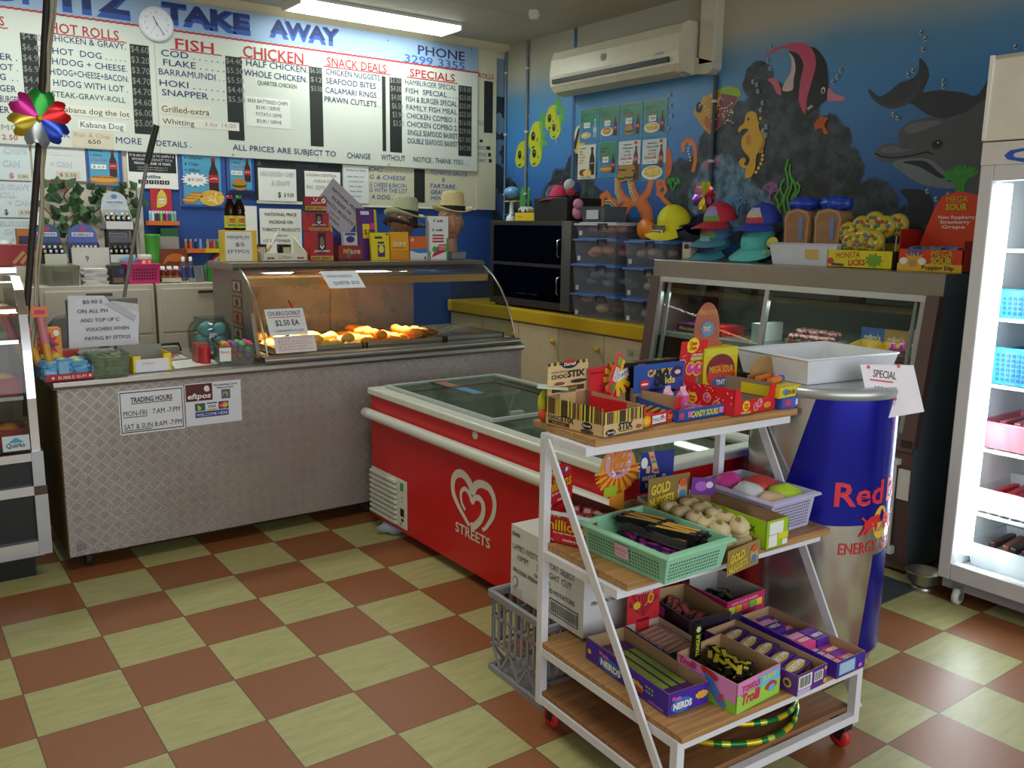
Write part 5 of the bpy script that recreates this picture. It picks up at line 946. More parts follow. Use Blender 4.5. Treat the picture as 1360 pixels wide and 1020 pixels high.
b=MB();ct('Red',-133,-88,.645,.085,RR,.9);ct('Bull',-82,-42,.645,.085,RR,.9);ct('ENERGY',-126.6,-90,.475,.042,RR,.2);ct('DRINK',-84,-58,.475,.042,RR,.2)
n=24;g=cyl(CR+.0018);b.add([g(-88+9.5*math.cos(2*PI*i/n),.575+.058*math.sin(2*PI*i/n))for i in range(n)],[tuple(range(n))],M('e8b82a',.4))
def blob(sg,o,pts,k):b.add([cyl(CR+.0026+k*.0003)(o+sg*a,z)for a,z in pts],[tuple(range(len(pts)))],RR)
def ell(a,z,ra,rz,n=12):return[(a+ra*math.cos(2*PI*i/n),z+rz*math.sin(2*PI*i/n))for i in range(n)]
for sg,o in((1,0),(-1,-176)):
 for k,q in enumerate((ell(-98,.583,6,.02),ell(-103,.575,4,.017),ell(-93.5,.592,3.5,.014),[(-107,.578),(-103,.588),(-102,.568),(-106,.562)],[(-106,.57),(-103,.563),(-108,.54),(-111,.533),(-110,.543)],[(-102,.565),(-99,.565),(-104,.538),(-106,.54)],[(-96,.57),(-92,.575),(-93,.55),(-96,.545),(-95,.555)],[(-92,.598),(-90,.592),(-88.8,.575),(-91,.578)],[(-106,.585),(-105,.59),(-109,.606),(-111,.598),(-109.5,.598)],[(-92,.604),(-91,.607),(-89,.618),(-90.5,.604)])):blob(sg,o,q,k)
part(b,'logo',t,True)
b=MB();b.lathe([(.225,1.0),(.25,1.0),(.252,1.02),(.245,1.035),(.225,1.035)],(CX,CY,0),M('b9bdbd',.35,.6),60);b.lathe([(.0,1.03),(.235,1.03)],(CX,CY,0),M('a9adad',.35,.4),60);part(b,'lid',t,True)
for a in(30,150,270):b=MB();b.tube([(CX+.17*math.cos(math.radians(a)),CY+.17*math.sin(math.radians(a)),0),(CX+.17*math.cos(math.radians(a)),CY+.17*math.sin(math.radians(a)),.035)],.02,BLK,10);part(b,'foot',t,True)
t=thing('plastic_tub','white shallow plastic tub on top of the giant can','tub',(2.12,-.63,1.0365),-.12);tubparts(t,.45,.33,.085,M('d6d9de',.4),body='tub')
t2=MB();f=Fr((2.10,-.955,.965),(.93,-.30,-.22),(-.02,-.25,1));f=Fr((2.01,-.89,.962),(.84,-.42,-.12),(.2,.12,.97))
t2.hexa([f.p(*q,-.001)for q in((.04,-.03),(.23,.02),(.175,.17),(-.02,.15))]+[f.p(*q)for q in((.04,-.03),(.23,.02),(.175,.17),(-.02,.15))],M('e6e0e4',.6))
t2.text(f,'SPECIAL',.03,.115,.026,M('4a3a40'),w=.085,bold=.3,k=2);t2.rect(f,.02,.102,.105,.107,M('d0303a'),2);t2.text(f,'100 each',.04,.07,.018,M('5a5058'),k=2);t2.text(f,'IN THE BUCKET ONLY',.02,.03,.012,M('5a5058'),w=.1,k=2)
for x,y in((.01,.145),(.12,.16),(.008,.02),(.118,.05)):t2.disc(f,x,y,.007,.007,M('d0404a'),2,10,.3)
tag(t2.build('paper_note'),'white SPECIAL note with red hearts hanging off the tub','notice')
# ================================================================== refrigerated display case on the right wall
t=thing('display_case','steel and brown glass fronted confectionery display case on the right wall','display case',(3.5,.35,0))
DY0,DY1,ZC2=-.51,1.22,1.365
BRN=M('5f4a44',.45);SS=M('a39f96',.32,.85,.08,12)
def dcx(z):return 3.07+(3.17-3.07)*(z-.6)/.7
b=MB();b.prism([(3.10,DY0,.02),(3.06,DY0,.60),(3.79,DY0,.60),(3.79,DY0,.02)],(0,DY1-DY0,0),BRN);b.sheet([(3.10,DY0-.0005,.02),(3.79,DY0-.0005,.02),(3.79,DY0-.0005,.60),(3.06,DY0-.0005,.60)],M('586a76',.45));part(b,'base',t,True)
b=MB();f=frX(3.06,DY0+.50,.09)
b.box(3.045,DY0+.07,.1,3.07,DY0+.10,.54,M('b8b8b4'));
for i in range(16):y=DY0+.07+i*.045;b.tube([(3.052,y,.13),(3.052,y,.52)],.006,M('cfcfca',.4),6)
b.box(3.04,DY0+.05,.52,3.065,DY0+.80,.545,M('cfcfca'));b.box(3.045,DY0+.05,.10,3.075,DY0+.80,.135,M('cfcfca'));part(b,'grille',t,True)
b=MB();b.box(3.064,DY0+.005,.36,3.07,DY0+.06,.50,M('d6d4cc'));part(b,'switch_plate',t,True)
b=MB();b.box(3.72,DY0+.02,.6,3.78,DY1-.02,1.30,M('93a39c',.5));part(b,'back_panel',t,True)
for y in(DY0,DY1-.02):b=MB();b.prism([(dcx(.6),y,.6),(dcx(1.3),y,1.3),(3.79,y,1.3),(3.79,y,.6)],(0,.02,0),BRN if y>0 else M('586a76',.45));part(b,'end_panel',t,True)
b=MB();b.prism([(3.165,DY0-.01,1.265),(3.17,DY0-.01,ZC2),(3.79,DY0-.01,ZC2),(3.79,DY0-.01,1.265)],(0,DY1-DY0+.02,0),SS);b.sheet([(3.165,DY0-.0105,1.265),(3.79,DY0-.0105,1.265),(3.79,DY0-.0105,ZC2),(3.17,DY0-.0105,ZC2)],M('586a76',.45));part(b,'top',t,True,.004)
def slantbox(y0,y1,z0,z1,d0,d1,mat):b.hexa([(dcx(z0)+d0,y0,z0),(dcx(z0)+d1,y0,z0),(dcx(z0)+d1,y1,z0),(dcx(z0)+d0,y1,z0),(dcx(z1)+d0,y0,z1),(dcx(z1)+d1,y0,z1),(dcx(z1)+d1,y1,z1),(dcx(z1)+d0,y1,z1)],mat)
b=MB();slantbox(DY0-.005,DY0+.055,.6,1.27,-.02,.02,BRN);slantbox(DY1-.06,DY1+.005,.6,1.27,-.02,.02,BRN);slantbox(DY0,DY1,.585,.635,-.02,.02,BRN);part(b,'front_frame',t,True)
AL=M('b3b6b4',.35,.7);b=MB()
slantbox(DY0+.055,DY0+.08,.635,1.265,-.012,.012,AL);slantbox(DY1-.085,DY1-.06,.635,1.265,-.012,.012,AL);slantbox(.38,.405,.635,1.265,-.012,.014,AL);slantbox(DY0+.055,DY1-.06,1.24,1.268,-.014,.012,M('c9cac6',.35,.6));slantbox(DY0+.055,DY1-.06,.635,.66,-.012,.012,AL);slantbox(1.08,1.1,.66,1.24,.0,.014,AL);slantbox(DY0+.1,DY0+.115,.66,1.24,.0,.014,AL)
part(b,'door_frame',t,True)
for ya,yb in((DY0+.08,.38),(.405,DY1-.085)):b=MB();slantbox(ya,yb,.66,1.24,-.002,.002,GL('dfe6e2',.1));part(b,'glass_door',t,True)
for z in(.93,.66):b=MB();b.box(dcx(z)+.08,DY0+.03,z,3.72,DY1-.03,z+.012,M('7f8583',.35,.6));b.box(dcx(z)+.075,DY0+.03,z-.012,dcx(z)+.08,DY1-.03,z+.015,M('c8cbc8',.4));part(b,'shelf',t,True)
b=MB();b.box(3.24,DY0+.03,1.17,3.32,DY1-.03,1.20,M('a08a72',.4,.5));b.box(3.28,.60,1.19,3.34,.68,1.26,M('6a6a66'));b.box(3.28,-.05,1.17,3.34,.06,1.26,M('6a6a66'));part(b,'light_rail',t,True)
for y in(DY0+.05,DY1-.05):b=MB();b.box(3.12,y-.03,0,3.18,y+.03,.03,BLK);b.box(3.7,y-.03,0,3.76,y+.03,.03,BLK);part(b,'foot',t,True)
ZS=.9425
def gbox(x0,y0,z0,d,w,h,col,name,label,cat,fn=None,group=None,open_top=None):
 """carton with its printed face towards -X (the shop)"""
 b=MB();f=Fr((x0,y0,z0),(0,-1,0),(0,0,1))
 if open_top is None:b.box(x0,y0-w,z0,x0+d,y0,z0+h,M(col,.5,noise=.04))
 else:
  m=M(col,.5,noise=.04);b.box(x0,y0-w,z0,x0+.003,y0,z0+h,m);b.box(x0+d-.003,y0-w,z0,x0+d,y0,z0+open_top,m)
  for y in(y0,y0-w+.003):b.hexa([(x0,y-.003,z0),(x0+d,y-.003,z0),(x0+d,y,z0),(x0,y,z0),(x0,y-.003,z0+h),(x0+d,y-.003,z0+open_top),(x0+d,y,z0+open_top),(x0,y,z0+h)],m)
  b.box(x0,y0-w,z0,x0+d,y0,z0+.003,m);fb=Fr((x0+d-.003,y0,z0),(0,-1,0),(0,0,1))
 if fn:fn(b,f,w,h)
 return tag(b.build(name),label,cat,group)
def lab(s,c,x=.1,z=.3,hh=.4,w=.8):return lambda b,f,wd,h:b.text(f,s,x*wd,z*h,hh*h,M(c),w=w*wd,bold=1.2,k=2)
gbox(3.28,1.13,ZS,.2,.20,.05,'6a2a6e','candy_box','purple fizzer box, leftmost on the upper shelf of the display case','box',lab('fizzer','d8c83a'))
gbox(3.28,.92,ZS,.2,.13,.055,'b8242c','candy_box','red box with a white price tag on the upper shelf of the display case','box',lambda b,f,w,h:b.rect(f,.1*w,.15*h,.9*w,.95*h,PAPER,2))
gbox(3.28,.58,ZS,.2,.055,.10,'c9ccce','paper_card','white card standing behind the copper egg display, in the case','card')
gbox(3.28,.36,ZS,.2,.24,.04,'b8a88a','candy_box','low cream and red carton of foil sweets in the display case','box',lambda b,f,w,h:(b.rect(f,.1*w,.2*h,.35*w,.8*h,M('c0303a'),1),b.rect(f,.5*w,.1*h,.7*w,.9*h,M('c0303a'),1)))
gbox(3.28,.11,ZS,.2,.16,.03,'2a6fb0','candy_box','low blue carton in the middle of the display case shelf','box')
b=MB();b.ball((0,0,.018),(.022,.016,.014),M('9a6a68',.25,.3),8,6);o0=b.build('foil_sweet');o0.location=(3.31,.34,ZS+.042);tag(o0,'small foil wrapped sweet heaped in the display case','sweet','foil sweets in the display case');rd=random.Random(2)
for i in range(44):dup(o0,(3.30+(i//11)%4*.04+rd.uniform(-.006,.006),.345-(i%11)*.022,ZS+.042+.022*(i//22)),(rd.uniform(0,1),0,rd.uniform(0,6)))
for i,(c,n)in enumerate((('2f4f7f','blue'),('8a6a3a','tan'),('3a3038','black'))):
 y=.0-i*.125
 gbox(3.42,y+.01,ZS,.02,.125,.13,c,'candy_header',n+' chocolate candy header card in the display case','card',lambda b,f,w,h:(b.text(f,"m&m's",.15*w,.55*h,.2*h,M('b8a88a'),w=.7*w,bold=1.4,k=2),b.disc(f,.5*w,.35*h,.3*w,.12*h,M('6a4a38'),1)))
 gbox(3.27,y,ZS,.14,.11,.045,('c8a23a','c8a23a','4a3a34')[i],'candy_box',n+' front carton below its chocolate header in the display case','box',open_top=.07)
 for k in range(4):b=MB();b.box(0,0,0,.10,.022,.03,M(['7a4a38','5a4a6a','8a5a5a'][i],.4));o=b.build('chocolate_bar');o.location=(3.285,y-.10+k*.025,ZS+.004);tag(o,'wrapped chocolate bar in the '+n+' header carton','sweet','chocolate bars in the '+n+' carton')
for i in range(8):
 g_=i>=4;t=thing('spray_candy',('lime' if g_ else 'magenta')+' spray candy bottle at the right end of the display case shelf','sweet',(3.27+(i%2)*.05,(-.335 if g_ else-.25)-(i%4)//2*.045-(i%2)*.02,ZS),0,('lime' if g_ else 'magenta')+' spray candies')
 b=MB();b.lathe([(.0,0),(.019,0),(.019,.06),(.014,.066),(.014,.085),(.0,.086)],(0,0,0),M('7aa83a' if g_ else 'a83a7a',.4),14);part(b,'bottle',t);b=MB();b.lathe([(.0195,.012),(.0195,.045)],(0,0,0),M('c8d0a8' if g_ else 'c87aa8',.4),14,cap=False);part(b,'wrap_label',t)
b=MB();b.box(3.36,-.42,ZS,3.42,-.27,ZS+.15,M('7a4a5a',.6));tag(b.build('candy_header'),'pinkish curved candy header behind the lime bottles','card')
gbox(3.30,-.30,.6735,.1,.11,.07,'c9ccc8','price_card','white price card reading 1 on the lower shelf of the display case','card',lab('$1','2a2a2a',.4,.2,.6,.35))
b=MB();b.ball((3.40,-.30,.71),.035,M('b8c03a',.4));tag(b.build('tennis_ball'),'small yellow ball on the lower shelf of the display case','ball')
gbox(3.3,.15,.6735,.2,.4,.08,'3a4048','candy_box','dark carton on the lower shelf of the display case','box')
# things on top of the display case
ZD=ZC2+.001
t=gbox(3.36,1.19,ZD,.06,.07,.10,'b0a090','plush_packet','small clear packet with a tan card at the left end of the case top','packet',lambda b,f,w,h:(b.rect(f,.15*w,.1*h,.85*w,.6*h,M('c8bfa0'),1),b.disc(f,.5*w,.75*h,.3*w,.15*h,M('3a2622'),1)))
def capmesh(t,col,brim,panel=None,R=.095):
 b=MB();n,m_=28,8;vs=[]
 for i in range(m_+1):
  a=PI/2*i/m_
  for k in range(n):th=2*PI*k/n;vs.append((R*math.cos(a)*math.cos(th)*1.0,R*1.08*math.cos(a)*math.sin(th),R*1.15*math.sin(a)))
 b.add(vs,[(i*n+k,i*n+(k+1)%n,(i+1)*n+(k+1)%n,(i+1)*n+k)for i in range(m_)for k in range(n)],M(col,.75,noise=.1,scale=60),True);b.ball((0,0,R*1.15),.009,M(brim,.7),8,6);part(b,'crown',t)
 b=MB();vs=[];n=16
 for zt in(0,.005):
  for r_ in(R*.97,R*1.95):
   for k in range(n+1):
    th=PI+(k/n-.5)*2.2;rr=r_ if r_<R else R+(r_-R)*math.cos((k/n-.5)*2.4)**.6;vs.append((rr*math.cos(th),rr*1.05*math.sin(th),zt-.02*(abs(math.sin(th))if r_>R else 0)-(.012 if r_>R else 0)))
 q=n+1;b.add(vs,[(k,k+1,q+k+1,q+k)for k in range(n)]+[(2*q+k,3*q+k,3*q+k+1,2*q+k+1)for k in range(n)]+[(q+k,q+k+1,3*q+k+1,3*q+k)for k in range(n)],M(brim,.75),True);part(b,'brim',t)
 if panel:
  b=MB();vs=[]
  for i in range(7):
   a=.12+.85*i/6
   for k in range(9):th=PI+(k/8-.5)*1.5*(1-.35*i/6);vs.append(((R+.0015)*math.cos(a)*math.cos(th),(R+.0015)*1.08*math.cos(a)*math.sin(th),(R+.0015)*1.15*math.sin(a)))
  fs=[(i*9+k,i*9+k+1,(i+1)*9+k+1,(i+1)*9+k)for i in range(6)for k in range(8)]
  for ci,c in enumerate(panel):b.add(vs,[x for j,x in enumerate(fs)if(j//8)*len(panel)//6==ci],M(c,.7,noise=.25,scale=35),True)
  part(b,'front_panel',t)
def cap(loc,rot,label,col,brim,panel=None,R=.095):t=thing('cap',label,'cap',loc);t.rotation_euler=rot;capmesh(t,col,brim,panel,R);return t
cap((3.46,1.36,1.58),(.25,-.45,-.35),'bright yellow cap tipped forward at the left end of the row of caps','d6d21e','cfc91a',('d6d21e','dcd828'),.10)
cap((3.49,1.02,1.595),(0,-.2,-.1),'red cap with a green and lilac panel, topmost of its stack','b8283a','a8202f',('6a9a3a','8a8ac0','9a7ab0'))
cap((3.48,1.03,1.505),(0,-.3,-.1),'blue cap with a pink and green panel in the middle of its stack','4a6a9a','3f7a8a',('5a9a4a','c8607a','6a8ac0'))
cap((3.47,1.03,ZD+.075),(0,-.4,-.1),'blue green cap with a purple panel, lowest of its stack','2f6a8a','2f7a8a',('4a3a8a','5f9aa8','7aa0b0'))
cap((3.48,.70,1.585),(0,-.2,-.1),'blue and red cap with a pale picture panel, on the turquoise cap','2f3fa0','2a3a9a',('b83a4a','c8b0a0','a8b0d0'))
cap((3.47,.71,ZD+.10),(0,-.45,-.1),'turquoise cap with an orange brim edge under the blue and red one','4fb0ac','58b8b4',('58bab6','58bab6'),.10)
t=cap((3.54,.56,ZD+.08),(0,-.35,0),'black cap with yellow lettering next to the bread tub','14161a','101216',None,.10)
b=MB();f=Fr((-.176,.05,.02),(0,-1,0),(.55,0,.85));b.disc(f,.05,.075,.036,.03,M('d8c81e'),1,24);b.text(f,'BATMAN',.0,.01,.026,M('c8b81e'),w=.1,bold=1,k=2);part(b,'lettering',t)
cap((3.58,1.24,1.53),(0,.3,.4),'navy cap hanging behind the bright yellow cap','171c3f','141836',None)
# pinwheel ornament behind the caps
def pinwheel(loc,R_,U_,r,cols,label,stick=None,pts=5):
 t=thing('pinwheel',label,'pinwheel',loc);o=Vector((0,0,0));R_=Vector(R_).normalized();U_=Vector(U_).normalized();N=R_.cross(U_)
 for i,c in enumerate(cols):
  a=2*PI*i/len(cols)+.35;d=R_*math.cos(a)+U_*math.sin(a);e=-R_*math.sin(a)+U_*math.cos(a);b=MB();vs=[]
  for j in range(7):
   q=j/6;wd=r*(.12+.62*math.sin(min(1,q*1.25)*PI*.62))*(1 if q<.9 else .75)
   for k in range(6):s=k/5-.5;vs.append(d*r*q*(1-.12*(abs(s)<.12)*(q>.95))+e*wd*s*1.15+N*(r*.16*math.sin((s+.5)*PI)*q+.004))
  b.add(vs,[(j*6+k,j*6+k+1,j*6+k+7,j*6+k+6)for j in range(6)for k in range(5)],M(c,.22,.55,.05),True);part(b,'petal',t)
 b=MB();b.ball(N*.02,r*.09,YEL,10,6);part(b,'hub',t)
 if stick:b=MB();b.tube([N*-.004,Vector(stick)],.004,M('c8c8b8'),6);part(b,'stick',t)
pinwheel((3.62,1.27,1.745),(0,-1,0),(0,0,1),.09,['b8283a','c0c81e','d88aa0','8a4aa8','c8a81e','7a1a3a'],'colourful foil pinwheel standing behind the yellow cap',(.02,0,-.37))
# bread
t=thing('bread_tub','white plastic tub holding the two loaves on the case top','tub',(3.44,.325,ZD),-PI/2);tubparts(t,.41,.24,.11,M('c9ccd4',.4),body='tub')
b=MB();b.box(.02,-.117,.035,.1,-.108,.09,M('c8a85a',.6));part(b,'price_label',t)
for i,(y,n)in enumerate(((.415,'left'),(.23,'right'))):
 t=thing('bread_loaf',n+' hand loaf of sliced bread standing in the white tub','bread',(3.44,y,ZD+.0045));b=MB()
 pr=[(-.07,.0),(-.072,.19),(-.078,.235),(-.06,.27),(0,.285),(.06,.27),(.078,.235),(.072,.19),(.07,.0)]
 b.prism([(-.055,-x,z)for x,z in pr],(.11,0,0),M('d09a5c',.8,noise=.3,scale=12));b.sheet([(-.0555,-x*.86,.012+z*.92)for x,z in pr][::1],M('b07a44',.8,noise=.4,scale=16));part(b,'loaf',t,bevel=.01)
 b=MB();b.prism([(-.062,-x*1.04,z*1.02)for x,z in pr],(.124,0,0),GL('f0f0f0',.16,.08,.05,'d8dce8'));f=frX(-.063,.07,0);b.rect(f,.09,.13,.115,.24,M('6a7aa8',.4),1);b.disc(f,.065,.05,.035,.03,M('3a2f28'),1,20);b.disc(f,.065,.05,.028,.024,M('a8926a'),2,20);part(b,'bag',t)
 b=MB();rd=random.Random(i+4)
 b.ball((0,0,.31),(.06,.085,.035),M('2a48b8',.3),18,10,lambda p:p*(1+.35*math.sin(p.x*110+i)*math.cos(p.y*90)));part(b,'bag_top',t)
t=thing('candy_box','yellow lolly box full of lollies on the case top','box',(3.40,.0,ZD),0);b=MB();b.box(-.08,-.18,0,.10,.17,.003,M('d8c81e'));b.box(-.08,-.18,0,-.077,.17,.085,M('d8c81e'));b.box(.097,-.18,0,.10,.17,.12,M('d8c81e'));b.box(-.08,-.18,0,.1,-.177,.085,M('4a3a2a'));b.box(-.08,.167,0,.1,.17,.085,M('d8c81e'))
f=frX(-.08,.17,0);b.text(f,'MONSTA',.05,.042,.03,M('a8283a'),w=.13,bold=1.6,k=2,rot=.08);b.text(f,'LICKS',.12,.012,.028,M('b8402a'),w=.09,bold=1.6,k=2,rot=.05);b.disc(f,.255,.04,.05,.036,M('6a9a2a'),2,18,.3);b.disc(f,.02,.03,.018,.016,M('c8384a'),2);b.line(f,[(.03,.015),(.09,.012)],.012,M('4a3a6a'),2);part(b,'carton',t)
lc=['c8b82a','8aa83a','d07a3a']
for i,(y,z,x)in enumerate(((.115,.17,0),(.05,.20,.01),(-.01,.22,.02),(-.07,.20,.02),(-.12,.21,.04),(.0,.14,-.04),(.07,.12,-.03),(-.05,.13,-.04))):
 t=thing('lollipop','big round patterned lollipop heaped in the yellow lolly box','lollipop',(3.40+x,y,ZD+z),0,'lollipops in the yellow lolly box');b=MB();b.ball((0,0,0),(.026,.058,.055),M('c2ae3a',.3,noise=.3,scale=25),18,10)
 for k in range(7):a=k*.9+i;b.ball((-.023,.026*math.cos(a),.026*math.sin(a)),(.008,.012,.01),M(['4a7a9a','b84a2a','6a8a2a','e0d04a'][k%4],.3),8,5)
 part(b,'candy',t);b=MB();b.tube([(0,0,-.05),(.01,.01,-z+.006)],.004,WHITE,6);part(b,'stick',t)
t=thing('candy_box','red popping candy carton with a tall header, right end of the case top','box',(3.42,-.35,ZD));b=MB();OR=M('d8401c',.4,noise=.12,scale=8)
b.box(-.09,-.155,0,.09,.15,.004,OR);b.box(-.09,-.155,0,-.086,.15,.10,OR);b.box(-.09,-.155,0,.09,-.151,.14,OR);b.box(-.09,.146,0,.09,.15,.19,M('b8241c'));f=frX(-.09,.15,0);b.rect(f,0,0,.305,.035,M('e0b42a'),1);b.disc(f,.08,.055,.055,.035,M('e8a02a'),2,20,.35);b.text(f,'TNT',.04,.07,.03,M('3a5fb0'),w=.08,bold=2,k=4);b.disc(f,.03,.045,.02,.016,WHITE,3);b.disc(f,.12,.045,.02,.016,WHITE,3);b.disc(f,.075,.035,.02,.018,M('c88a6a'),3);b.text(f,'MEGA',.16,.068,.03,M('b8c82a'),w=.1,bold=1.8,k=3);b.text(f,'SOUR',.16,.036,.03,M('b8c82a'),w=.1,bold=1.8,k=3);b.text(f,'Popping Dip',.12,.01,.018,M('2a1a1a'),w=.15,bold=1.4,k=3);part(b,'carton',t)
b=MB();pts=[(.146,.10),(.08,.30),(.05,.345),(-.02,.365),(-.09,.35),(-.155,.33),(-.155,.10)];b.prism([(.07,y,z)for y,z in pts],(.012,0,0),OR);f=frX(.0695,.15,0);b.text(f,'MEGA',.12,.315,.03,M('b8c82a'),w=.1,bold=1.6,k=2);b.text(f,'SOUR',.12,.28,.03,M('b8c82a'),w=.1,bold=1.6,k=2)
for i,s in enumerate(['New Raspberry','Strawberry','Grape']):b.text(f,s,.09+.01*i,.24-i*.022,.016,WHITE,w=.17-.03*i,bold=.8,k=2)
part(b,'display_card',t)
fill(sweet(('4f86c0','d8c060'),.05,.014),'candy_packet',lambda x,y,z:(3.42+x,-.35+y,ZD+z),2,6,-.07,.06,-.13,.12,.03,'blue wrapped popping candy in the red popping candy carton','sweet','popping candy packets',3,.03,.6,seed=9)
# ================================================================== yellow bench, pie oven and storage boxes
t=thing('kitchen_bench','cream cupboard bench with a yellow top along the right wall','bench',(3.5,2.5,0))
b=MB();b.box(3.26,1.26,.08,3.80,3.62,.86,M('b9a98a',.55));b.box(3.30,1.26,0,3.80,3.62,.08,M('4a3a2a'));part(b,'carcass',t,True)
b=MB();b.box(3.22,1.25,.86,3.80,3.62,.95,M('c9a21a',.4,noise=.05));part(b,'bench_top',t,True,.008)
for i in range(5):
 y1=3.60-i*.468;d=thing('x',None,None)
 bpy.data.objects.remove(d);b=MB();b.box(3.245,y1-.46,.10,3.26,y1,.85,M('cdb994',.5));o=part(b,'door',t,True,.003)
 kb=MB();yk=y1-.40 if i%2 else y1-.39;kb.ball((3.232,y1-.415,.755),.019,M('d9a81e',.35));kb.tube([(3.232,y1-.415,.755),(3.246,y1-.415,.755)],.008,M('d9a81e',.35),8);part(kb,'knob',o,True)
b=MB();b.box(3.242,1.40,.70,3.245,1.52,.80,M('b8b09a'));b.text(frX(3.242,1.52,.70),'50',.03,.05,.035,M('5a5a4a'),k=2);part(b,'paper_label',t,True)
t=thing('pie_oven','dark glass fronted pie oven on the yellow bench','oven',(3.5,2.62,.95))
b=MB();DK=M('6a6156',.45,.3);b.box(3.30,2.14,.97,3.74,3.10,.99,DK);b.box(3.30,2.14,1.56,3.74,3.10,1.585,DK);b.box(3.30,2.14,.99,3.74,2.15,1.56,DK);b.box(3.30,3.09,.99,3.74,3.10,1.56,DK);b.box(3.73,2.15,.99,3.74,3.09,1.56,M('6a5c4c'));b.box(3.31,2.15,1.27,3.73,3.09,1.28,DK);part(b,'cabinet',t,True)
for x,y in((3.33,2.18),(3.70,2.18),(3.33,3.06),(3.70,3.06)):b=MB();b.tube([(x,y,.95),(x,y,.972)],.018,BLK,10);part(b,'foot',t,True)
b=MB();ST=M('8f8a80',.35,.85)
for q in((2.14,.97,2.24,1.585),(3.06,.97,3.10,1.585),(2.24,1.555,3.06,1.585),(2.24,1.262,3.06,1.285),(2.24,.97,3.06,1.02)):b.box(3.285,q[0],q[1],3.30,q[2],q[3],ST if q[0]<2.2 and q[2]<2.3 else M('5a554c',.35,.7))
part(b,'door_frame',t,True)
for z0,z1 in((1.285,1.555),(1.02,1.262)):b=MB();b.box(3.29,2.24,z0,3.294,3.06,z1,GL('8a7e70',.1));part(b,'glass_door',t,True)
for z in(1.40,1.14):b=MB();b.tube([(3.275,2.255,z-.06),(3.26,2.255,z-.05),(3.26,2.255,z+.05),(3.275,2.255,z+.06),(3.288,2.255,z+.06)],.005,CHROME,8);part(b,'handle',t,True)
b=MB();
for ya,yb in((2.62,2.75),(2.50,2.60)):b.box(3.282,ya,1.06,3.285,yb,1.064,CHROME)
part(b,'trim_strip',t,True)
for i in range(5):
 b=MB();b.lathe([(.0,0),(.045,0),(.055,.03),(.05,.04),(.0,.05)],(0,0,0),M('7a4a26',.7,noise=.2),14);o=b.build('meat_pie');o.location=(3.42,2.35+i*.14,1.281 if i%2 else .991);tag(o,'small brown pie inside the dark pie oven','pie','pies in the oven')
b=MB();b.box(3.29,2.15,1.5855,3.33,3.09,1.587,M('6f7a58',.7,noise=.6,scale=30));tag(b.build('patterned_strip'),'camouflage patterned strip lying along the front top edge of the pie oven','strip')
# on the oven
ZO=1.5875
t=thing('toy_stand','small toy figure stand with a blue ball top, left end of the pie oven top','toy',(3.45,3.055,ZO))
b=MB();b.lathe([(.045,0),(.04,.03),(.018,.05),(.015,.14),(.03,.15)],(0,0,0),M('c9ccd0',.4),16);part(b,'base',t)
b=MB();b.ball((0,0,.215),(.06,.07,.045),M('5f9ac8',.25),18,10);part(b,'globe',t)
b=MB();b.box(-.02,-.08,.145,.02,.07,.152,M('d8b84a'));b.box(-.015,-.06,.045,.02,.1,.052,M('3a6ab8'));part(b,'arm',t)
t=thing('yellow_tray','yellow box with a small white toy car on it, on the pie oven','box',(3.45,2.80,ZO));b=MB();b.box(-.05,-.145,0,.05,.145,.06,M('d9ba1c',.45));b.text(frX(-.05,.145,0),'M. ROLL',.04,.025,.012,M('6a5a1a'),k=2);part(b,'box_body',t,bevel=.003)
t=thing('toy_car','small white toy car on the yellow box','toy',(3.45,2.87,ZO+.061));b=MB();b.prism([(-.03,.055,.006),(-.03,.06,.025),(-.03,.03,.045),(-.03,-.03,.045),(-.03,-.06,.025),(-.03,-.055,.006)],(.06,0,0),M('c8ccc4',.35));part(b,'body',t,bevel=.003)
for y in(-.035,.035):b=MB();b.lathe([(.012,0),(.012,.066)],(-.033,y,.0122),BLK,12,'x');part(b,'wheel',t)
b=MB();[b.tube([(3.44,2.69+i*.012,ZO+.061),(3.44,2.685+i*.016,ZO+.10)],.007,M('d9ba2a'),8)for i in range(3)];tag(b.build('toy_hand'),'little yellow fingers sticking up from the yellow box','toy')
b=MB();b.box(3.34,2.26,ZO,3.66,2.63,ZO+.16,M('17181a',.5));tag(b.build('black_box',bevel=.004),'black box on the pie oven under the striped cap','box')
cap((3.50,2.52,ZO+.162),(0,0,.5),'black cap with a bright pink stripe on the black box','1a1a1e','c8285a',('c8285a','c8285a'))
t=thing('plush_ball','small blue white and red plush toy on the black box','toy',(3.46,2.34,ZO+.161));b=MB();b.ball((0,0,.06),.058,M('3a4f8a',.8),16,10);b.ball((-.03,0,.085),.045,M('b8bcc4',.8),14,8);b.ball((-.035,-.02,.04),.035,M('b03a3a',.8),12,8);b.ball((0,-.04,.02),.025,BLK,10,6);part(b,'body',t)
t=thing('plush_pig','small pink plush toy beside the clear tub on the boxes','toy',(3.40,2.205,ZO));b=MB();b.ball((0,0,.06),(.04,.05,.05),M('c87f9a',.8),14,8);b.ball((-.03,-.03,.115),.036,M('cf86a2',.8),14,8);b.ball((-.06,-.04,.115),.014,M('d898b0',.8),8,6);part(b,'body',t)
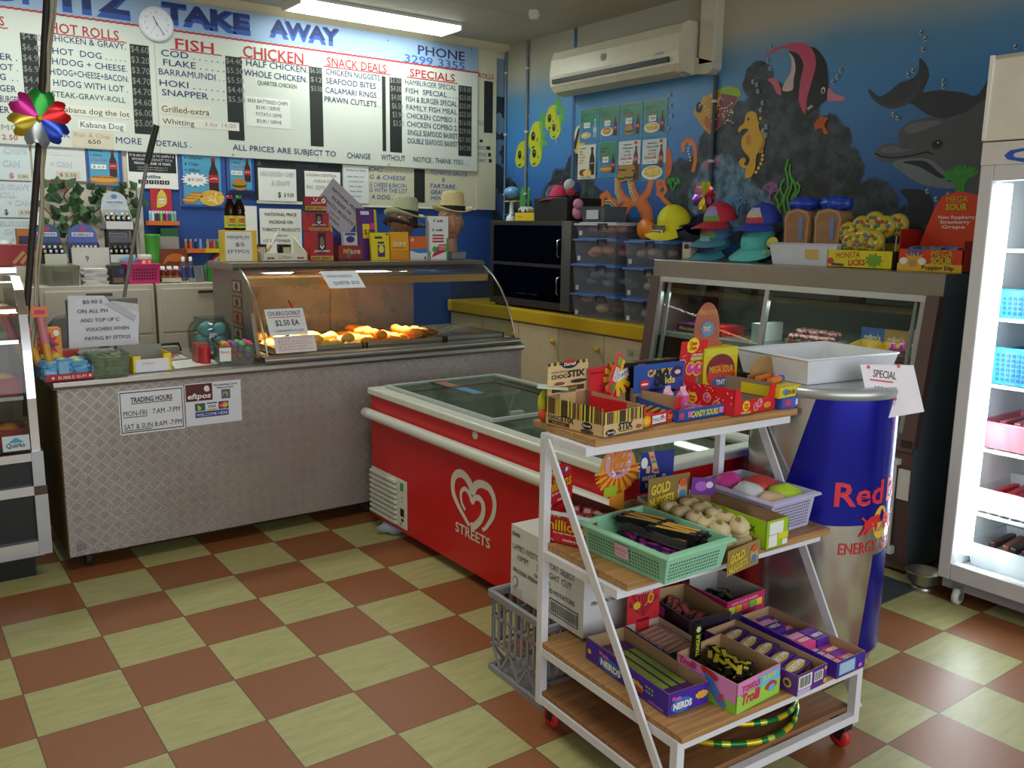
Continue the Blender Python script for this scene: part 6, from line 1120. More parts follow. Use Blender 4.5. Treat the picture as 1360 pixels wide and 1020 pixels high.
# storage boxes
BL=M('4f74b4',.4)
def sbox(x,y,z,w,d,h,label,fill_c=None,lid=True,lidc=None,fh=.7):
 t=thing('storage_box',label,'storage box',(x,y,z),-PI/2);m=GL('eef2f6',.1,.1,.13,'ccd4de')
 a,c=w/2,d/2;b=MB();k=.92
 for q in range(4):
  P4=[(-a,-c),(a,-c),(a,c),(-a,c)];p,r=P4[q],P4[(q+1)%4];b.sheet([(p[0]*k,p[1]*k,.002),(r[0]*k,r[1]*k,.002),(r[0]*.98,r[1]*.98,h-.02),(p[0]*.98,p[1]*.98,h-.02)],m)
 b.sheet([(-a*k,-c*k,.002),(-a*k,c*k,.002),(a*k,c*k,.002),(a*k,-c*k,.002)],m);b.rect(frY(-a,-c*k-.004,0),.03,.015,.06,.045,M('c8ccd0'),1);part(b,'tub',t)
 b=MB();b.box(-a-.008,-c-.008,h-.022,a+.008,c+.008,h-.008,lidc or BL);b.box(-a*.9,-c*.9,h-.008,a*.9,c*.9,h,lidc or BL);part(b,'lid',t,bevel=.003)
 b=MB();b.tube([(a*.2,-c-.006,h-.045),(a*.2,-c-.012,h-.012),(a*.6,-c-.012,h-.012),(a*.6,-c-.006,h-.045)],.006,M('1c2230',.5),6);part(b,'latch',t)
 if fill_c:
  b=MB();rd=random.Random(int(y*100+z*50))
  for i in range(14):
   hh=h*fh;x_=rd.uniform(-.75,.75)*a*k;y_=rd.uniform(-.75,.75)*c*k;z_=rd.uniform(.03,hh);b.ball((x_,y_,z_),(a*.24,c*.24,.028),M(rd.choice(fill_c),.7,noise=.25,scale=35),10,6)
  o=b.build('stored_snacks');o.location=WM[t]@Vector((0,0,.035+.0));o.rotation_euler=(0,0,-PI/2);tag(o,'snacks inside the '+label.replace('clear storage ',''),'snacks',kind='stuff')
 return t
Z1=.951
def X_(l):return l
sbox(3.42,1.86,Z1,.43,.34,.165,'clear storage box of pale crackers, lowest of the left stack on the bench',['c9a070','b88a58','d8b488'])
sbox(3.42,1.865,Z1+.166,.42,.34,.195,'clear storage box of grey packets, second from the bottom of the left stack',['8a8a96','6a6a7c','a0a0a8'])
sbox(3.42,1.86,Z1+.362,.41,.34,.165,'clear storage box of pink packets, second from the top of the left stack',['d87a7a','c86a7c','d8906a'])
sbox(3.43,1.865,Z1+.528,.40,.34,.10,'shallow clear storage box of orange packets, topmost of the left stack',['d8705a','c8508a','d88a4a'],lidc=M('b8bcc2',.4),fh=.3)
sbox(3.45,1.44,Z1,.33,.34,.16,'clear storage box of grey packets, lowest of the right stack on the bench',['8a8f9a','a0a6b0'])
sbox(3.45,1.44,Z1+.161,.33,.34,.195,'clear storage box of cream crackers in the middle of the right stack',['d8c29a','c8a888','b898a0'])
sbox(3.45,1.44,Z1+.357,.33,.34,.165,'clear storage box of pale snacks, topmost of the right stack',['d0b498','b8a090'],fh=.35)
t=thing('clear_tub','grey clear tub with a white label on top of the left stack of boxes','tub',(3.45,2.0,Z1+.629+.0));tubparts(t,.2,.24,.10,GL('c8ccd0',.12,.05,.3,'8a9098'));b=MB();b.box(-.103,-.06,.02,-.1,.06,.08,M('b8bcc0'));part(b,'paper_label',t)
t=thing('snack_jar','clear jar lying down with an orange lid on the right stack of boxes','jar',(3.42,1.50,Z1+.523));b=MB();b.lathe([(.045,0),(.06,.02),(.062,.16),(.0,.17)],(-.05,0,.064),GL('d8dcdc',.14,.03,.12,'9a9a9a'),20,'x');part(b,'jar',t);b=MB();b.lathe([(.0,-.03),(.062,-.03),(.062,.0),(.0,0)],(-.05,0,.064),M('e07a1a',.4),24,'x');part(b,'lid',t)
t=thing('clear_tub','small clear tub with a red and white label in front of the yellow cap','tub',(3.40,1.40,Z1+.523));tubparts(t,.10,.12,.085,GL('d8dcdc',.12,.05,.25,'9aa0a4'));b=MB();b.box(-.053,-.05,.01,-.0505,.05,.06,PAPER);b.rect(frX(-.053,.05,.01),.008,.03,.092,.045,M('a8303a'),1);part(b,'paper_label',t)
# ================================================================== filing cabinets behind the counter
def filing(x0,x1,y0,label):
 t=thing('filing_cabinet',label,'filing cabinet',((x0+x1)/2,y0+.28,0));m=M('c9c3b4',.45)
 b=MB();b.box(x0,y0+.012,0,x1,y0+.55,1.172,m);part(b,'case',t,True,.003)
 n=4;h=1.09/n
 for i in range(n):
  z=.06+i*h;b=MB();b.box(x0+.025,y0,z+.004,x1-.025,y0+.012,z+h-.008,m);o=part(b,'drawer',t,True,.002)
  hb=MB();hb.box((x0+x1)/2-.07,y0-.006,z+h*.86,(x0+x1)/2+.07,y0-.0005,z+h*.92,M('4a4a44',.4,.6));part(hb,'handle',o,True)
filing(.17,.785,3.02,'cream filing cabinet left of the pair, under the pink basket');filing(.80,1.42,3.02,'cream filing cabinet right of the pair, beside the hot food cabinet');filing(-.47,.155,3.02,'cream filing cabinet behind the left display case');filing(1.435,2.05,3.02,'cream filing cabinet seen through the hot food cabinet glass')
ZF=1.1735
b=MB();b.box(.18,3.24,ZF,.84,3.52,1.29,M('8a8378',.6));tag(b.build('riser_shelf'),'low grey riser carrying the energy shot displays on the filing cabinets','shelf')
t=thing('clear_tub','clear tub holding a brown and blue block behind the till screen','tub',(.305,3.12,ZF));tubparts(t,.17,.15,.11,GL('e0e2d8',.12,.05,.25,'c0c0b0'),body='tub')
b=MB();b.box(.27,3.09,ZF+.004,.36,3.15,ZF+.03,M('3a7a9a'));b.box(.265,3.09,ZF+.031,.355,3.15,ZF+.08,M('6a4a3a'));tag(b.build('soap_block'),'brown and blue block inside the clear tub on the filing cabinet','block')
card(.24,3.215,ZF,.115,.175,.004,'c9c8b8','paper_card','cream card standing behind the clear tub on the filing cabinet','card',None)
for i in range(9):
 b=MB();w_=.135-.004*(i%3);b.box(-w_/2,-.045,0,w_/2,.045,.0095,M(['d8d8d6','cfcfc8','dcdcda'][i%3],.7));o=b.build('paper_bag');o.location=(.475+.004*math.sin(i*2),3.12,ZF+i*.0105);o.rotation_euler=(0,0,.14*math.sin(i*1.7));tag(o,'folded white paper bag in the stack left of the pink basket','bag','paper bags on the filing cabinet')
t=thing('pink_basket','bright pink plastic basket on the filing cabinet','basket',(.74,3.13,ZF));pink_holes=lambda b:[b.rect(Fr((-.068,-.0695,.025),(1,0,0),(0,-.06,1)),.003+i*.0155,j*.018,.013+i*.0155,j*.018+.011,M('5a1030'),2)for i in range(9)for j in range(4)]
tubparts(t,.19,.15,.115,M('d82a78',.4),body='basket',extra=pink_holes)
t=thing('red_jar','red jar with a pale lid in the pink basket','jar',(.765,3.13,ZF+.004));b=MB();b.lathe([(.0,0),(.036,0),(.04,.01),(.04,.14),(.0,.14)],(0,0,0),M('b8242c',.35),20);part(b,'jar',t);b=MB();b.lathe([(.041,.138),(.041,.168),(.0,.17)],(0,0,0),M('c8b8b0',.4),20);part(b,'lid',t)
b=MB();b.box(.56,3.07,ZF,.635,3.2,ZF+.11,M('23232c',.5));b.rect(frY(.56,3.07,ZF),.01,.01,.065,.04,M('7a5a48'),1);b.rect(frY(.56,3.07,ZF),.045,.06,.07,.09,M('3a3a8a'),1);tag(b.build('dark_packet'),'dark packet wedged between the paper bags and the pink basket','packet')
t=thing('bottle_rack','white rack of small sauce bottles right of the pink basket','rack',(.905,3.13,ZF));b=MB();b.box(-.058,-.045,0,.058,.045,.004,WHITE);b.box(-.058,-.045,0,.058,-.042,.03,M('c8c4b8'));b.box(-.058,.042,0,.058,.045,.06,M('c8c4b8'));part(b,'rack',t)
for i in range(6):t=thing('sauce_bottle','little brown sauce bottle in the white rack','bottle',(.865+(i%3)*.04,3.11+(i//3)*.038,ZF+.0045),0,'sauce bottles in the rack');b=MB();b.lathe([(.0,0),(.016,0),(.016,.055),(.008,.07),(.008,.075)],(0,0,0),M('6a2a1a',.3),12);b.lathe([(.0163,.015),(.0163,.04)],(0,0,0),M('a86a3a'),12,cap=False);part(b,'bottle',t);b=MB();b.lathe([(.0095,.074),(.0095,.095),(.0,.095)],(0,0,0),WHITE,10);part(b,'cap',t)
for i in range(2):t=thing('spray_bottle',['left','right'][i]+' of two clear spray bottles with blue labels on the filing cabinet','bottle',(.99+i*.045,3.13,ZF));b=MB();b.lathe([(.0,0),(.018,0),(.019,.01),(.019,.11),(.009,.125),(.009,.13)],(0,0,0),GL('d8e0e8',.15,.03,.12,'b8c8d8'),14);part(b,'bottle',t);b=MB();b.lathe([(.0193,.03),(.0193,.09)],(0,0,0),M('3a4a8a'),14,cap=False);part(b,'wrap_label',t);b=MB();b.lathe([(.01,.128),(.01,.155),(.0,.157)],(0,0,0),WHITE,12);part(b,'cap',t)
for i in range(5):b=MB();b.box(-.03,-.001,0,.03,.001,.10,M(['7a7a80','9a9aa0','5a5a60','8a8a90','a8a8a8'][i],.4));o=b.build('leaflet');o.location=(1.075+i*.012,3.10+i*.012,ZF+.003);o.rotation_euler=(-.15,0,.4);tag(o,'grey leaflet leaning in the row beside the spray bottles','leaflet','leaflets on the filing cabinet')
b=MB();b.box(1.14,3.12,ZF,1.17,3.2,ZF+.11,M('2f8f3a',.5));tag(b.build('green_box'),'narrow green box beside the leaflets','box')
for i in range(4):b=MB();b.box(1.18,3.08,ZF+i*.022,1.33-.005*i,3.25,ZF+.0215+i*.022,M(['c8c8b8','d8d8cc','b8b8a8','d0d0c4'][i]));tag(b.build('catalogue'),'pale catalogue in the low pile next to the hot food cabinet','book','catalogues on the filing cabinet')
def shotbox(x,y,z,w,hdr,body,label,txt,rim):
 t=thing('display_box',label,'box',(x,y,z));b=MB();b.box(-w/2,0,0,w/2,.003,.05,M(rim));b.box(-w/2,.1,0,w/2,.103,.12,M(body));[b.hexa([(q,0,0),(q+.003,0,0),(q+.003,.1,0),(q,.1,0),(q,0,.05),(q+.003,0,.05),(q+.003,.1,.12),(q,.1,.12)],M(body))for q in(-w/2,w/2-.003)];b.box(-w/2,0,0,w/2,.103,.003,M(body));part(b,'carton',t)
 b=MB();pts=[(-w/2,.105,.12)]+[(-w*.46*math.cos(PI*i/10),.105,.16+.07*math.sin(PI*i/10))for i in range(11)]+[(w/2,.105,.12)];b.prism(pts,(0,.003,0),M(hdr,.4,noise=.2,scale=25));f=frY(-w/2,.105,.12);b.rect(f,w*.15,.035,w*.85,.06,M('c8ccd8'),1);b.text(f,txt,w*.2,.041,.012,M('2a3a7a'),w=w*.6,bold=.8,k=2);b.disc(f,w*.5,.08,.02,.015,M('b83a4a' if rim!='d8d8d8' else '5a7aa8'),1,14,.2);part(b,'display_card',t);return t
shotbox(.475,3.27,1.291,.17,'4a5aa8','33406a','blue arched display box of small black shots on the filing cabinets','ENERGY','2a2a34');shotbox(.285,3.28,1.291,.15,'2f4a7a','2a3450','dark blue display box of shots at the left of the riser','SHOTS','20242c');shotbox(.675,3.27,1.291,.15,'8a8f98','4a4c54','grey lower display box of shots under the white one','shots','d8d8d8')
shotbox(.67,3.285,1.49,.16,'b8c4cc','a8acb0','white arched display box of shots, on top of the grey one','vanilla','d8d8d8')
b=MB();b.box(.60,3.283,1.291,.605,3.39,1.487,M('3a3a40'));b.box(.755,3.283,1.291,.76,3.39,1.487,M('3a3a40'));b.box(.60,3.283,1.484,.76,3.39,1.489,M('3a3a40'));tag(b.build('display_stand'),'dark stand holding up the white display box of shots','stand')
k=0
for cx,cz,n_ in((.475,1.294,6),(.285,1.294,5),(.675,1.294,5),(.67,1.493,5)):
 for r_ in range(2):
  for i in range(n_):t=thing('energy_shot','small dark capped shot bottle standing in the arched display boxes','bottle',(cx-.06+i*.12/(n_-1),3.30+r_*.035+(.01 if cz>1.4 else 0),cz+r_*.025),0,'shot bottles in the display boxes');b=MB();b.lathe([(.0,0),(.0115,0),(.0115,.05),(.006,.058),(.006,.06)],(0,0,0),M('1c1c22',.25),10);part(b,'bottle',t);b=MB();b.lathe([(.0075,.059),(.0075,.075),(.0,.075)],(0,0,0),M(['c8ccd0','c8a04a','c8ccd0','9aa0a8'][(i+r_)%4],.3),8);part(b,'cap',t)
card(.385,3.235,ZF+.001,.205,.21,.003,'cfcac2','price_card','white price card with a handwritten 9 in front of the blue display box','card',lambda b,f,w,h:b.text(f,'9',.35*w,.62*h,.16*h,M('2a2a50'),k=2))
b=MB();b.ball((.70,3.22,ZF+.135),(.06,.003,.022),M('7aa8c8',.4),20,8);b.box(.66,3.219,ZF,.74,3.222,ZF+.13,M('7aa8c8',.4));tag(b.build('oval_card'),'pale blue oval card standing behind the pink basket','card')
t=thing('green_cup','ribbed green plastic cup beside the brown packet on the back bench','cup',(.86,3.31,ZF));b=MB();b.lathe([(.0,0),(.032,0),(.042,.15),(.046,.28),(.05,.29),(.044,.29),(.03,.01),(.0,.01)],(0,0,0),M('4fa83a',.35),18);part(b,'cup',t)
card(.885,3.36,ZF,.15,.275,.10,'9a958c','grey_box','grey cardboard box behind the brown packet','box',None);t=card(.89,3.28,ZF,.17,.20,.03,'7a3a1c','snack_packet','brown and orange snack packet on the back bench','packet',lambda b,f,w,h:(b.sheet(curve([(.1*w,.5*h),(.3*w,.8*h),(.7*w,.85*h),(.95*w,.7*h),(.6*w,.6*h),(.3*w,.62*h)],3),M('c86a2a'),f,1),b.text(f,'Lavazza',.12*w,.32*h,.14*h,M('c8a08a'),w=.75*w,bold=1,k=2)))
def lighters(x0,x1,y,z,cols,rackc,label,gname):
 t=thing('lighter_rack',label,'rack',((x0+x1)/2,y,z));w=x1-x0;b=MB();b.box(-w/2,-.03,0,w/2,.03,.004,M(rackc,.4));b.box(-w/2,-.03,0,w/2,-.027,.032,M(rackc,.4));b.box(-w/2,.027,0,w/2,YB-y,.032,M(rackc,.4));part(b,'rack',t)
 for i,c in enumerate(cols):
  l=thing('lighter',c[1]+' cigarette lighter standing in '+gname,'lighter',(x0+.02+i*(w-.04)/max(1,len(cols)-1),y,z+.0045),0,c[1]+' lighters');b=MB();b.box(-.008,-.006,0,.008,.006,.075,M(c[0],.3));part(b,'body',l,bevel=.002);b=MB();b.box(-.007,-.005,.0755,.007,.005,.092,M('b8bcc0',.3,.8));part(b,'valve',l)
lighters(.907,1.104,3.60,1.515,[('6ab8d8','pale blue'),('d8d8d8','white'),('22242a','black'),('26304a','navy'),('8ac83a','lime'),('2a2a30','black'),('c83a6a','pink'),('3a4a8a','blue'),('58c870','green'),('7a9ab0','grey')],'d8661c','orange rack of lighters under the red poster','the upper orange rack')
lighters(1.125,1.262,3.60,1.335,[('d8661c','orange'),('d8661c','orange'),('26304a','navy'),('6aa8d8','pale blue')],'d8661c','orange rack of lighters low on the blue wall','the lower orange rack')
lighters(1.27,1.40,3.60,1.335,[('c8a070','tan'),('a8302a','red'),('d8761c','amber'),('2f8f4a','green'),('7aa8d8','pale blue')],'d8b41c','yellow rack of lighters low on the blue wall','the yellow rack')
b=MB();b.box(.98,3.56,1.40,1.09,3.64,1.50,M('1f5a34',.6));tag(b.build('dark_green_bag'),'dark green packet hanging under the upper lighter rack','packet')
# ivy
def ivy(x,z0,z1,seed,label):
 rd=random.Random(seed);t=thing('ivy_garland',label,'plant',(x,3.62,z0));n=14;st=[(x+.03*math.sin(i*.9+seed),3.63,z1+(z0-z1)*i/n)for i in range(n+1)]
 b=MB();b.tube(st,.004,M('5a4a30',.8),5);part(b,'stem',t,True)
 b=MB()
 for i in range(20):
  k=rd.randrange(n);p=Vector(st[k]);c=p+Vector((rd.uniform(-.07,.07),rd.uniform(-.06,.0),rd.uniform(-.03,.03)));a=rd.uniform(-1,1);s=rd.uniform(.022,.042);R_=Vector((math.cos(a),rd.uniform(-.5,.2),math.sin(a)));U_=Vector((-math.sin(a),rd.uniform(-.5,.2),math.cos(a)));f=Fr(c,R_,U_)
  b.add([f.p(x_*s,y_*s,(.25-abs(x_)*.5)*s*.5)for x_,y_ in((0,-1),(.5,-.7),(.9,-.2),(.55,.1),(.35,.6),(0,1.1),(-.35,.6),(-.55,.1),(-.9,-.2),(-.5,-.7))],[(0,1,2,3,4,5),(0,5,6,7,8,9)],M(rd.choice(['2f4a2a','3a5a34','26402a','48683c']),.5))
 part(b,'leaves',t,True)
ivy(.34,1.33,1.77,1,'dark ivy strand hanging at the left end of the cream wall, beside the price sheets');ivy(.46,1.42,1.76,2,'bushy ivy strand hanging under the HAMBURGER price sheet');ivy(.62,1.48,1.75,3,'ivy strand hanging behind the white display box');ivy(.80,1.5,1.75,4,'ivy strand hanging beside the white wall strip')
b=MB();b.box(.37,3.645,1.73,.46,3.657,1.79,M('a82a2a',.5));tag(b.build('red_card'),'small red card at the top of the ivy','card')
# ================================================================== left hand display case
t=thing('hot_display_case','black and chrome glass display case at the left edge, in front of the cabinets','display case',(-.55,1.95,0))
KX0,KX1=-1.05,-.052
BK=M('15171c',.35)
b=MB();b.box(KX0,1.62,.10,KX1-.04,2.30,.56,BK);part(b,'base',t,True)
b=MB();b.box(KX0+.03,1.68,0,KX1-.06,2.25,.10,M('0c0c0c',.6));part(b,'plinth',t,True)
b=MB();SR=M('cdd0d2',.2,.9)
b.box(KX0,1.60,.535,KX1-.03,1.62,.57,SR);b.box(KX0,1.602,.385,KX1-.035,1.62,.425,SR);b.box(KX0,1.60,.115,KX1-.03,1.62,.18,SR);part(b,'chrome_strip',t,True)
b=MB();b.box(KX1-.05,1.595,.12,KX1,1.66,.385,M('b4b6ba',.4,.7));b.box(KX1-.05,1.595,.425,KX1-.005,1.66,.575,M('b4b6ba',.4,.7));b.box(KX1-.05,1.60,.385,KX1,1.66,.425,M('4a3a2a'));part(b,'corner_post',t,True)
def kpts(o=0.0):return[(1.62,.575),(1.625,.8),(1.64,1.0),(1.67,1.15),(1.73,1.25),(1.82,1.30),(1.95,1.31)]
b=MB();K=kpts();b.add([(x,y,z)for x in(KX0,KX1-.045)for y,z in K],[(i,i+1,i+8,i+7)for i in range(6)],GL('dfe4e6',.14),True);part(b,'curved_glass',t,True)
b=MB();pr=[(y,z)for y,z in K]
for i in range(6):b.hexa([(KX1-.045,K[i][0]-.008,K[i][1]),(KX1-.012,K[i][0]-.008,K[i][1]),(KX1-.012,K[i][0]+.02,K[i][1]),(KX1-.045,K[i][0]+.02,K[i][1]),(KX1-.045,K[i+1][0]-.008,K[i+1][1]),(KX1-.012,K[i+1][0]-.008,K[i+1][1]),(KX1-.012,K[i+1][0]+.02,K[i+1][1]),(KX1-.045,K[i+1][0]+.02,K[i+1][1])],CHROME)
part(b,'chrome_frame',t,True)
b=MB();b.prism([(KX1-.03,y,z)for y,z in K+[(2.28,1.31),(2.28,.575)]],(.004,0,0),GL('cfd4d6',.12));part(b,'end_glass',t,True)
b=MB();b.box(KX0,1.9,1.31,KX1-.01,2.30,1.335,CHROME);b.box(KX0,2.27,.57,KX1-.03,2.29,1.31,M('b9a58a',.4));part(b,'top',t,True)
for z in(.79,1.03,1.16):b=MB();b.box(KX0+.02,1.69,z,KX1-.05,2.25,z+.008,GL('d8e0e0',.2,.05,.2,'c8d0d0'));b.box(KX0+.02,1.685,z-.004,KX1-.05,1.69,z+.012,EM('f2f4f0',1.3)if z>1 else CHROME);part(b,'shelf',t,True)
b=MB();b.tube([(KX0+.1,1.98,1.285),(KX1-.1,1.98,1.285)],.01,EM('fff0d8',8),8);part(b,'lamp',t,True)
b=MB();b.box(KX1-.15,1.612,.585,KX1-.05,1.616,.65,M('c8d4d8'));f=frY(KX1-.15,1.612,.585);b.text(f,'Quirks',.012,.015,.02,M('2a3a5a'),w=.07,bold=.8,k=2);b.sheet([(.02,.035),(.05,.058),(.08,.035)],M('4a9ab8'),f,1);part(b,'logo_plate',t,True)
for i,(x,z)in enumerate(((-.16,.58),(-.16,.80),(-.34,.58),(-.34,.80))):
 t=thing('food_basket',['near lower','near upper','far lower','far upper'][i]+' red basket inside the left display case','basket',(x,1.80,z+(.0 if z<.6 else 0)));tubparts(t,.13,.18,.075,M('b8241e',.4),body='basket')
 b=MB();b.ball((x,1.79,z+.055),(.05,.07,.035),M('d8983a',.6,noise=.3,scale=30),14,8);tag(b.build('pastry'),'golden pastry in the '+['near lower','near upper','far lower','far upper'][i]+' red basket','pastry')
 # things on top of it, left edge
b=MB();b.box(-.12,1.98,1.337,.045,2.12,1.43,M('b0222a',.45));f=frY(-.12,1.98,1.337);[b.line(f,[(.06+i*.03,.015),(.1+i*.025,.06)],.014,M('d8a86a'),1)for i in range(3)];tag(b.build('red_carton'),'red carton printed with spring rolls, on the left display case','box')
b=MB();b.box(-.02,2.14,1.337,.03,2.2,1.50,M('d08a2a',.5));b.rect(frY(-.02,2.14,1.337),.005,.09,.045,.13,M('3a3a6a'),1);tag(b.build('orange_carton'),'orange and blue carton behind the red one, left edge','box')
b=MB();b.ball((-.10,2.18,1.40),(.07,.05,.06),M('d4d8d4',.5),16,10,lambda p:p*(1+.2*math.sin(p.x*70)*math.cos(p.z*60)));tag(b.build('plastic_bag'),'crumpled white plastic bag at the left edge','bag')
# pole with ropes and the pinwheel
t=thing('pole','dark pole wound with cords reaching to the ceiling at the left','pole',(-.07,1.78,1.0));b=MB();b.tube([(-.088,1.765,.70),(-.06,1.75,1.13),(.04,1.75,1.83),(.113,1.75,2.43),(.165,1.75,2.995)],.014,M('26221c',.6),10);part(b,'pole',t,True)
for i,(dx,c)in enumerate(((.024,'b0a58c'),(.036,'9a927c'))):b=MB();b.tube([(-.075+dx+.006*math.sin(k*1.3+i),1.738,1.0+.0)if k==0 else((-.075+.255*((k/16)**.9))+dx*(1-.4*math.sin(k*.2))+.005*math.sin(k*1.7+i),1.738,1.0+1.99*k/16)for k in range(17)],.006,M(c,.8),6);part(b,'cord',t,True)
pinwheel((.044,1.70,1.952),(1,0,0),(0,0,1),.115,['d8242a','2f9a3a','c8288a','b09a2a','8a9098','1f3fa8'],'big rainbow foil pinwheel on the dark pole',None)
t=thing('walking_stick','grey stick with a dark grip leaning behind the counter in front of the menu','stick',(.50,2.30,.87));b=MB();b.tube([(.42,2.42,.87),(.55,2.33,1.55),(.605,2.30,1.83)],.009,M('8a8680',.4,.4),10);part(b,'shaft',t,True);b=MB();b.tube([(.605,2.30,1.83),(.655,2.27,2.02)],.016,M('33332f',.6),10);part(b,'grip',t,True)
# ================================================================== glass door fridge at the right
t=thing('glass_door_fridge','tall white glass door drinks fridge glowing at the right edge','fridge',(3.33,-1.38,0))
GX,GY0,GY1=2.945,-2.05,-.73;WH=M('c8c5c4',.35);WI=M('e4e8ea',.4)
b=MB();b.box(GX+.05,GY1-.02,.14,3.72,GY1,1.82,WH);b.box(GX+.05,GY0,.14,3.72,GY0+.02,1.82,WH);b.box(3.70,GY0+.02,.14,3.72,GY1-.02,1.82,WI);b.box(GX+.05,GY0,1.80,3.72,GY1,1.84,WH);b.box(GX+.05,GY0,.06,3.72,GY1,.14,M('8f8f90',.4));part(b,'cabinet',t,True)
b=MB();b.box(GX+.06,GY1-.026,.145,3.70,GY1-.0205,1.80,WI);b.box(GX+.06,GY0+.02,.141,3.70,GY1-.03,.146,M('b4b8ba',.4));part(b,'liner',t,True)
for ya,yb in((GY1,-1.385),(-1.395,GY0)):
 b=MB()
 for q in((ya-.05,.115,ya,1.80),(yb,.115,yb+.05,1.80),(yb+.05,1.74,ya-.05,1.80),(yb+.05,.115,ya-.05,.185)):b.box(GX,q[0],q[1],GX+.045,q[2],q[3],WH)
 o=part(b,'door',t,True,.004);b=MB();b.box(GX+.02,yb+.05,.185,GX+.024,ya-.05,1.74,GL('f4f8f8',.08));part(b,'glass_pane',o,True)
b=MB();b.prism([(GX-.002,GY1,1.80),(GX-.002,GY1,1.885),(GX+.05,GY1,1.885),(GX+.05,GY1,1.80)],(0,GY0-GY1,0),M('cfc9c2',.4));f=frX(GX-.002,GY1,1.80);b.text(f,'Quality',.085,.012,.045,M('1f4fb0'),w=.5,bold=2,k=2);part(b,'header_strip',t,True)
b=MB();b.prism([(GX-.01,GY1,1.89),(GX+.0,GY1,2.19),(GX+.03,GY1,2.21),(3.5,GY1,2.21),(3.5,GY1,1.89)],(0,GY0-GY1,0),M('d9d2c0',.45));part(b,'light_box',t,True,.004);b=MB();b.box(GX-.012,GY1-.012,1.895,GX+.0,GY1+.002,2.205,M('e8e2d8',.4));part(b,'edge_trim',t,True)
b=MB();b.tube([(GX+.075,GY1-.075,.22),(GX+.075,GY1-.075,1.73)],.018,EM('f4faff',9),10);part(b,'tube_lamp',t,True)
for i,z in enumerate((1.475,1.20,.93,.66,.385)):
 b=MB()
 for k in range(30):y=GY1-.06-k*.043;b.tube([(GX+.13,y,z),(3.68,y,z)],.003,WHITE,4)
 b.tube([(GX+.13,GY1-.035,z),(GX+.13,GY0+.04,z)],.008,WHITE,6);b.tube([(3.66,GY1-.035,z),(3.66,GY0+.04,z)],.006,WHITE,6);part(b,'wire_shelf',t,True)
for y in(GY1-.07,GY0+.07):
 b=MB();b.box(GX+.04,y-.02,.055,GX+.10,y+.02,.08,M('8a8a8c',.4,.5));b.lathe([(.022,-.012),(.036,-.01),(.036,.01),(.022,.012)],(GX+.05,y-.0,.0365),M('d0d0cc',.4),18,'y');b.lathe([(.018,-.014),(.018,.014)],(GX+.05,y,.0365),M('6a6a6c',.5),12,'y');part(b,'castor',t,True)
 b=MB();b.box(3.6,y-.03,0,3.66,y+.03,.06,BLK);part(b,'foot',t,True)
def fb(y,z,w,d,h,col,label,holes=None):t=thing('fridge_basket',label,'basket',(3.28,y,z+.0045),-PI/2);tubparts(t,w,d,h,M(col,.4),body='basket',extra=(lambda b:[b.rect(Fr((-w*.44,-d*.455,.0),(1,0,0),(0,-.05*d/h,1)),.02+i*.02,.015+j*.02,.032+i*.02,.028+j*.02,M('145a88'),2)for i in range(int(w*40))for j in range(int(h*42))])if col in('3aa0d8','2f9ad8')else None);return t
def items(n,y0,y1,z,cols,label,name='wrapped_food'):
 for i in range(n):b=MB();b.box(-.10,-.014,0,.10,.014,.03,M(cols[i%len(cols)],.3));o=b.build(name,bevel=.005);o.location=(3.28,y0+(y1-y0)*i/max(1,n-1),z);o.rotation_euler=(.1*(i%3-1),0,.1*math.sin(i*2));tag(o,label,'food',label.split(' in the ')[-1]+' contents')
fb(-.98,1.20,.46,.36,.115,'3aa0d8','bright blue basket on the second shelf of the fridge');fb(-.98,.93,.46,.36,.15,'2f9ad8','deep blue basket on the third shelf of the fridge');fb(-.98,.66,.44,.36,.11,'d87a88','pink tray on the fourth shelf of the fridge');fb(-.98,.385,.46,.36,.10,'d8d8da','white and red carton tray on the fifth shelf of the fridge');fb(-.99,.142,.46,.36,.10,'d4d8dc','white tray on the floor of the fridge')
items(6,-.83,-1.13,1.285,['c88a8a','b85a5a','d8b0a0'],'pink wrapped food in the bright blue basket');items(6,-.83,-1.13,1.03,['8a7a4a','b8a03a','4a3a3a'],'dark and yellow wrapped food in the deep blue basket');items(8,-.82,-1.14,.742,['c85a6a','d87a88','b84a5a'],'red wrapped food in the pink tray');items(8,-.82,-1.14,.44,['c8242a','d8323a','b81a22'],'bright red wrapped bar in the white and red carton tray');items(8,-.83,-1.15,.215,['5a3a2e','8a5a40','3a2a26'],'brown wrapped bar in the white floor tray')
b=MB();b.box(GX+.05,GY1-.16,.1465,GX+.12,GY1-.09,.148,M('d8dce0'));
# floor bits by the display case
t=thing('metal_bowl','steel dog bowl on the floor between the case and the fridge','bowl',(3.02,-.635,0));b=MB();b.lathe([(.045,0),(.05,.012),(.045,.02)],(0,0,0),STEEL,24);b.lathe([(.03,.02),(.065,.045),(.072,.085),(.076,.088),(.07,.088),(.062,.05),(.0,.03)],(0,0,0),STEEL,28,cap=False);part(b,'bowl',t)
b=MB();b.box(2.55,-.62,0,3.02,-.35,.004,M('3a4048',.8));tag(b.build('floor_mat'),'dark grey mat on the floor by the display case base','mat')
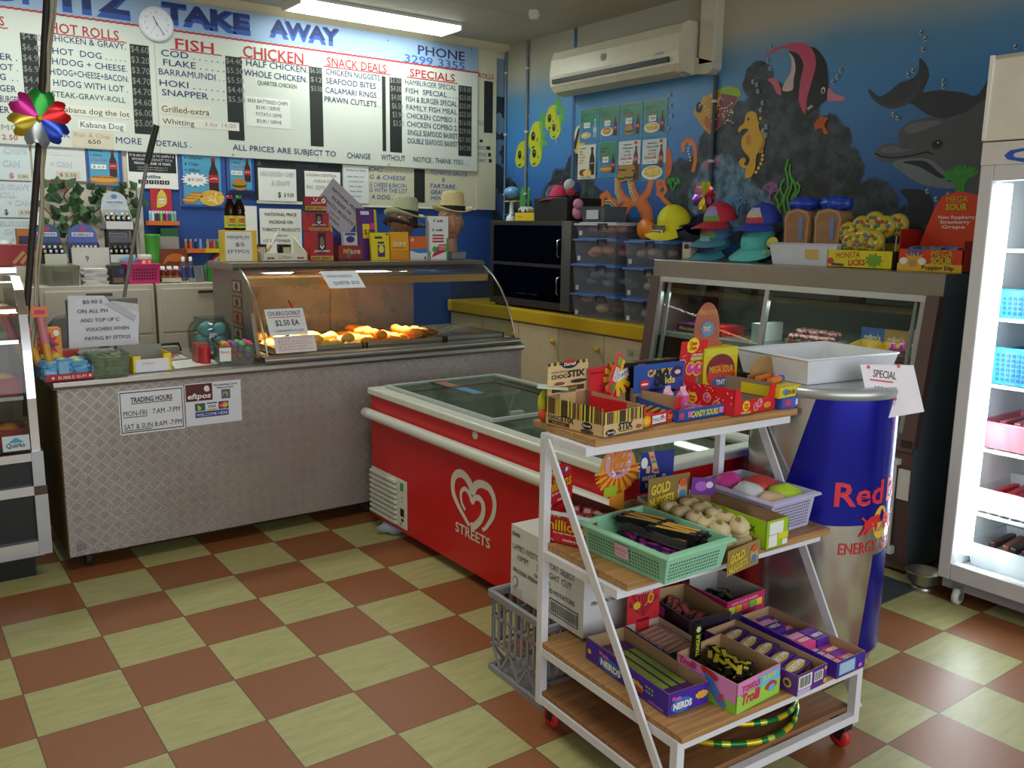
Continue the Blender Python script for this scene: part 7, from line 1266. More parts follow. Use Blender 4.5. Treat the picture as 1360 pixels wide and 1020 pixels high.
# ================================================================== trolley
TA=math.radians(-2.5);TO=Vector((.985,-.52,0))
def TF(x,y,z):return Vector((TO.x+x*math.cos(TA)-y*math.sin(TA),TO.y+x*math.sin(TA)+y*math.cos(TA),z))
t=thing('display_trolley','white framed trolley with three wooden shelves full of candy boxes','trolley',TO,TA)
WB=M('dddde2',.4,noise=.06,scale=30);WD=MT('b08350',.5)
def bar(b,p,q,w=.012,h=.012):
 p,q=Vector(p),Vector(q);d=(q-p).normalized();s=d.cross(Vector((0,1,0))if abs(d.y)<.9 else Vector((1,0,0))).normalized();u=s.cross(d);b.hexa([p-s*w-u*h,p+s*w-u*h,q+s*w-u*h,q-s*w-u*h,p-s*w+u*h,p+s*w+u*h,q+s*w+u*h,q-s*w+u*h],WB)
b=MB()
for x in(0,.735):
 b.box(x-.0125,-.0125,.085,x+.0125,.0125,.94,WB);b.box(x-.0125,-.602,.085,x+.0125,-.577,.272,WB)
 bar(b,(-.021 if x<.1 else .872,-.03,.93),(-.021 if x<.1 else .763,-.585,.118),.004,.014)
 for z,y in((.26,-.59),(.572,-.33),(.932,-.19)):b.box(x-.011,y,z-.012,x+.011,-.01,z+.012,WB)
for z,y in((.10,-.59),(.10,0),(.26,-.59),(.572,-.34),(.572,0),(.932,-.19),(.932,0)):b.box(-.012,y-.0115,z-.0125,.747 if z<.5 else .84,y+.0115,z+.0125,WB)
for x in(0,.735):b.box(x-.0115,-.59,.0875,x+.0115,0,.1125,WB)
part(b,'frame',t)
for x0,x1,y0,y1,z0,z1,n in((-.005,.74,-.575,.0,.113,.128,'base_board'),(-.008,.752,-.612,.012,.2725,.29,'shelf'),(.005,.86,-.372,.025,.585,.607,'shelf'),(.012,.862,-.212,.085,.945,.967,'shelf')):
 b=MB()
 for q in(1,):b.box(x0,y0,z0,x1,y1,z1,WD if n=='shelf' else MT('8f6038',.6))
 part(b,n,t,bevel=.002)
for x,y in((.03,-.02),(.71,-.02),(.03,-.57),(.71,-.57)):
 b=MB();b.box(x-.02,y-.025,.062,x+.02,y+.025,.087,M('3a3a3c',.4,.6));b.prism([(x-.014,y-.02,.065),(x-.014,y+.01,.065),(x-.014,y+.012,.03),(x-.014,y-.008,.025)],(.003,0,0),M('3a3a3c',.4,.6));b.prism([(x+.011,y-.02,.065),(x+.011,y+.01,.065),(x+.011,y+.012,.03),(x+.011,y-.008,.025)],(.003,0,0),M('3a3a3c',.4,.6));o=part(b,'castor',t)
 wb=MB();wb.lathe([(.014,-.01),(.031,-.009),(.0325,0),(.031,.009),(.014,.01)],(x,y,.033),M('c82a2a',.5),20,'x');part(wb,'wheel',o)
CI=M('a98863',.85)
def tray(label,lx,ly,z,rz,w,d,h,fh,oc,prints=None,card=None,inner=None,cut=None,name='candy_box'):
 """open display carton standing on the trolley; prints draws the left face and the front face, card is the header"""
 t=thing(name,label,'candy box',TF(lx,ly,z+.0008),TA+rz);om=M(oc,.45,noise=.05);a,c,e=w/2,d/2,.003;im=inner or CI;b=MB()
 b.box(-a,-c,0,a,c,.003,im);b.box(-a,-c,0,a,-c+e*.5,fh,om);b.box(-a,-c+e*.5,0,a,-c+e,fh,im);b.box(-a,c-e*.5,0,a,c,h,om);b.box(-a,c-e,0,a,c-e*.5,h,im)
 for s in(-1,1):
  xo,xm,xi=s*a,s*(a-e*.5),s*(a-e)
  for x0_,x1_,m_ in((xo,xm,om),(xm,xi,im)):
   x0_,x1_=min(x0_,x1_),max(x0_,x1_);fz=fh if cut is None else h;b.hexa([(x0_,-c,0),(x1_,-c,0),(x1_,c,0),(x0_,c,0),(x0_,-c,fz),(x1_,-c,fz),(x1_,c,h),(x0_,c,h)],m_)
 if cut:[b.prism([(s*a,-c,fh),(s*(a-cut),-c,fh),(s*(a-cut*.8),-c,(h+fh)/2),(s*(a-cut*.7),-c,h),(s*a,-c,h)],(0,e,0),om)for s in(-1,1)]
 if prints:prints(b,Fr((-a,c,0),(0,-1,0),(0,0,1)),d,h,Fr((-a,-c,0),(1,0,0),(0,0,1)),w,fh)
 part(b,'carton',t)
 if card:
  x0,x1,z0,z1,cc,fn,shape,lean=card;f=Fr((x0,c-.006,z0),(1,0,0),(0,lean,1));W_,H_=x1-x0,z1-z0;b=MB()
  pts={'r':[(0,0),(W_,0),(W_,H_),(0,H_)],'round':[(0,0),(W_,0)]+[(W_/2+W_*.5*math.cos(PI*i/12),H_*.55+H_*.45*math.sin(PI*i/12))for i in range(13)],'oct':[(W_/2+W_*.5*math.cos(2*PI*i/20+.15)*(1 if math.sin(2*PI*i/20)>-.3 else 1.1),H_/2+H_/2*math.sin(2*PI*i/20+.15))for i in range(20)]}[shape]
  b.prism([f.p(x,y,0)for x,y in pts],f.n*-.002,M(cc,.45,noise=.04));b.box(x0+W_*.3,c-.006,h*.5,x1-W_*.3,c-.004,z0+.01,M(cc,.45,noise=.04))
  if fn:fn(b,f,W_,H_)
  part(b,'display_card',t)
 return t
def T2(x,y,z,lx,ly,rz):p=Vector((x,y,0));return TF(lx+x*math.cos(rz)-y*math.sin(rz),ly+x*math.sin(rz)+y*math.cos(rz),z)
def tfill(b,name,lx,ly,z,rz,nx,ny,x0,x1,y0,y1,label,cat,group,layers=1,lz=.018,jit=.2,brz=0,tilt=.1,seed=1):fill(b,name,lambda x,y,zz:T2(x,y,z+zz,lx,ly,rz),nx,ny,x0,x1,y0,y1,.005,label,cat,group,layers,lz,jit,TA+rz+brz,tilt,seed)
def stick(c,c2,L=.16,r=.007):b=MB();b.box(-L/2,-r,0,L/2,r,r*1.6,M(c,.3));b.rect(frZ(-L/2,-r,r*1.6),L*.15,r*.3,L*.85,r*1.7,M(c2,.3),1);b.box(-L/2-.008,-r*1.2,r*.6,-L/2,r*1.2,r,M(c,.3));b.box(L/2,-r*1.2,r*.6,L/2+.008,r*1.2,r,M(c,.3));return b
S1,S2,S3=.967,.607,.29
# ---- top shelf
KR='d3b482'
def choc(b,fl,d,h,ff,w,fh):
 for f,L,H_ in((fl,d,h),(ff,w,fh)):
  n=int(L/.0065);cs=['3a2a1a','d8c83a','5a3a22','e0d050','1e1a16','b89a4a','6a4a2a']
  for i in range(n):b.rect(f,i*L/n,.036,(i+.8)*L/n,H_,M(cs[(i*3+i//4)%7]),1)
 b.text(fl,'CHOC',.012,.02,.013,M('3a2a22'),w=.05,bold=1.2,k=2);b.text(fl,'STIX',.064,.02,.017,M('2a1e1a'),w=.055,bold=1.8,k=2);b.rect(fl,.014,.006,.10,.017,M('4a2a1c'),1);b.text(fl,'MILK CHOC',.03,.0085,.006,M('d8b83a'),w=.055,bold=1,k=2)
 for x in(.15,):b.disc(fl,x+.02,.024,.02,.01,INK,2);b.text(fl,'Darrell',x+.006,.021,.007,WHITE,w=.028,bold=.8,k=3);b.disc(fl,x+.02,.008,.026,.005,M('4a3a34'),2)
 b.disc(ff,.03,.012,.02,.009,INK,2);b.text(ff,'Darrell',.016,.009,.007,WHITE,w=.028,bold=.8,k=3);b.text(ff,'STIX',.062,.014,.021,M('2a1e1a'),w=.062,bold=1.8,k=2);b.rect(ff,.065,.009,.12,.011,M('2a1e1a'),2);b.disc(ff,.15,.014,.014,.007,M('a85a2a'),2,12,.2)
def choccard(b,f,w,h):
 for i in range(14):b.rect(f,i*w/14,h,(i+.6)*w/14,h*1.12,M('d8c83a' if i%2 else '3a2a1a'),0)
 b.disc(f,.52*w,1.02*h,.2*w,.16*h,INK,1,24);b.disc(f,.52*w,1.1*h,.17*w,.08*h,M('b02a2a'),2,20);b.text(f,'Darrell',.37*w,.97*h,.11*h,WHITE,w=.3*w,bold=1,k=3,shear=.2)
 b.text(f,'LIQUORICE',.08*w,.74*h,.07*h,M('5a4a3a'),w=.38*w,bold=.4,k=2);b.text(f,'CHOC',.08*w,.54*h,.15*h,M('3a2c24'),w=.38*w,bold=1.5,k=2);b.text(f,'STIX',.47*w,.55*h,.24*h,M('2a1e1a'),w=.44*w,bold=2,k=2)
 b.disc(f,.28*w,.36*h,.13*w,.06*h,M('8a3a22'),2);b.disc(f,.75*w,.38*h,.2*w,.07*h,M('2e2420'),2);b.rect(f,.1*w,.06*h,.9*w,.24*h,M('4a2c20'),1);b.text(f,'MILK CHOC',.3*w,.10*h,.1*h,M('e0c83a'),w=.42*w,bold=1,k=2)
rz=math.radians(8)
tray('cream and yellow striped chocolate stick box at the left end of the top shelf',.108,-.085,S1,rz,.172,.23,.083,.07,KR,choc,(-.085,.085,.085,.17,KR,choccard,'r',.0))
MR='d01c28'
def burst(b,f,x,y,r,c='f0c42a'):
 for i in range(12):a=i*PI/6;b.line(f,[(x+r*.5*math.cos(a),y+r*.4*math.sin(a)),(x+r*1.15*math.cos(a),y+r*math.sin(a))],r*.3,M(c,.4),1)
 b.disc(f,x,y,r*.75,r*.6,M(c,.4),1)
def maoam(b,fl,d,h,ff,w,fh):burst(b,ff,.03,.018,.016);b.rect(ff,.055,.006,.12,.03,WHITE,3);b.text(ff,'MAOAM',.058,.011,.013,M('1f4fa8'),w=.058,bold=1.6,k=4);b.text(ff,'Stripes',.13,.012,.015,M('e0a02a'),w=.055,bold=1.2,k=3)
def maoamc(b,f,w,h):burst(b,f,.68*w,.48*h,.28*w);f2=Fr(f.p(.47*w,.22*h),f.r+f.u*.25,f.u-f.r*.25);b.rect(f2,0,0,.5*w,.32*h,WHITE,4);b.text(f2,'MAOAM',.02*w,.08*h,.17*h,M('1f4fa8'),w=.46*w,bold=2,k=6);b.text(f,'60c each',.04*w,.76*h,.1*h,M('5a1014'),w=.34*w,bold=.4,k=3)
tray('red fruit chew box second from the left on the top shelf',.285,-.06,S1,math.radians(10),.195,.2,.07,.036,MR,maoam,(-.10,.095,.072,.152,MR,maoamc,'r',.08),cut=.03)
t=thing('candy_stick','red and green fruit chew stick standing upright in front of the red header card','candy',T2(-.045,.062,S1+.075,.285,-.06,.17),TA+.17);t.rotation_euler=(-.1,.5,TA+.17);b=MB();b.box(-.013,-.004,0,.013,.004,.13,M('d0403a',.4));f=frY(-.013,-.004,0);b.rect(f,.004,.01,.022,.03,M('4a8a2a'),1);b.rect(f,.004,.04,.022,.085,WHITE,1);b.text(f,'MAOAM',.018,.042,.011,M('2a4a9a'),w=.04,bold=1,k=2,rot=PI/2);b.rect(f,.004,.095,.022,.12,M('6aa83a'),1);part(b,'wrapper',t)
tfill(stick('d0402a','8ab03a',.09,.008),'chew_stick',.285,-.06,S1,.17,2,5,-.085,.085,-.09,.05,'fruit chew stick lying in the red fruit chew box','candy','chews in the red box',2,.014,.3)
b=MB();b.box(-.14,-.02,0,.14,.02,.15,M('1c1a1c',.5));f=frY(-.14,-.02,0);b.text(f,'LOOM KIT',.12,.105,.026,WHITE,w=.14,bold=1.8,k=2);b.rect(f,.09,.13,.12,.145,M('c8707a'),1);[b.disc(f,.015+.02*(i%2),.02+i*.018,.006,.006,M('c8a83a'),1)for i in range(6)];[b.rect(Fr((-.14,-.02,.15),(1,0,0),(0,1,0)),.02+i*.04,.004,.05+i*.04,.034,M(['4a6a3a','7a8a4a','8a3a3a'][i%3]),1)for i in range(6)]
o=b.build('craft_kit_box');o.location=TF(.44,.068,S1+.001);o.rotation_euler=(0,0,TA);tag(o,'black craft kit box standing behind the candy at the back of the top shelf','box')
CB='1f4f9f'
def sours(b,fl,d,h,ff,w,fh):b.text(ff,'CANDY SOURS',.06,.009,.019,M('d8d23a'),w=.12,bold=1.6,k=2,shear=.15);b.rect(ff,.045,.01,.062,.028,M('d86aa0'),1);b.rect(ff,.185,.01,.205,.028,M('c88ac8'),1);b.disc(ff,.018,.018,.012,.011,M('c8384a'),1,16,.15)
def eighty(b,f,w,h):b.text(f,'CANDY',.25*w,.55*h,.25*h,M('e0a83a'),w=.5*w,bold=2,k=2,shear=.1);b.text(f,'80',.38*w,.18*h,.62*h,INK,w=.3*w,bold=1.6,k=3,shear=.15);b.text(f,'ids',.6*w,.25*h,.25*h,M('e8c84a'),w=.2*w,bold=1.5,k=4);b.disc(f,.2*w,.3*h,.1*w,.18*h,M('c02a3a'),2,18,.1);b.disc(f,.2*w,.3*h,.07*w,.04*h,WHITE,3);b.disc(f,.85*w,.62*h,.12*w,.24*h,M('4a1a4a'),2,18,.15);b.disc(f,.85*w,.62*h,.06*w,.08*h,M('d8c8d0'),3)
tray('blue sour candy tray with a slanted 80s header card on the top shelf',.465,-.075,S1,math.radians(2),.215,.18,.05,.036,CB,sours,(-.125,.10,.06,.15,CB,eighty,'r',.0),inner=M('2f5fae',.5))
for i in range(3):
 t=thing('candy_carton','little pink candy milk carton standing in the blue sour candy tray','candy',T2(-.065+i*.036,-.0+.03*(i%2),S1+.0045,.465,-.075,.035),TA+.2,'pink candy cartons');b=MB();b.box(-.014,-.014,0,.014,.014,.055,M('d8649a',.45));b.prism([(-.014,-.014,.055),(-.014,.014,.055),(-.014,0,.072)],(.028,0,0),M('e0a0c0',.45));b.box(-.014,-.001,.07,.014,.001,.082,M('e0c0d0'));f=frY(-.014,-.014,0);b.text(f,'MILK',.004,.025,.007,WHITE,w=.02,bold=.8,k=2);part(b,'carton',t)
tfill(sweet(('e0a0c0','d86aa0'),.03,.009),'wrapped_sweet',.465,-.075,S1,.035,3,4,-.0,.095,-.07,.05,'small pink wrapped sweet in the blue sour candy tray','candy','sweets in the blue tray',1)
CH='d31a22'
def chlogo(b,f,x,y,r):b.disc(f,x,y,r,r*.85,YEL,2,28,.1);b.text(f,'Chupa',x-r*.6,y+r*.05,r*.42,M(CH),w=r*1.2,bold=1.6,k=4,shear=.1);b.text(f,'Chups',x-r*.55,y-r*.45,r*.42,M(CH),w=r*1.15,bold=1.6,k=4,shear=.1)
def lol(b,f,x,y,r):b.disc(f,x,y,r*1.15,r*1.15,M('d8c04a'),2);b.disc(f,x,y,r*.9,r*.9,M('d8408a'),3);b.disc(f,x+r*.3,y+r*.3,r*.3,r*.3,M('f0b0d0'),4)
def chupa(b,fl,d,h,ff,w,fh):
 for i in range(40):b.disc(fl,random.uniform(.005,d-.005),random.uniform(.01,h),.0018,.003,M('f0d8c8'),1,6)
 chlogo(b,fl,.075,.035,.022);lol(b,fl,.135,.045,.014);lol(b,fl,.175,.025,.015);chlogo(b,ff,.06,.028,.02);lol(b,ff,.11,.02,.012);lol(b,ff,.13,.03,.012);b.text(ff,'lollipops',.035,.004,.009,M('e8d88a'),w=.05,bold=1,k=3);b.disc(ff,.17,.02,.02,.01,M('e08a2a'),2)
def chupac(b,f,w,h):
 for i in range(24):b.disc(f,random.uniform(.05,.95)*w,random.uniform(.3,.75)*h,.0018,.003,M('f0d8c8'),1,6)
 chlogo(b,f,.42*w,.88*h,.032);b.rect(f,.4*w,.46*h,.92*w,.56*h,M('a8c85a'),1);b.text(f,'STRAWBERRY',.42*w,.58*h,.06*h,WHITE,w=.5*w,bold=.8,k=2);lol(b,f,.42*w,.25*h,.02);lol(b,f,.7*w,.22*h,.022);b.rect(f,.0,.42*h,.14*w,.52*h,PAPER,1)
tray('red strawberry dotted lollipop box with a tall header on the top shelf',.668,-.07,S1,math.radians(5),.215,.24,.085,.045,CH,chupa,(-.105,.03,.085,.21,CH,chupac,'r',-.1),cut=.04,inner=M('8a7a68',.8))
def mega(b,f,w,h):b.rect(f,.02*w,.8*h,.98*w,.98*h,M('c8c82a'),1);b.disc(f,.5*w,.45*h,.42*w,.4*h,M('7a1f2a'),2);b.disc(f,.52*w,.3*h,.42*w,.3*h,M('c83a1c'),3);b.text(f,'MEGA SOUR',.16*w,.4*h,.17*h,M('d8c83a'),w=.7*w,bold=2,k=5);b.disc(f,.5*w,.16*h,.3*w,.14*h,M('2f5fb0'),4,20,.3);b.text(f,'TNT',.36*w,.1*h,.12*h,M('e8e0d0'),w=.28*w,bold=2,k=6)
o=card(0,0,0,.155,.14,.06,'d8b81e','candy_box','yellow box with a dark red egg on it standing behind the lollipop box','box',mega);o.location=TF(.745,.052,S1+.04);o.rotation_euler=(0,0,TA-.05)
b=MB();b.box(-.06,-.03,0,.06,.03,.04,M('7a5a3a',.7));o=b.build('candy_box');o.location=TF(.815,.052,S1+.0008);o.rotation_euler=(0,0,TA);tag(o,'plain brown box underneath the yellow box with the egg on it','box')
b=MB();COP=M('c8775f',.3,.7,.1,20);b.prism([(-.075,0,0),(.075,0,0),(.075,0,.19),(.06,0,.20)]+[(.06*math.cos(PI*i/12),0,.235+.095*math.sin(PI*i/12))for i in range(13)]+[(-.06,0,.20),(-.075,0,.18)],(0,.003,0),COP);f=frY(-.06,0,0);b.text(f,'MEGA SOUR',.018,.29,.016,M('d8b83a'),w=.084,bold=1,k=2);b.disc(f,.06,.24,.036,.03,M('5f8aa8',.4),2,20,.25);b.text(f,'TNT',.038,.233,.016,M('e8c88a'),w=.036,bold=1.6,k=4);b.box(-.06,.003,0,.06,.03,.02,COP);o=b.build('display_card');o.location=TF(.712,.078,S1+.0008);o.rotation_euler=(0,0,TA);tag(o,'shiny copper egg shaped header card rising above the lollipop box','card')
b=MB();b.prism([(-.07,0,0),(.08,0,0),(.08,0,.08)]+[(.01+.07*math.cos(PI*i/12),0,.09+.06*math.sin(PI*i/12))for i in range(13)]+[(-.07,0,.09)],(0,.003,0),M('a07c4c',.8));b.box(-.05,.003,0,.06,.03,.01,M('a07c4c',.8));o=b.build('cardboard_back');o.location=TF(.88,-.03,S1+.0008);o.rotation_euler=(0,0,TA);tag(o,'plain brown cardboard back with a rounded top at the right end of the top shelf','card')
for i,(z,c,n,tx)in enumerate(((S1+.0008,'3a4fb0','blue',''),(S1+.037,'d8c422','yellow','SOUR'))):
 b=MB();b.box(-.06,-.075,0,.06,.075,.035,M(c,.45));f=frY(-.06,-.075,0);b.disc(f,.035,.018,.02,.012,M('c8405a' if i==0 else '5a8ac0'),1,14,.2);b.rect(f,.08,.008,.11,.027,PAPER,1)if i==0 else b.text(f,tx,.03,.01,.014,M('6a6a1a'),w=.06,bold=1.5,k=2);o=b.build('candy_box');o.location=TF(.845-.01*i,-.12+.002*i,z);o.rotation_euler=(0,0,TA+.1);tag(o,n+' flat candy box stacked at the right end of the top shelf','box')
for i,c in enumerate((('2f5fc0','blue capped'),('d0402a','red capped'))):
 t=thing('candy_tube',c[1]+' orange candy tube lying on the yellow box at the right end','candy',TF(.84,-.13+i*.05,S1+.0735),TA+.25);b=MB();b.tube([(-.04,0,.011),(.03,0,.011)],.011,M('d8762a',.4),12);part(b,'tube',t);b=MB();b.tube([(.03,0,.0115),(.05,0,.0115)],.0115,M(c[0],.4),12);part(b,'cap',t)
t=thing('novelty_toy','yellow green soft toy hanging at the left end of the top shelf','toy',TF(.045,.058,S1+.0008));b=MB();b.ball((0,0,.05),(.035,.025,.05),M('b8c02a',.7),14,8);b.ball((-.02,-.015,.02),(.025,.02,.02),M('c83a2a',.7),12,6);b.ball((.01,-.024,.06),.008,M('2a3a4a'),8,6);part(b,'body',t)
b=MB();b.hexa([(-.075,0,.0),(.075,0,0),(.075,.09,.0),(-.075,.09,0),(-.075,0,.002),(.075,0,.002),(.075,.09,.002),(-.075,.09,.002)],M('b8c8b8',.6));o=b.build('paper_sheet');o.location=TF(.04,.03,S1+.105);o.rotation_euler=(.05,.1,.9);tag(o,'pale green paper poking out behind the striped chocolate stick box','paper')
# ---- middle shelf
MI='c01820'
def mill(b,f,w,h,s=1):
 b.text(f,'millions',.08*w,.42*h,.34*h,M('8a3a0c'),w=.86*w,bold=3,k=2);b.text(f,'millions',.08*w,.43*h,.33*h,M('e8a41e'),w=.84*w,bold=1,k=4);b.text(f,'ZAPPO',.06*w,.82*h,.13*h,M('c8c82a'),w=.34*w,bold=1.6,k=3);[b.disc(f,(.45+.1*i)*w,.86*h,.05*w,.06*h,M(['2f6f3a','b8405a','3a4fa8','d8d8d8','b83a4a'][i]),2,12)for i in range(5)]
 b.text(f,'strawberry flavour',.45*w,.12*h,.09*h,WHITE,w=.45*w,bold=.6,k=3);b.text(f,'24 x 70g',.04*w,.08*h,.06*h,WHITE,w=.22*w,k=3);b.text(f,'tiny tasty chewy sweets',.25*w,.32*h,.07*h,WHITE,w=.55*w,bold=.4,k=3)
def millp(b,fl,d,h,ff,w,fh):mill(b,fl,d,h);mill(b,ff,w,fh);b.rect(fl,0,h-.012,d,h,M('d8d8dc'),5)
tray('red strawberry sweets box with a round topped header, left end of the middle shelf',.125,.0-.015,S2,math.radians(24),.19,.165,.10,.075,MI,millp,(-.095,.085,.085,.215,MI,lambda b,f,w,h:mill(b,f,w,h*.95),'round',.0),inner=M('5a2a20',.7))
tfill(sweet(('c02a2a','d8d0c8'),.075,.016),'candy_packet',.125,-.015,S2,.42,2,3,-.06,.07,-.06,.06,'red packet standing in the red strawberry sweets box','candy','packets in the strawberry box',3,.02,.6)
def wizz(b,f,w,h):
 for i in range(18):a=PI*(1+i/17.0);b.line(f,[(w*.5+.16*w*math.cos(a),.5*h+.1*h*math.sin(a)),(w*.5+.62*w*math.cos(a),.5*h+.48*h*math.sin(a))],.05*w,M('d8521c' if i%2 else 'f0b02a'),1)
 b.disc(f,.5*w,.66*h,.38*w,.34*h,M('d8a0b0'),2,26);[b.disc(f,.5*w+random.uniform(-.3,.3)*w,.66*h+random.uniform(-.26,.26)*h,.03*w,.025*h,M(random.choice(['8a4a7a','f0e8e8','c85a7a'])),3,8)for _ in range(40)];b.text(f,'WIZZ',.22*w,.7*h,.18*h,M('e88a1c'),w=.58*w,bold=3,k=4);b.text(f,'FIZZ',.26*w,.5*h,.18*h,M('e88a1c'),w=.5*w,bold=3,k=4);b.sheet([(.1*w,0),(.45*w,-.02*h),(.48*w,.2*h),(.12*w,.2*h)],M('a8c02a'),f,5)
tray('orange box with the round sunburst header behind the green basket',.31,-.03,S2,.1,.17,.12,.06,.045,'d8741c',lambda b,fl,d,h,ff,w,fh:b.rect(ff,.02,.01,.15,.035,M('e8a83a'),1),(-.085,.08,.095,.255,'e89a2a',wizz,'oct',0))
tfill(sweet(('b83a6a','c8a84a'),.05,.012),'wrapped_sweet',.31,-.03,S2,.1,2,4,-.07,.07,-.05,.04,'sherbet sweet in the orange box below the sunburst header','candy','sweets in the sunburst box',2)
def roul(b,f,w,h):b.text(f,'HARIBO',.06*w,.3*h,.13*h,WHITE,w=.4*w,bold=1,k=2);b.text(f,'ROULETTE',.16*w,.12*h,.13*h,WHITE,w=.62*w,bold=.6,k=2);f2=Fr(f.p(.4*w,.45*h),f.r+f.u*.0,f.u-f.r*.35);b.rect(f2,0,0,.16*w,.6*h,M('d8a890'),2);[b.rect(f2,.02*w,(.05+.12*i)*h,.14*w,(.13+.12*i)*h,M(['c83a3a','e8c83a','5a9a3a','d86a2a'][i%4]),3)for i in range(4)];b.disc(f,.1*w,.75*h,.1*w,.14*h,WHITE,2);[b.disc(f,(.7+.1*(i%2))*w,(.15+.12*i)*h,.06*w,.04*h,M(['4a9a5a','c8705a','a8a8c8'][i]),2)for i in range(3)];[b.rect(f,(.16+.17*i)*w,.48*h,(.28+.17*i)*w,.66*h,M('d8b89a'),1)for i in range(2)]
tray('dark blue box header with a striped candy roll in the middle of the middle shelf',.455,-.02,S2,-.1,.13,.09,.07,.06,'b8b4b0',None,(-.06,.075,.08,.215,'1f2f8a',roul,'r',0),inner=M('c8c4be',.7))
def basket(label,lx,ly,z,rz,w,d,h,col,note=None):
 t=thing('plastic_basket',label,'basket',TF(lx,ly,z+.0008),TA+rz);m=M(col,.45);a,c=w/2,d/2
 b=MB();n=28;R_=lambda s,q:[((a+s)*(1 if i in(1,2)else-1),(c+s)*(1 if i in(2,3)else-1))for i in range(4)]
 o_,i_=[(-a-.014,-c-.014),(a+.014,-c-.014),(a+.014,c+.014),(-a-.014,c+.014)],[(-a+.002,-c+.002),(a-.002,-c+.002),(a-.002,c-.002),(-a+.002,c-.002)]
 for k in range(4):p,q,r,s=o_[k],o_[(k+1)%4],i_[(k+1)%4],i_[k];b.hexa([(*p,h-.012),(*q,h-.012),(*r,h-.006),(*s,h-.006),(*p,h-.004),(*q,h-.004),(*r,h),(*s,h)],m)
 part(b,'rim',t,bevel=.004)
 HOL=M(''.join('%02x'%int(int(col[i:i+2],16)*.55)for i in(0,2,4)),.6)
 def holes(b):
  for(p0,L,ax,N)in(((-a,-c),w,(1,0,0),(0,-1)),((-a,c),d,(0,-1,0),(-1,0))):
   f=Fr((p0[0]*.9,p0[1]*.9,0),ax,Vector((N[0]*(a if N[0]else c)*.1,N[1]*c*.1,h)))
   nx,nz=int(L*.84/.0105),int((h-.03)/.0105)
   for i in range(nx):
    for j in range(nz):x=L*.03+i*.0105;y=.012+j*.0105;b.rect(f,x,y,x+.0055,y+.0055,HOL,1)
  for(p0,L,ax,N)in(((-a,c),w,(1,0,0),(0,1)),((a,c),d,(0,-1,0),(1,0))):
   f=Fr((p0[0]*.885,p0[1]*.885,0),ax,Vector((N[0]*a*.1,N[1]*c*.1,h)));f.n=-f.n;nx=int(L*.82/.0105)
   for i in range(nx):
    for j in range(3):x=L*.03+i*.0105;b.rect(f,x,h-.045+j*.0105,x+.0055,h-.0395+j*.0105,HOL,1)
 tubparts(t,w,d,h,m,False,.003,'basket',holes)
 if note:b=MB();f=Fr((-a*.92-.0,.06,0),(0,-1,0),(-a*.1,0,h));b.rect(f,.03,h*.3,.085,h*.75,M(note,.6),3);b.text(f,'SMALL LOLLIES',.034,h*.54,.006,M('a85a7a'),w=.046,k=5);b.text(f,'20c EACH',.04,h*.4,.006,M('a85a7a'),w=.034,k=5);part(b,'price_label',t)
 return t
basket('mint green plastic basket of black and purple candy on the middle shelf',.19,-.27,S2,math.radians(3),.25,.34,.09,'8fcaa6','e0b8c8')
t=thing('clear_pack','clear tray pack of black candy lying across the mint green basket','packet',T2(.035,.01,S2+.055,.19,-.27,.05),TA+.12);b=MB();b.box(-.04,-.13,0,.04,.13,.003,CL);b.hexa([(-.04,-.13,.003),(-.038,-.13,.003),(-.038,.13,.003),(-.04,.13,.003),(-.045,-.13,.03),(-.043,-.13,.03),(-.043,.13,.03),(-.045,.13,.03)],CL);part(b,'tray',t)
tfill(stick('241a2e','a88a4a',.13,.011),'candy_bar',.19,-.27,S2,.05,1,7,-.01,.01,-.11,.11,'black and gold wrapped candy bar in the mint green basket','candy','black candy bars in the green basket',1,.02,.15,.2,.05,3)
tfill(stick('5a2a7a','c84aa0',.07,.012),'candy_bar',.19,-.27,S2+.02,.05,3,5,-.07,.07,-.11,.11,'purple and pink wrapped candy bar in the mint green basket','candy','purple candy bars in the green basket',1,.02,.6,1.2,.15,4)
tfill(stick('17151a','c8983a',.15,.012),'candy_bar',.225,-.262,S2+.054,.12,3,2,-.034,.034,-.12,.12,'long black candy bar in the clear tray pack on the green basket','candy','bars in the clear tray pack',2,.02,.05,PI/2,.03,5)
def gold(b,f,w,h):
 f2=Fr(f.p(.06*w,.45*h),f.r+f.u*.12,f.u);b.text(f2,'GOLD',0,0,.32*h,M('d8c02a'),w=.46*w,bold=2,k=3);f3=Fr(f.p(.04*w,.08*h),f.r+f.u*.12,f.u);b.text(f3,'NUGGETS',0,0,.26*h,M('d8c02a'),w=.58*w,bold=1.6,k=3)
 b.disc(f,.82*w,.45*h,.14*w,.35*h,M('b8a070'),2,20,.15);b.disc(f,.82*w,.3*h,.08*w,.18*h,M('4a7aa8'),3);b.disc(f,.83*w,.72*h,.1*w,.14*h,M('c85a2a'),3)
tray('tan tray heaped with little cloth look bags, middle of the middle shelf',.425,-.235,S2,math.radians(-3),.17,.31,.05,.035,'a5894f',lambda b,fl,d,h,ff,w,fh:None,(-.095,.075,.065,.165,'8a7038',gold,'r',-.0))
t=thing('candy_header','tan front card with yellow lettering hanging over the edge of the middle shelf','card',TF(.40,-.415,S2-.03),TA+.15);b=MB();b.box(-.075,-.002,0,.085,0,.075,M('9a8048',.5));gold(b,frY(-.075,-.002,0),.16,.075);part(b,'card',t)
bg=MB();bg.ball((0,0,.018),(.042,.03,.02),M('c8b78c',.75,noise=.15,scale=40),16,10,lambda p:p*(1+.08*math.sin(p.x*120)*math.cos(p.y*130)));bg.disc(Fr((0,0,.038),(1,0,0),(0,1,0)),0,0,.018,.01,M('8a7a3a'),1,10,.3)
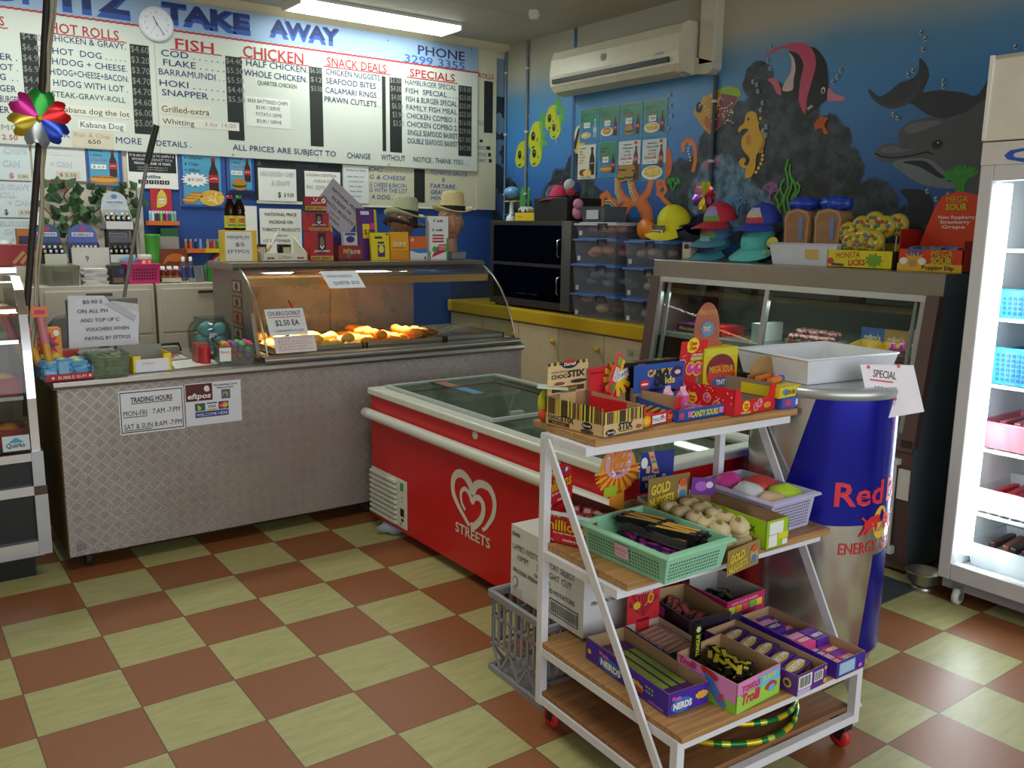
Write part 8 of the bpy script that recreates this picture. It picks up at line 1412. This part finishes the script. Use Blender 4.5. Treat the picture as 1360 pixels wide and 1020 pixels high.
tfill(bg,'candy_bag',.425,-.235,S2,-.05,2,5,-.08,.08,-.145,.14,'cream cloth look bag of gum in the tan tray','candy','cloth look gum bags',3,.026,.5,.3,.25,6)
def lime(b,fl,d,h,ff,w,fh):b.disc(fl,.10,.055,.055,.028,M('c8c41e'),2,22,.15);b.text(fl,'ALPHA',.065,.045,.02,M('3a4a1a'),w=.07,bold=1.8,k=4);b.text(fl,'EX',.24,.045,.02,M('3a4a1a'),w=.03,bold=1.5,k=3);b.rect(ff,.012,.045,.075,.082,PAPER,1);b.rect(ff,.012,.006,.05,.042,PAPER,1);b.rect(ff,.055,.025,.10,.045,M('d8d02a'),1);b.rect(ff,.075,.005,.098,.022,PAPER,1)
tray('lime green carton between the tan tray and the lavender basket',.563,-.245,S2,.02,.10,.31,.088,.088,'9cc41c',lime)
basket('lavender plastic basket of soft toys in bags at the right end of the middle shelf',.715,-.185,S2,math.radians(2),.215,.30,.115,'b9b4d4')
b=MB();b.rect(frY(0,0,0),0,0,.001,.001,WHITE)
for i,(x,y,z,rx,ry,rz2,c,n)in enumerate(((-.05,.10,.06,.05,.045,.04,'d83a9a','bright pink'),(.06,-.09,.055,.05,.06,.035,'a8c82a','lime green'),(.05,.02,.075,.06,.05,.03,'c8403a','red'),(-.06,-.01,.065,.05,.05,.035,'c8ccce','silver'),(-.03,-.10,.05,.05,.05,.035,'c8a888','tan'),(.06,.11,.055,.045,.04,.035,'8a8a92','grey'))):
 b=MB();b.ball((0,0,0),(rx,ry,rz2),M(c,.5,noise=.2,scale=25),18,12,lambda p:p*(1+.1*math.sin(p.x*90+i)*math.cos(p.y*80)));o=b.build('bagged_toy');o.location=T2(x*.8,y*.85,S2+z,.715,-.185,.035);tag(o,n+' bagged soft toy lying in the lavender basket','toy')
o=card(0,0,0,.085,.055,.004,'6a2a8a','purple_packet','purple packet hooked on the left rim of the lavender basket','packet',lambda b,f,w,h:(b.disc(f,.4*w,.5*h,.25*w,.3*h,M('a85ac0'),1),b.disc(f,.75*w,.6*h,.15*w,.2*h,M('d8c8d8'),1)));o.location=TF(.535,-.12,S2+.095);o.rotation_euler=(0,.1,TA-.3)
# ---- lower shelf
NP='43209a'
def nlogo(b,f,x,y,w,h):b.disc(f,x+w*.45,y+h*.42,w*.5,h*.45,M('2f6fc0'),2,24);b.text(f,'NERDS',x+w*.06,y+h*.22,h*.4,WHITE,w=w*.85,bold=2.4,k=4);b.text(f,'Wonka',x-w*.02,y+h*.78,h*.28,M('e06ac0'),w=w*.42,bold=1.4,k=4,shear=.1)
def nerdp(b,fl,d,h,ff,w,fh):nlogo(b,fl,.07,.006,.11,.048);b.disc(fl,.235,.028,.035,.016,M('d8a83a'),2,20,.15);b.disc(fl,.24,.022,.028,.008,M('a8402a'),3);[b.disc(fl,.28+.012*(i%3),.045-.012*(i//3),.004,.004,M('7ac04a'),2,10)for i in range(6)];b.rect(fl,.29,.006,.35,.014,M('7a5ac0'),2);b.disc(fl,.02,.03,.009,.008,M('d8a83a'),2);nlogo(b,ff,.012,.006,.075,.046);b.disc(ff,.115,.035,.024,.012,M('d8a83a'),2,18,.15)
tray('long purple candy rope box at the left front of the lower shelf',.105,-.345,S3,math.radians(-3),.14,.365,.066,.064,NP,nerdp)
tfill(stick('5a2a7a','7a9a3a',.32,.016),'candy_rope',.105,-.345,S3,-.05,1,4,-.001,.001,-.055,.055,'long rainbow candy rope pack in the long purple rope box','candy','ropes in the purple box',1,.02,.03,0,.03,7)
for o in[q for q in bpy.data.objects if q.name.startswith('candy_rope')]:
 k=[q.name for q in bpy.data.objects if q.name.startswith('candy_rope')].index(o.name);o.location=T2(-.045+k*.03,0,S3+.006,.105,-.345,-.05);o.rotation_euler=(0,0,TA-.05+PI/2)
def tong(b,fl,d,h,ff,w,fh):
 b.rect(fl,0,0,d,.028,M('8ac83a'),1);b.text(fl,'Trolli',.01,.07,.02,M('c8285a'),w=.06,bold=1.6,k=3,shear=.2);b.sheet(curve([(.085,.09),(.12,.088),(.145,.075),(.13,.065),(.1,.07)],3),M('c02a2a'),fl,2);b.sheet(curve([(.1,.075),(.125,.07),(.15,.04),(.175,.01),(.15,.004),(.125,.03)],3),M('4a7ac8'),fl,3);b.text(fl,'JE',.145,.02,.018,M('c83a4a'),bold=1.4,k=4)
 b.rect(ff,0,0,w,.05,M('9ad04a'),1);b.rect(ff,.09,.045,w*.98,.078,M('6ac0e0'),1);b.text(ff,'FUNNY',.11,.06,.014,M('e8d83a'),w=.06,bold=1.4,k=3);b.text(ff,'TONGUE',.02,.055,.018,M('c8406a'),w=.08,bold=1,k=3);b.text(ff,'Trolli',.02,.02,.03,M('d02a5a'),w=.08,bold=2,k=3,shear=.2);b.sheet(curve([(.12,.035),(.15,.05),(.175,.035),(.15,.02)],3),M('c83a3a'),ff,3);b.disc(ff,.15,.03,.015,.01,M('6ab0d8'),4)
tray('pink and green tongue candy box in the middle front of the lower shelf',.272,-.50,S3,math.radians(5),.19,.205,.092,.085,'d88ac0',tong)
tfill(stick('1a1418','b8a82a',.07,.009),'candy_bar',.272,-.50,S3+.03,.09,2,6,-.035,.035,-.06,.06,'black and yellow wrapped candy in the pink tongue box','candy','candies in the tongue box',3,.016,.55,.6,.12,8)
t=thing('candy_bar','black wrapped candy bar standing upright in the pink tongue box','candy',T2(-.035,.085,S3+.06,.272,-.50,.09),TA);b=MB();b.box(-.014,-.005,0,.014,.005,.11,M('1a1816',.35));f=frY(-.014,-.005,0);b.text(f,'TONGUE',.02,.012,.014,M('b8c02a'),w=.065,bold=1.6,k=2,rot=PI/2);b.disc(f,.014,.092,.01,.01,M('c8c8a0'),1,12,.2);part(b,'wrapper',t)
def wonk(b,fl,d,h,ff,w,fh):b.rect(ff,.006,.016,w*.48,.056,WHITE,1);[b.rect(ff,.012+i*.0052,.022,.0145+i*.0052+(.001 if i%3 else 0),.052,INK,2)for i in range(9)];b.rect(ff,w*.56,.02,w*.86,.05,WHITE,1);[b.rect(ff,w*.58+i*.005,.023,w*.58+i*.005+.0022,.048,M('4a4a4a'),2)for i in range(7)];b.rect(ff,.004,.002,w*.45,.014,M('c8b8e0'),1);b.disc(ff,w*.93,.05,.006,.006,M('d8a83a'),2);b.disc(ff,w*.93,.012,.008,.008,M('d8a83a'),2);b.disc(fl,d-.03,.03,.014,.014,M('d8a83a'),2);b.disc(fl,d-.03,.03,.008,.008,M('3a2a6a'),3)
tray('purple and gold candy box with barcodes on its end, right front of the lower shelf',.455,-.47,S3,math.radians(2),.135,.33,.062,.06,'5a2a8a',wonk)
def sbx(c,c2,s):b=MB();b.box(-.058,-.024,0,.058,.024,.022,M(c,.4));f=Fr((-.058,-.024,.022),(1,0,0),(0,1,0));b.disc(f,.055,.024,.05,.018,M(c2),1);b.text(f,s,.012,.016,.016,WHITE,w=.09,bold=1.8,k=3);[b.disc(frY(-.058,-.024,0),.1-.012*i,.011,.005,.005,M('d8a83a'),1)for i in range(3)];return b
tfill(sbx('4a2a7a','c8a83a','GOBSTOPPER'),'candy_packet',.455,-.47,S3,.035,1,5,-.002,.002,-.14,.14,'purple and gold candy packet stacked in the barcoded box','candy','barcoded box packets',2,.023,.06,.06,.02,9)
tray('purple carton of small orange and pink boxes, right end of the lower shelf',.632,-.46,S3,math.radians(1),.135,.35,.056,.05,NP,lambda b,fl,d,h,ff,w,fh:(b.rect(ff,.01,.008,.085,.045,M('7ab8e0'),1),[b.rect(ff,.015+.006*i,.012,.017+.006*i,.042,WHITE,2)for i in range(11)],b.disc(ff,.11,.015,.008,.006,M('d87ac0'),2)))
for i in range(12):
 c=[('d8502a','orange'),('d8408a','pink'),('5a2a9a','purple')][i%3];b=MB();b.box(-.028,-.034,0,.028,.034,.022,M(c[0],.4));f=Fr((-.028,-.034,.022),(1,0,0),(0,1,0));b.rect(f,.0,.04,.056,.066,M('7a3aa8' if i%2 else 'd8a0c8'),1);b.text(f,'NERDS',.006,.015,.016,WHITE,w=.044,bold=1.6,k=3);o=b.build('small_candy_box');o.location=T2(-.03+(i%2)*.061,-.13+(i//2)*.045*1.2,S3+.005+(.024 if i in(4,5,8)else 0),.632,-.46,.02);o.rotation_euler=(0,.0,TA+.02*(i%3));tag(o,c[1]+' pocket sized candy box in the carton at the right end of the lower shelf','candy',c[1]+' pocket boxes')
def fads(b,f,w,h):
 for i in range(8):a=.5+i*.3;b.sheet([(w*.5,.1*h),(w*.5+.9*w*math.cos(a)*.55,.1*h+.75*h*math.sin(a)),(w*.5+.9*w*math.cos(a+.14)*.55,.1*h+.75*h*math.sin(a+.14))],M('8a1a3a'),f,1)
 b.text(f,'FADS',.14*w,.72*h,.26*h,WHITE,w=.72*w,bold=2,k=3);b.text(f,'FUN STICKS',.28*w,.61*h,.06*h,M('f0d8d8'),w=.5*w,bold=.8,k=3);b.disc(f,.28*w,.38*h,.14*w,.1*h,M('e8b82a'),3,18,.3);b.disc(f,.7*w,.48*h,.1*w,.12*h,M('e8a02a'),3);b.disc(f,.7*w,.48*h,.06*w,.07*h,M('c8541c'),4);b.line(f,[(.62*w,.42*h),(.52*w,.34*h)],.03*w,M('e8a02a'),3)
tray('fun sticks tray with a tall red header behind the long purple rope box',.272,-.245,S3,math.radians(-3),.135,.2,.052,.05,'2f6a3a',lambda b,fl,d,h,ff,w,fh:([b.line(fl,[(.0+i*.03,0),(.03+i*.03,.05)],.012,M('3a4fa0'),1)for i in range(6)],b.text(fl,'FADS',.09,.012,.022,WHITE,w=.06,bold=1.5,k=3)),(-.066,.06,.055,.205,'d02a30',fads,'r',0),inner=M('c8b0a4',.7))
tfill(stick('a88a80','c8b0a0',.11,.01),'candy_stick',.272,-.245,S3,-.05,1,7,-.002,.002,-.085,.075,'pale brown fun stick packet in the fun sticks tray','candy','packets in the fun sticks tray',2,.017,.05,0,.03,10)
tray('black and pink worm candy box behind the tongue candy on the lower shelf',.445,-.165,S3,math.radians(-8),.16,.24,.085,.085,'241a2a',lambda b,fl,d,h,ff,w,fh:(b.text(fl,'Trolli',.02,.045,.03,M('c83a8a'),w=.1,bold=2,k=3,shear=.2),b.text(fl,'worms',.13,.02,.02,M('c8903a'),w=.07,bold=1,k=3)))
tfill(stick('5a4a5a','c85a4a',.08,.012),'candy_packet',.445,-.165,S3,-.14,1,7,-.01,.01,-.1,.1,'mixed grey and red candy packet in the black worm candy box','candy','packets in the black worm candy box',3,.016,.5,.4,.2,11)
tray('bright pink rainbow striped box with a black starry header, back of the lower shelf',.645,-.13,S3,math.radians(3),.19,.2,.085,.08,'c8206a',lambda b,fl,d,h,ff,w,fh:([b.rect(ff,.01+i*.034,.034,.04+i*.034,.058,M(['b8d83a','e8a82a','e05a6a','7ac04a','e8d03a'][i]),1)for i in range(5)],b.text(ff,'SOUR GLOW WORMS',.02,.064,.008,WHITE,w=.13,bold=.8,k=3),b.disc(ff,.05,.018,.03,.012,M('4a9ad8'),2),b.text(ff,'Trolli',.09,.008,.022,M('e0386a'),w=.07,bold=2,k=3,shear=.2)),(-.14,-.02,.08,.19,'17141a',lambda b,f,w,h:([b.disc(f,random.uniform(.1,.9)*w,random.uniform(.1,.5)*h,.002,.002,M('c8d8e8'),1,6)for _ in range(20)],b.disc(f,.65*w,.65*h,.18*w,.14*h,M('d8407a'),2,18,.2),b.text(f,'SOUR',.5*w,.6*h,.12*h,WHITE,w=.3*w,bold=1.6,k=4),b.disc(f,.3*w,.7*h,.12*w,.12*h,M('d8a02a'),2),b.line(f,[(.4*w,.42*h),(.8*w,.5*h)],.06*w,M('c86a9a'),2)),'oct',.2),inner=M('a8a4a2',.7))
tfill(stick('16141a','8a7a3a',.07,.011),'candy_packet',.645,-.13,S3,.05,2,5,-.07,.07,-.065,.065,'black wrapped candy in the pink rainbow striped box','candy','candies in the rainbow box',2,.016,.6,.5,.2,12)
# ---- base: hoops and packet
for i,(lx,ly,R_,z,ax)in enumerate(((.405,-.31,.262,.137,(0,0,0)),(.45,-.285,.25,.158,(.035,.05,.4)))):
 t=thing('hula_hoop',['green and gold banded hoop lying flat on the trolley base','upper green and gold banded hoop tilted over the flat one'][i],'hoop',TF(lx,ly,z));t.rotation_euler=ax;n=72
 ring_=[(R_*math.cos(2*PI*k/n),R_*math.sin(2*PI*k/n),0)for k in range(n)];b=MB();b.tube(ring_,.0085,M('1f7a3a',.25,.3),8,closed=True);m2,m3=b.mi(M('d8c42a',.25,.4)),b.mi(M('c8d84a',.25,.4))
 for fi in range(len(b.f)):q=fi//8;b.m[fi]=m2 if q%6 in(1,2)else(m3 if q%6==4 else 0)
 part(b,'hoop',t)
b=MB();b.ball((0,0,.02),(.08,.06,.022),M('8a90a0',.35,noise=.3,scale=20),16,8,lambda p:p*(1+.2*math.sin(p.x*70)*math.cos(p.y*80)));b.box(-.05,-.075,.002,.09,-.04,.012,M('2a3a6a',.4));o=b.build('plastic_packet');o.location=TF(.60,-.40,.1285);tag(o,'crumpled grey and blue packet on the right of the trolley base','packet')
# ---- crate and potato carton
t=thing('milk_crate','grey plastic milk crate on the floor behind the trolley','crate',(1.225,-.305,0),TA);CG=M('8f9096',.5)
def side(f,L):
 b=MB();Z_=lambda x0,y0,x1,y1:b.hexa([f.p(x0,y0,-.006),f.p(x1,y0,-.006),f.p(x1,y0,0),f.p(x0,y0,0),f.p(x0,y1,-.006),f.p(x1,y1,-.006),f.p(x1,y1,0),f.p(x0,y1,0)],CG)
 Z_(0,.0,L,.018);Z_(0,.27,L,.295);Z_(0,.10,L,.112);Z_(0,.20,L,.21);n=9
 for i in range(n+1):x=(L-.012)*i/n;Z_(x,.10,x+.012,.28)
 for i in range(6):
  x=L*i/6;xa,xb=(x,x+L/6)if i%2 else(x+L/6,x);s=.006;b.hexa([f.p(xa-s,.018,-.006),f.p(xa+s,.018,-.006),f.p(xa+s,.018,0),f.p(xa-s,.018,0),f.p(xb-s,.10,-.006),f.p(xb+s,.10,-.006),f.p(xb+s,.10,0),f.p(xb-s,.10,0)],CG)
 b.hexa([f.p(-.006,.275,0),f.p(L+.006,.275,0),f.p(L+.006,.275,.012),f.p(-.006,.275,.012),f.p(-.006,.298,0),f.p(L+.006,.298,0),f.p(L+.006,.298,.014),f.p(-.006,.298,.014)],CG);b.hexa([f.p(-.006,.0,0),f.p(L+.006,.0,0),f.p(L+.006,.0,.01),f.p(-.006,.0,.01),f.p(-.006,.02,0),f.p(L+.006,.02,0),f.p(L+.006,.02,.01),f.p(-.006,.02,.01)],CG)
 part(b,'lattice_side',t)
A=.165;side(Fr((-A,A,0),(0,-1,0),(0,0,1)),2*A);side(Fr((-A,-A,0),(1,0,0),(0,0,1)),2*A);side(Fr((A,-A,0),(0,1,0),(0,0,1)),2*A);side(Fr((A,A,0),(-1,0,0),(0,0,1)),2*A)
b=MB();b.box(-A+.007,-A+.007,.003,A-.007,A-.007,.009,CG);part(b,'floor',t)
t=thing('potato_carton','white frozen potato carton standing on the grey milk crate','carton',(1.235,-.405,.2995),TA);w,d,h=.29,.40,.25
b=MB();b.box(-w/2,-d/2,0,w/2,d/2,h,M('d5d6d2',.65,noise=.03));fl=Fr((-w/2,d/2,0),(0,-1,0),(0,0,1));ff=frY(-w/2,-d/2,0);DT=M('3a3f42')
for s,x,z,hh,ww in(('E3000',.008,.215,.014,.045),("LAMB'S WESTON EXPORT SELECT",.012,.168,.022,.34),('10MM      STRAIGHT CUT',.04,.135,.022,.30),('GRADE A',.14,.11,.013,.09),('FROZEN FRENCH FRIED POTATOES',.016,.088,.015,.34)):b.text(fl,s,x,z,hh,DT,w=ww,bold=.9,k=2)
b.disc(fl,.03,.055,.015,.018,DT,2,20);b.disc(fl,.03,.055,.012,.015,M('d5d6d2'),3,20);b.rect(fl,.225,.02,.375,.072,DT,1);b.rect(fl,.229,.024,.371,.068,M('d5d6d2'),2)
for i in range(34):b.rect(fl,.235+i*.004,.028,.2366+i*.004+(.0012 if i%3==0 else 0),.064,DT,3)
for i in range(4):b.text(fl,'PRODUCT OF USA',.012,.03-i*.008,.004,DT,w=.06,k=2)
for s,x,z,hh,ww in(("LAMB'S",.03,.18,.022,.08),('10MM',.035,.145,.02,.06),('FROZEN FRENCH',.03,.10,.014,.14)):b.text(ff,s,x,z,hh,DT,w=ww,bold=.8,k=2)
b.rect(Fr((-w/2,-d/2,h),(1,0,0),(0,1,0)),.13,0,.16,d,M('c4bda8',.5),1);part(b,'carton',t)
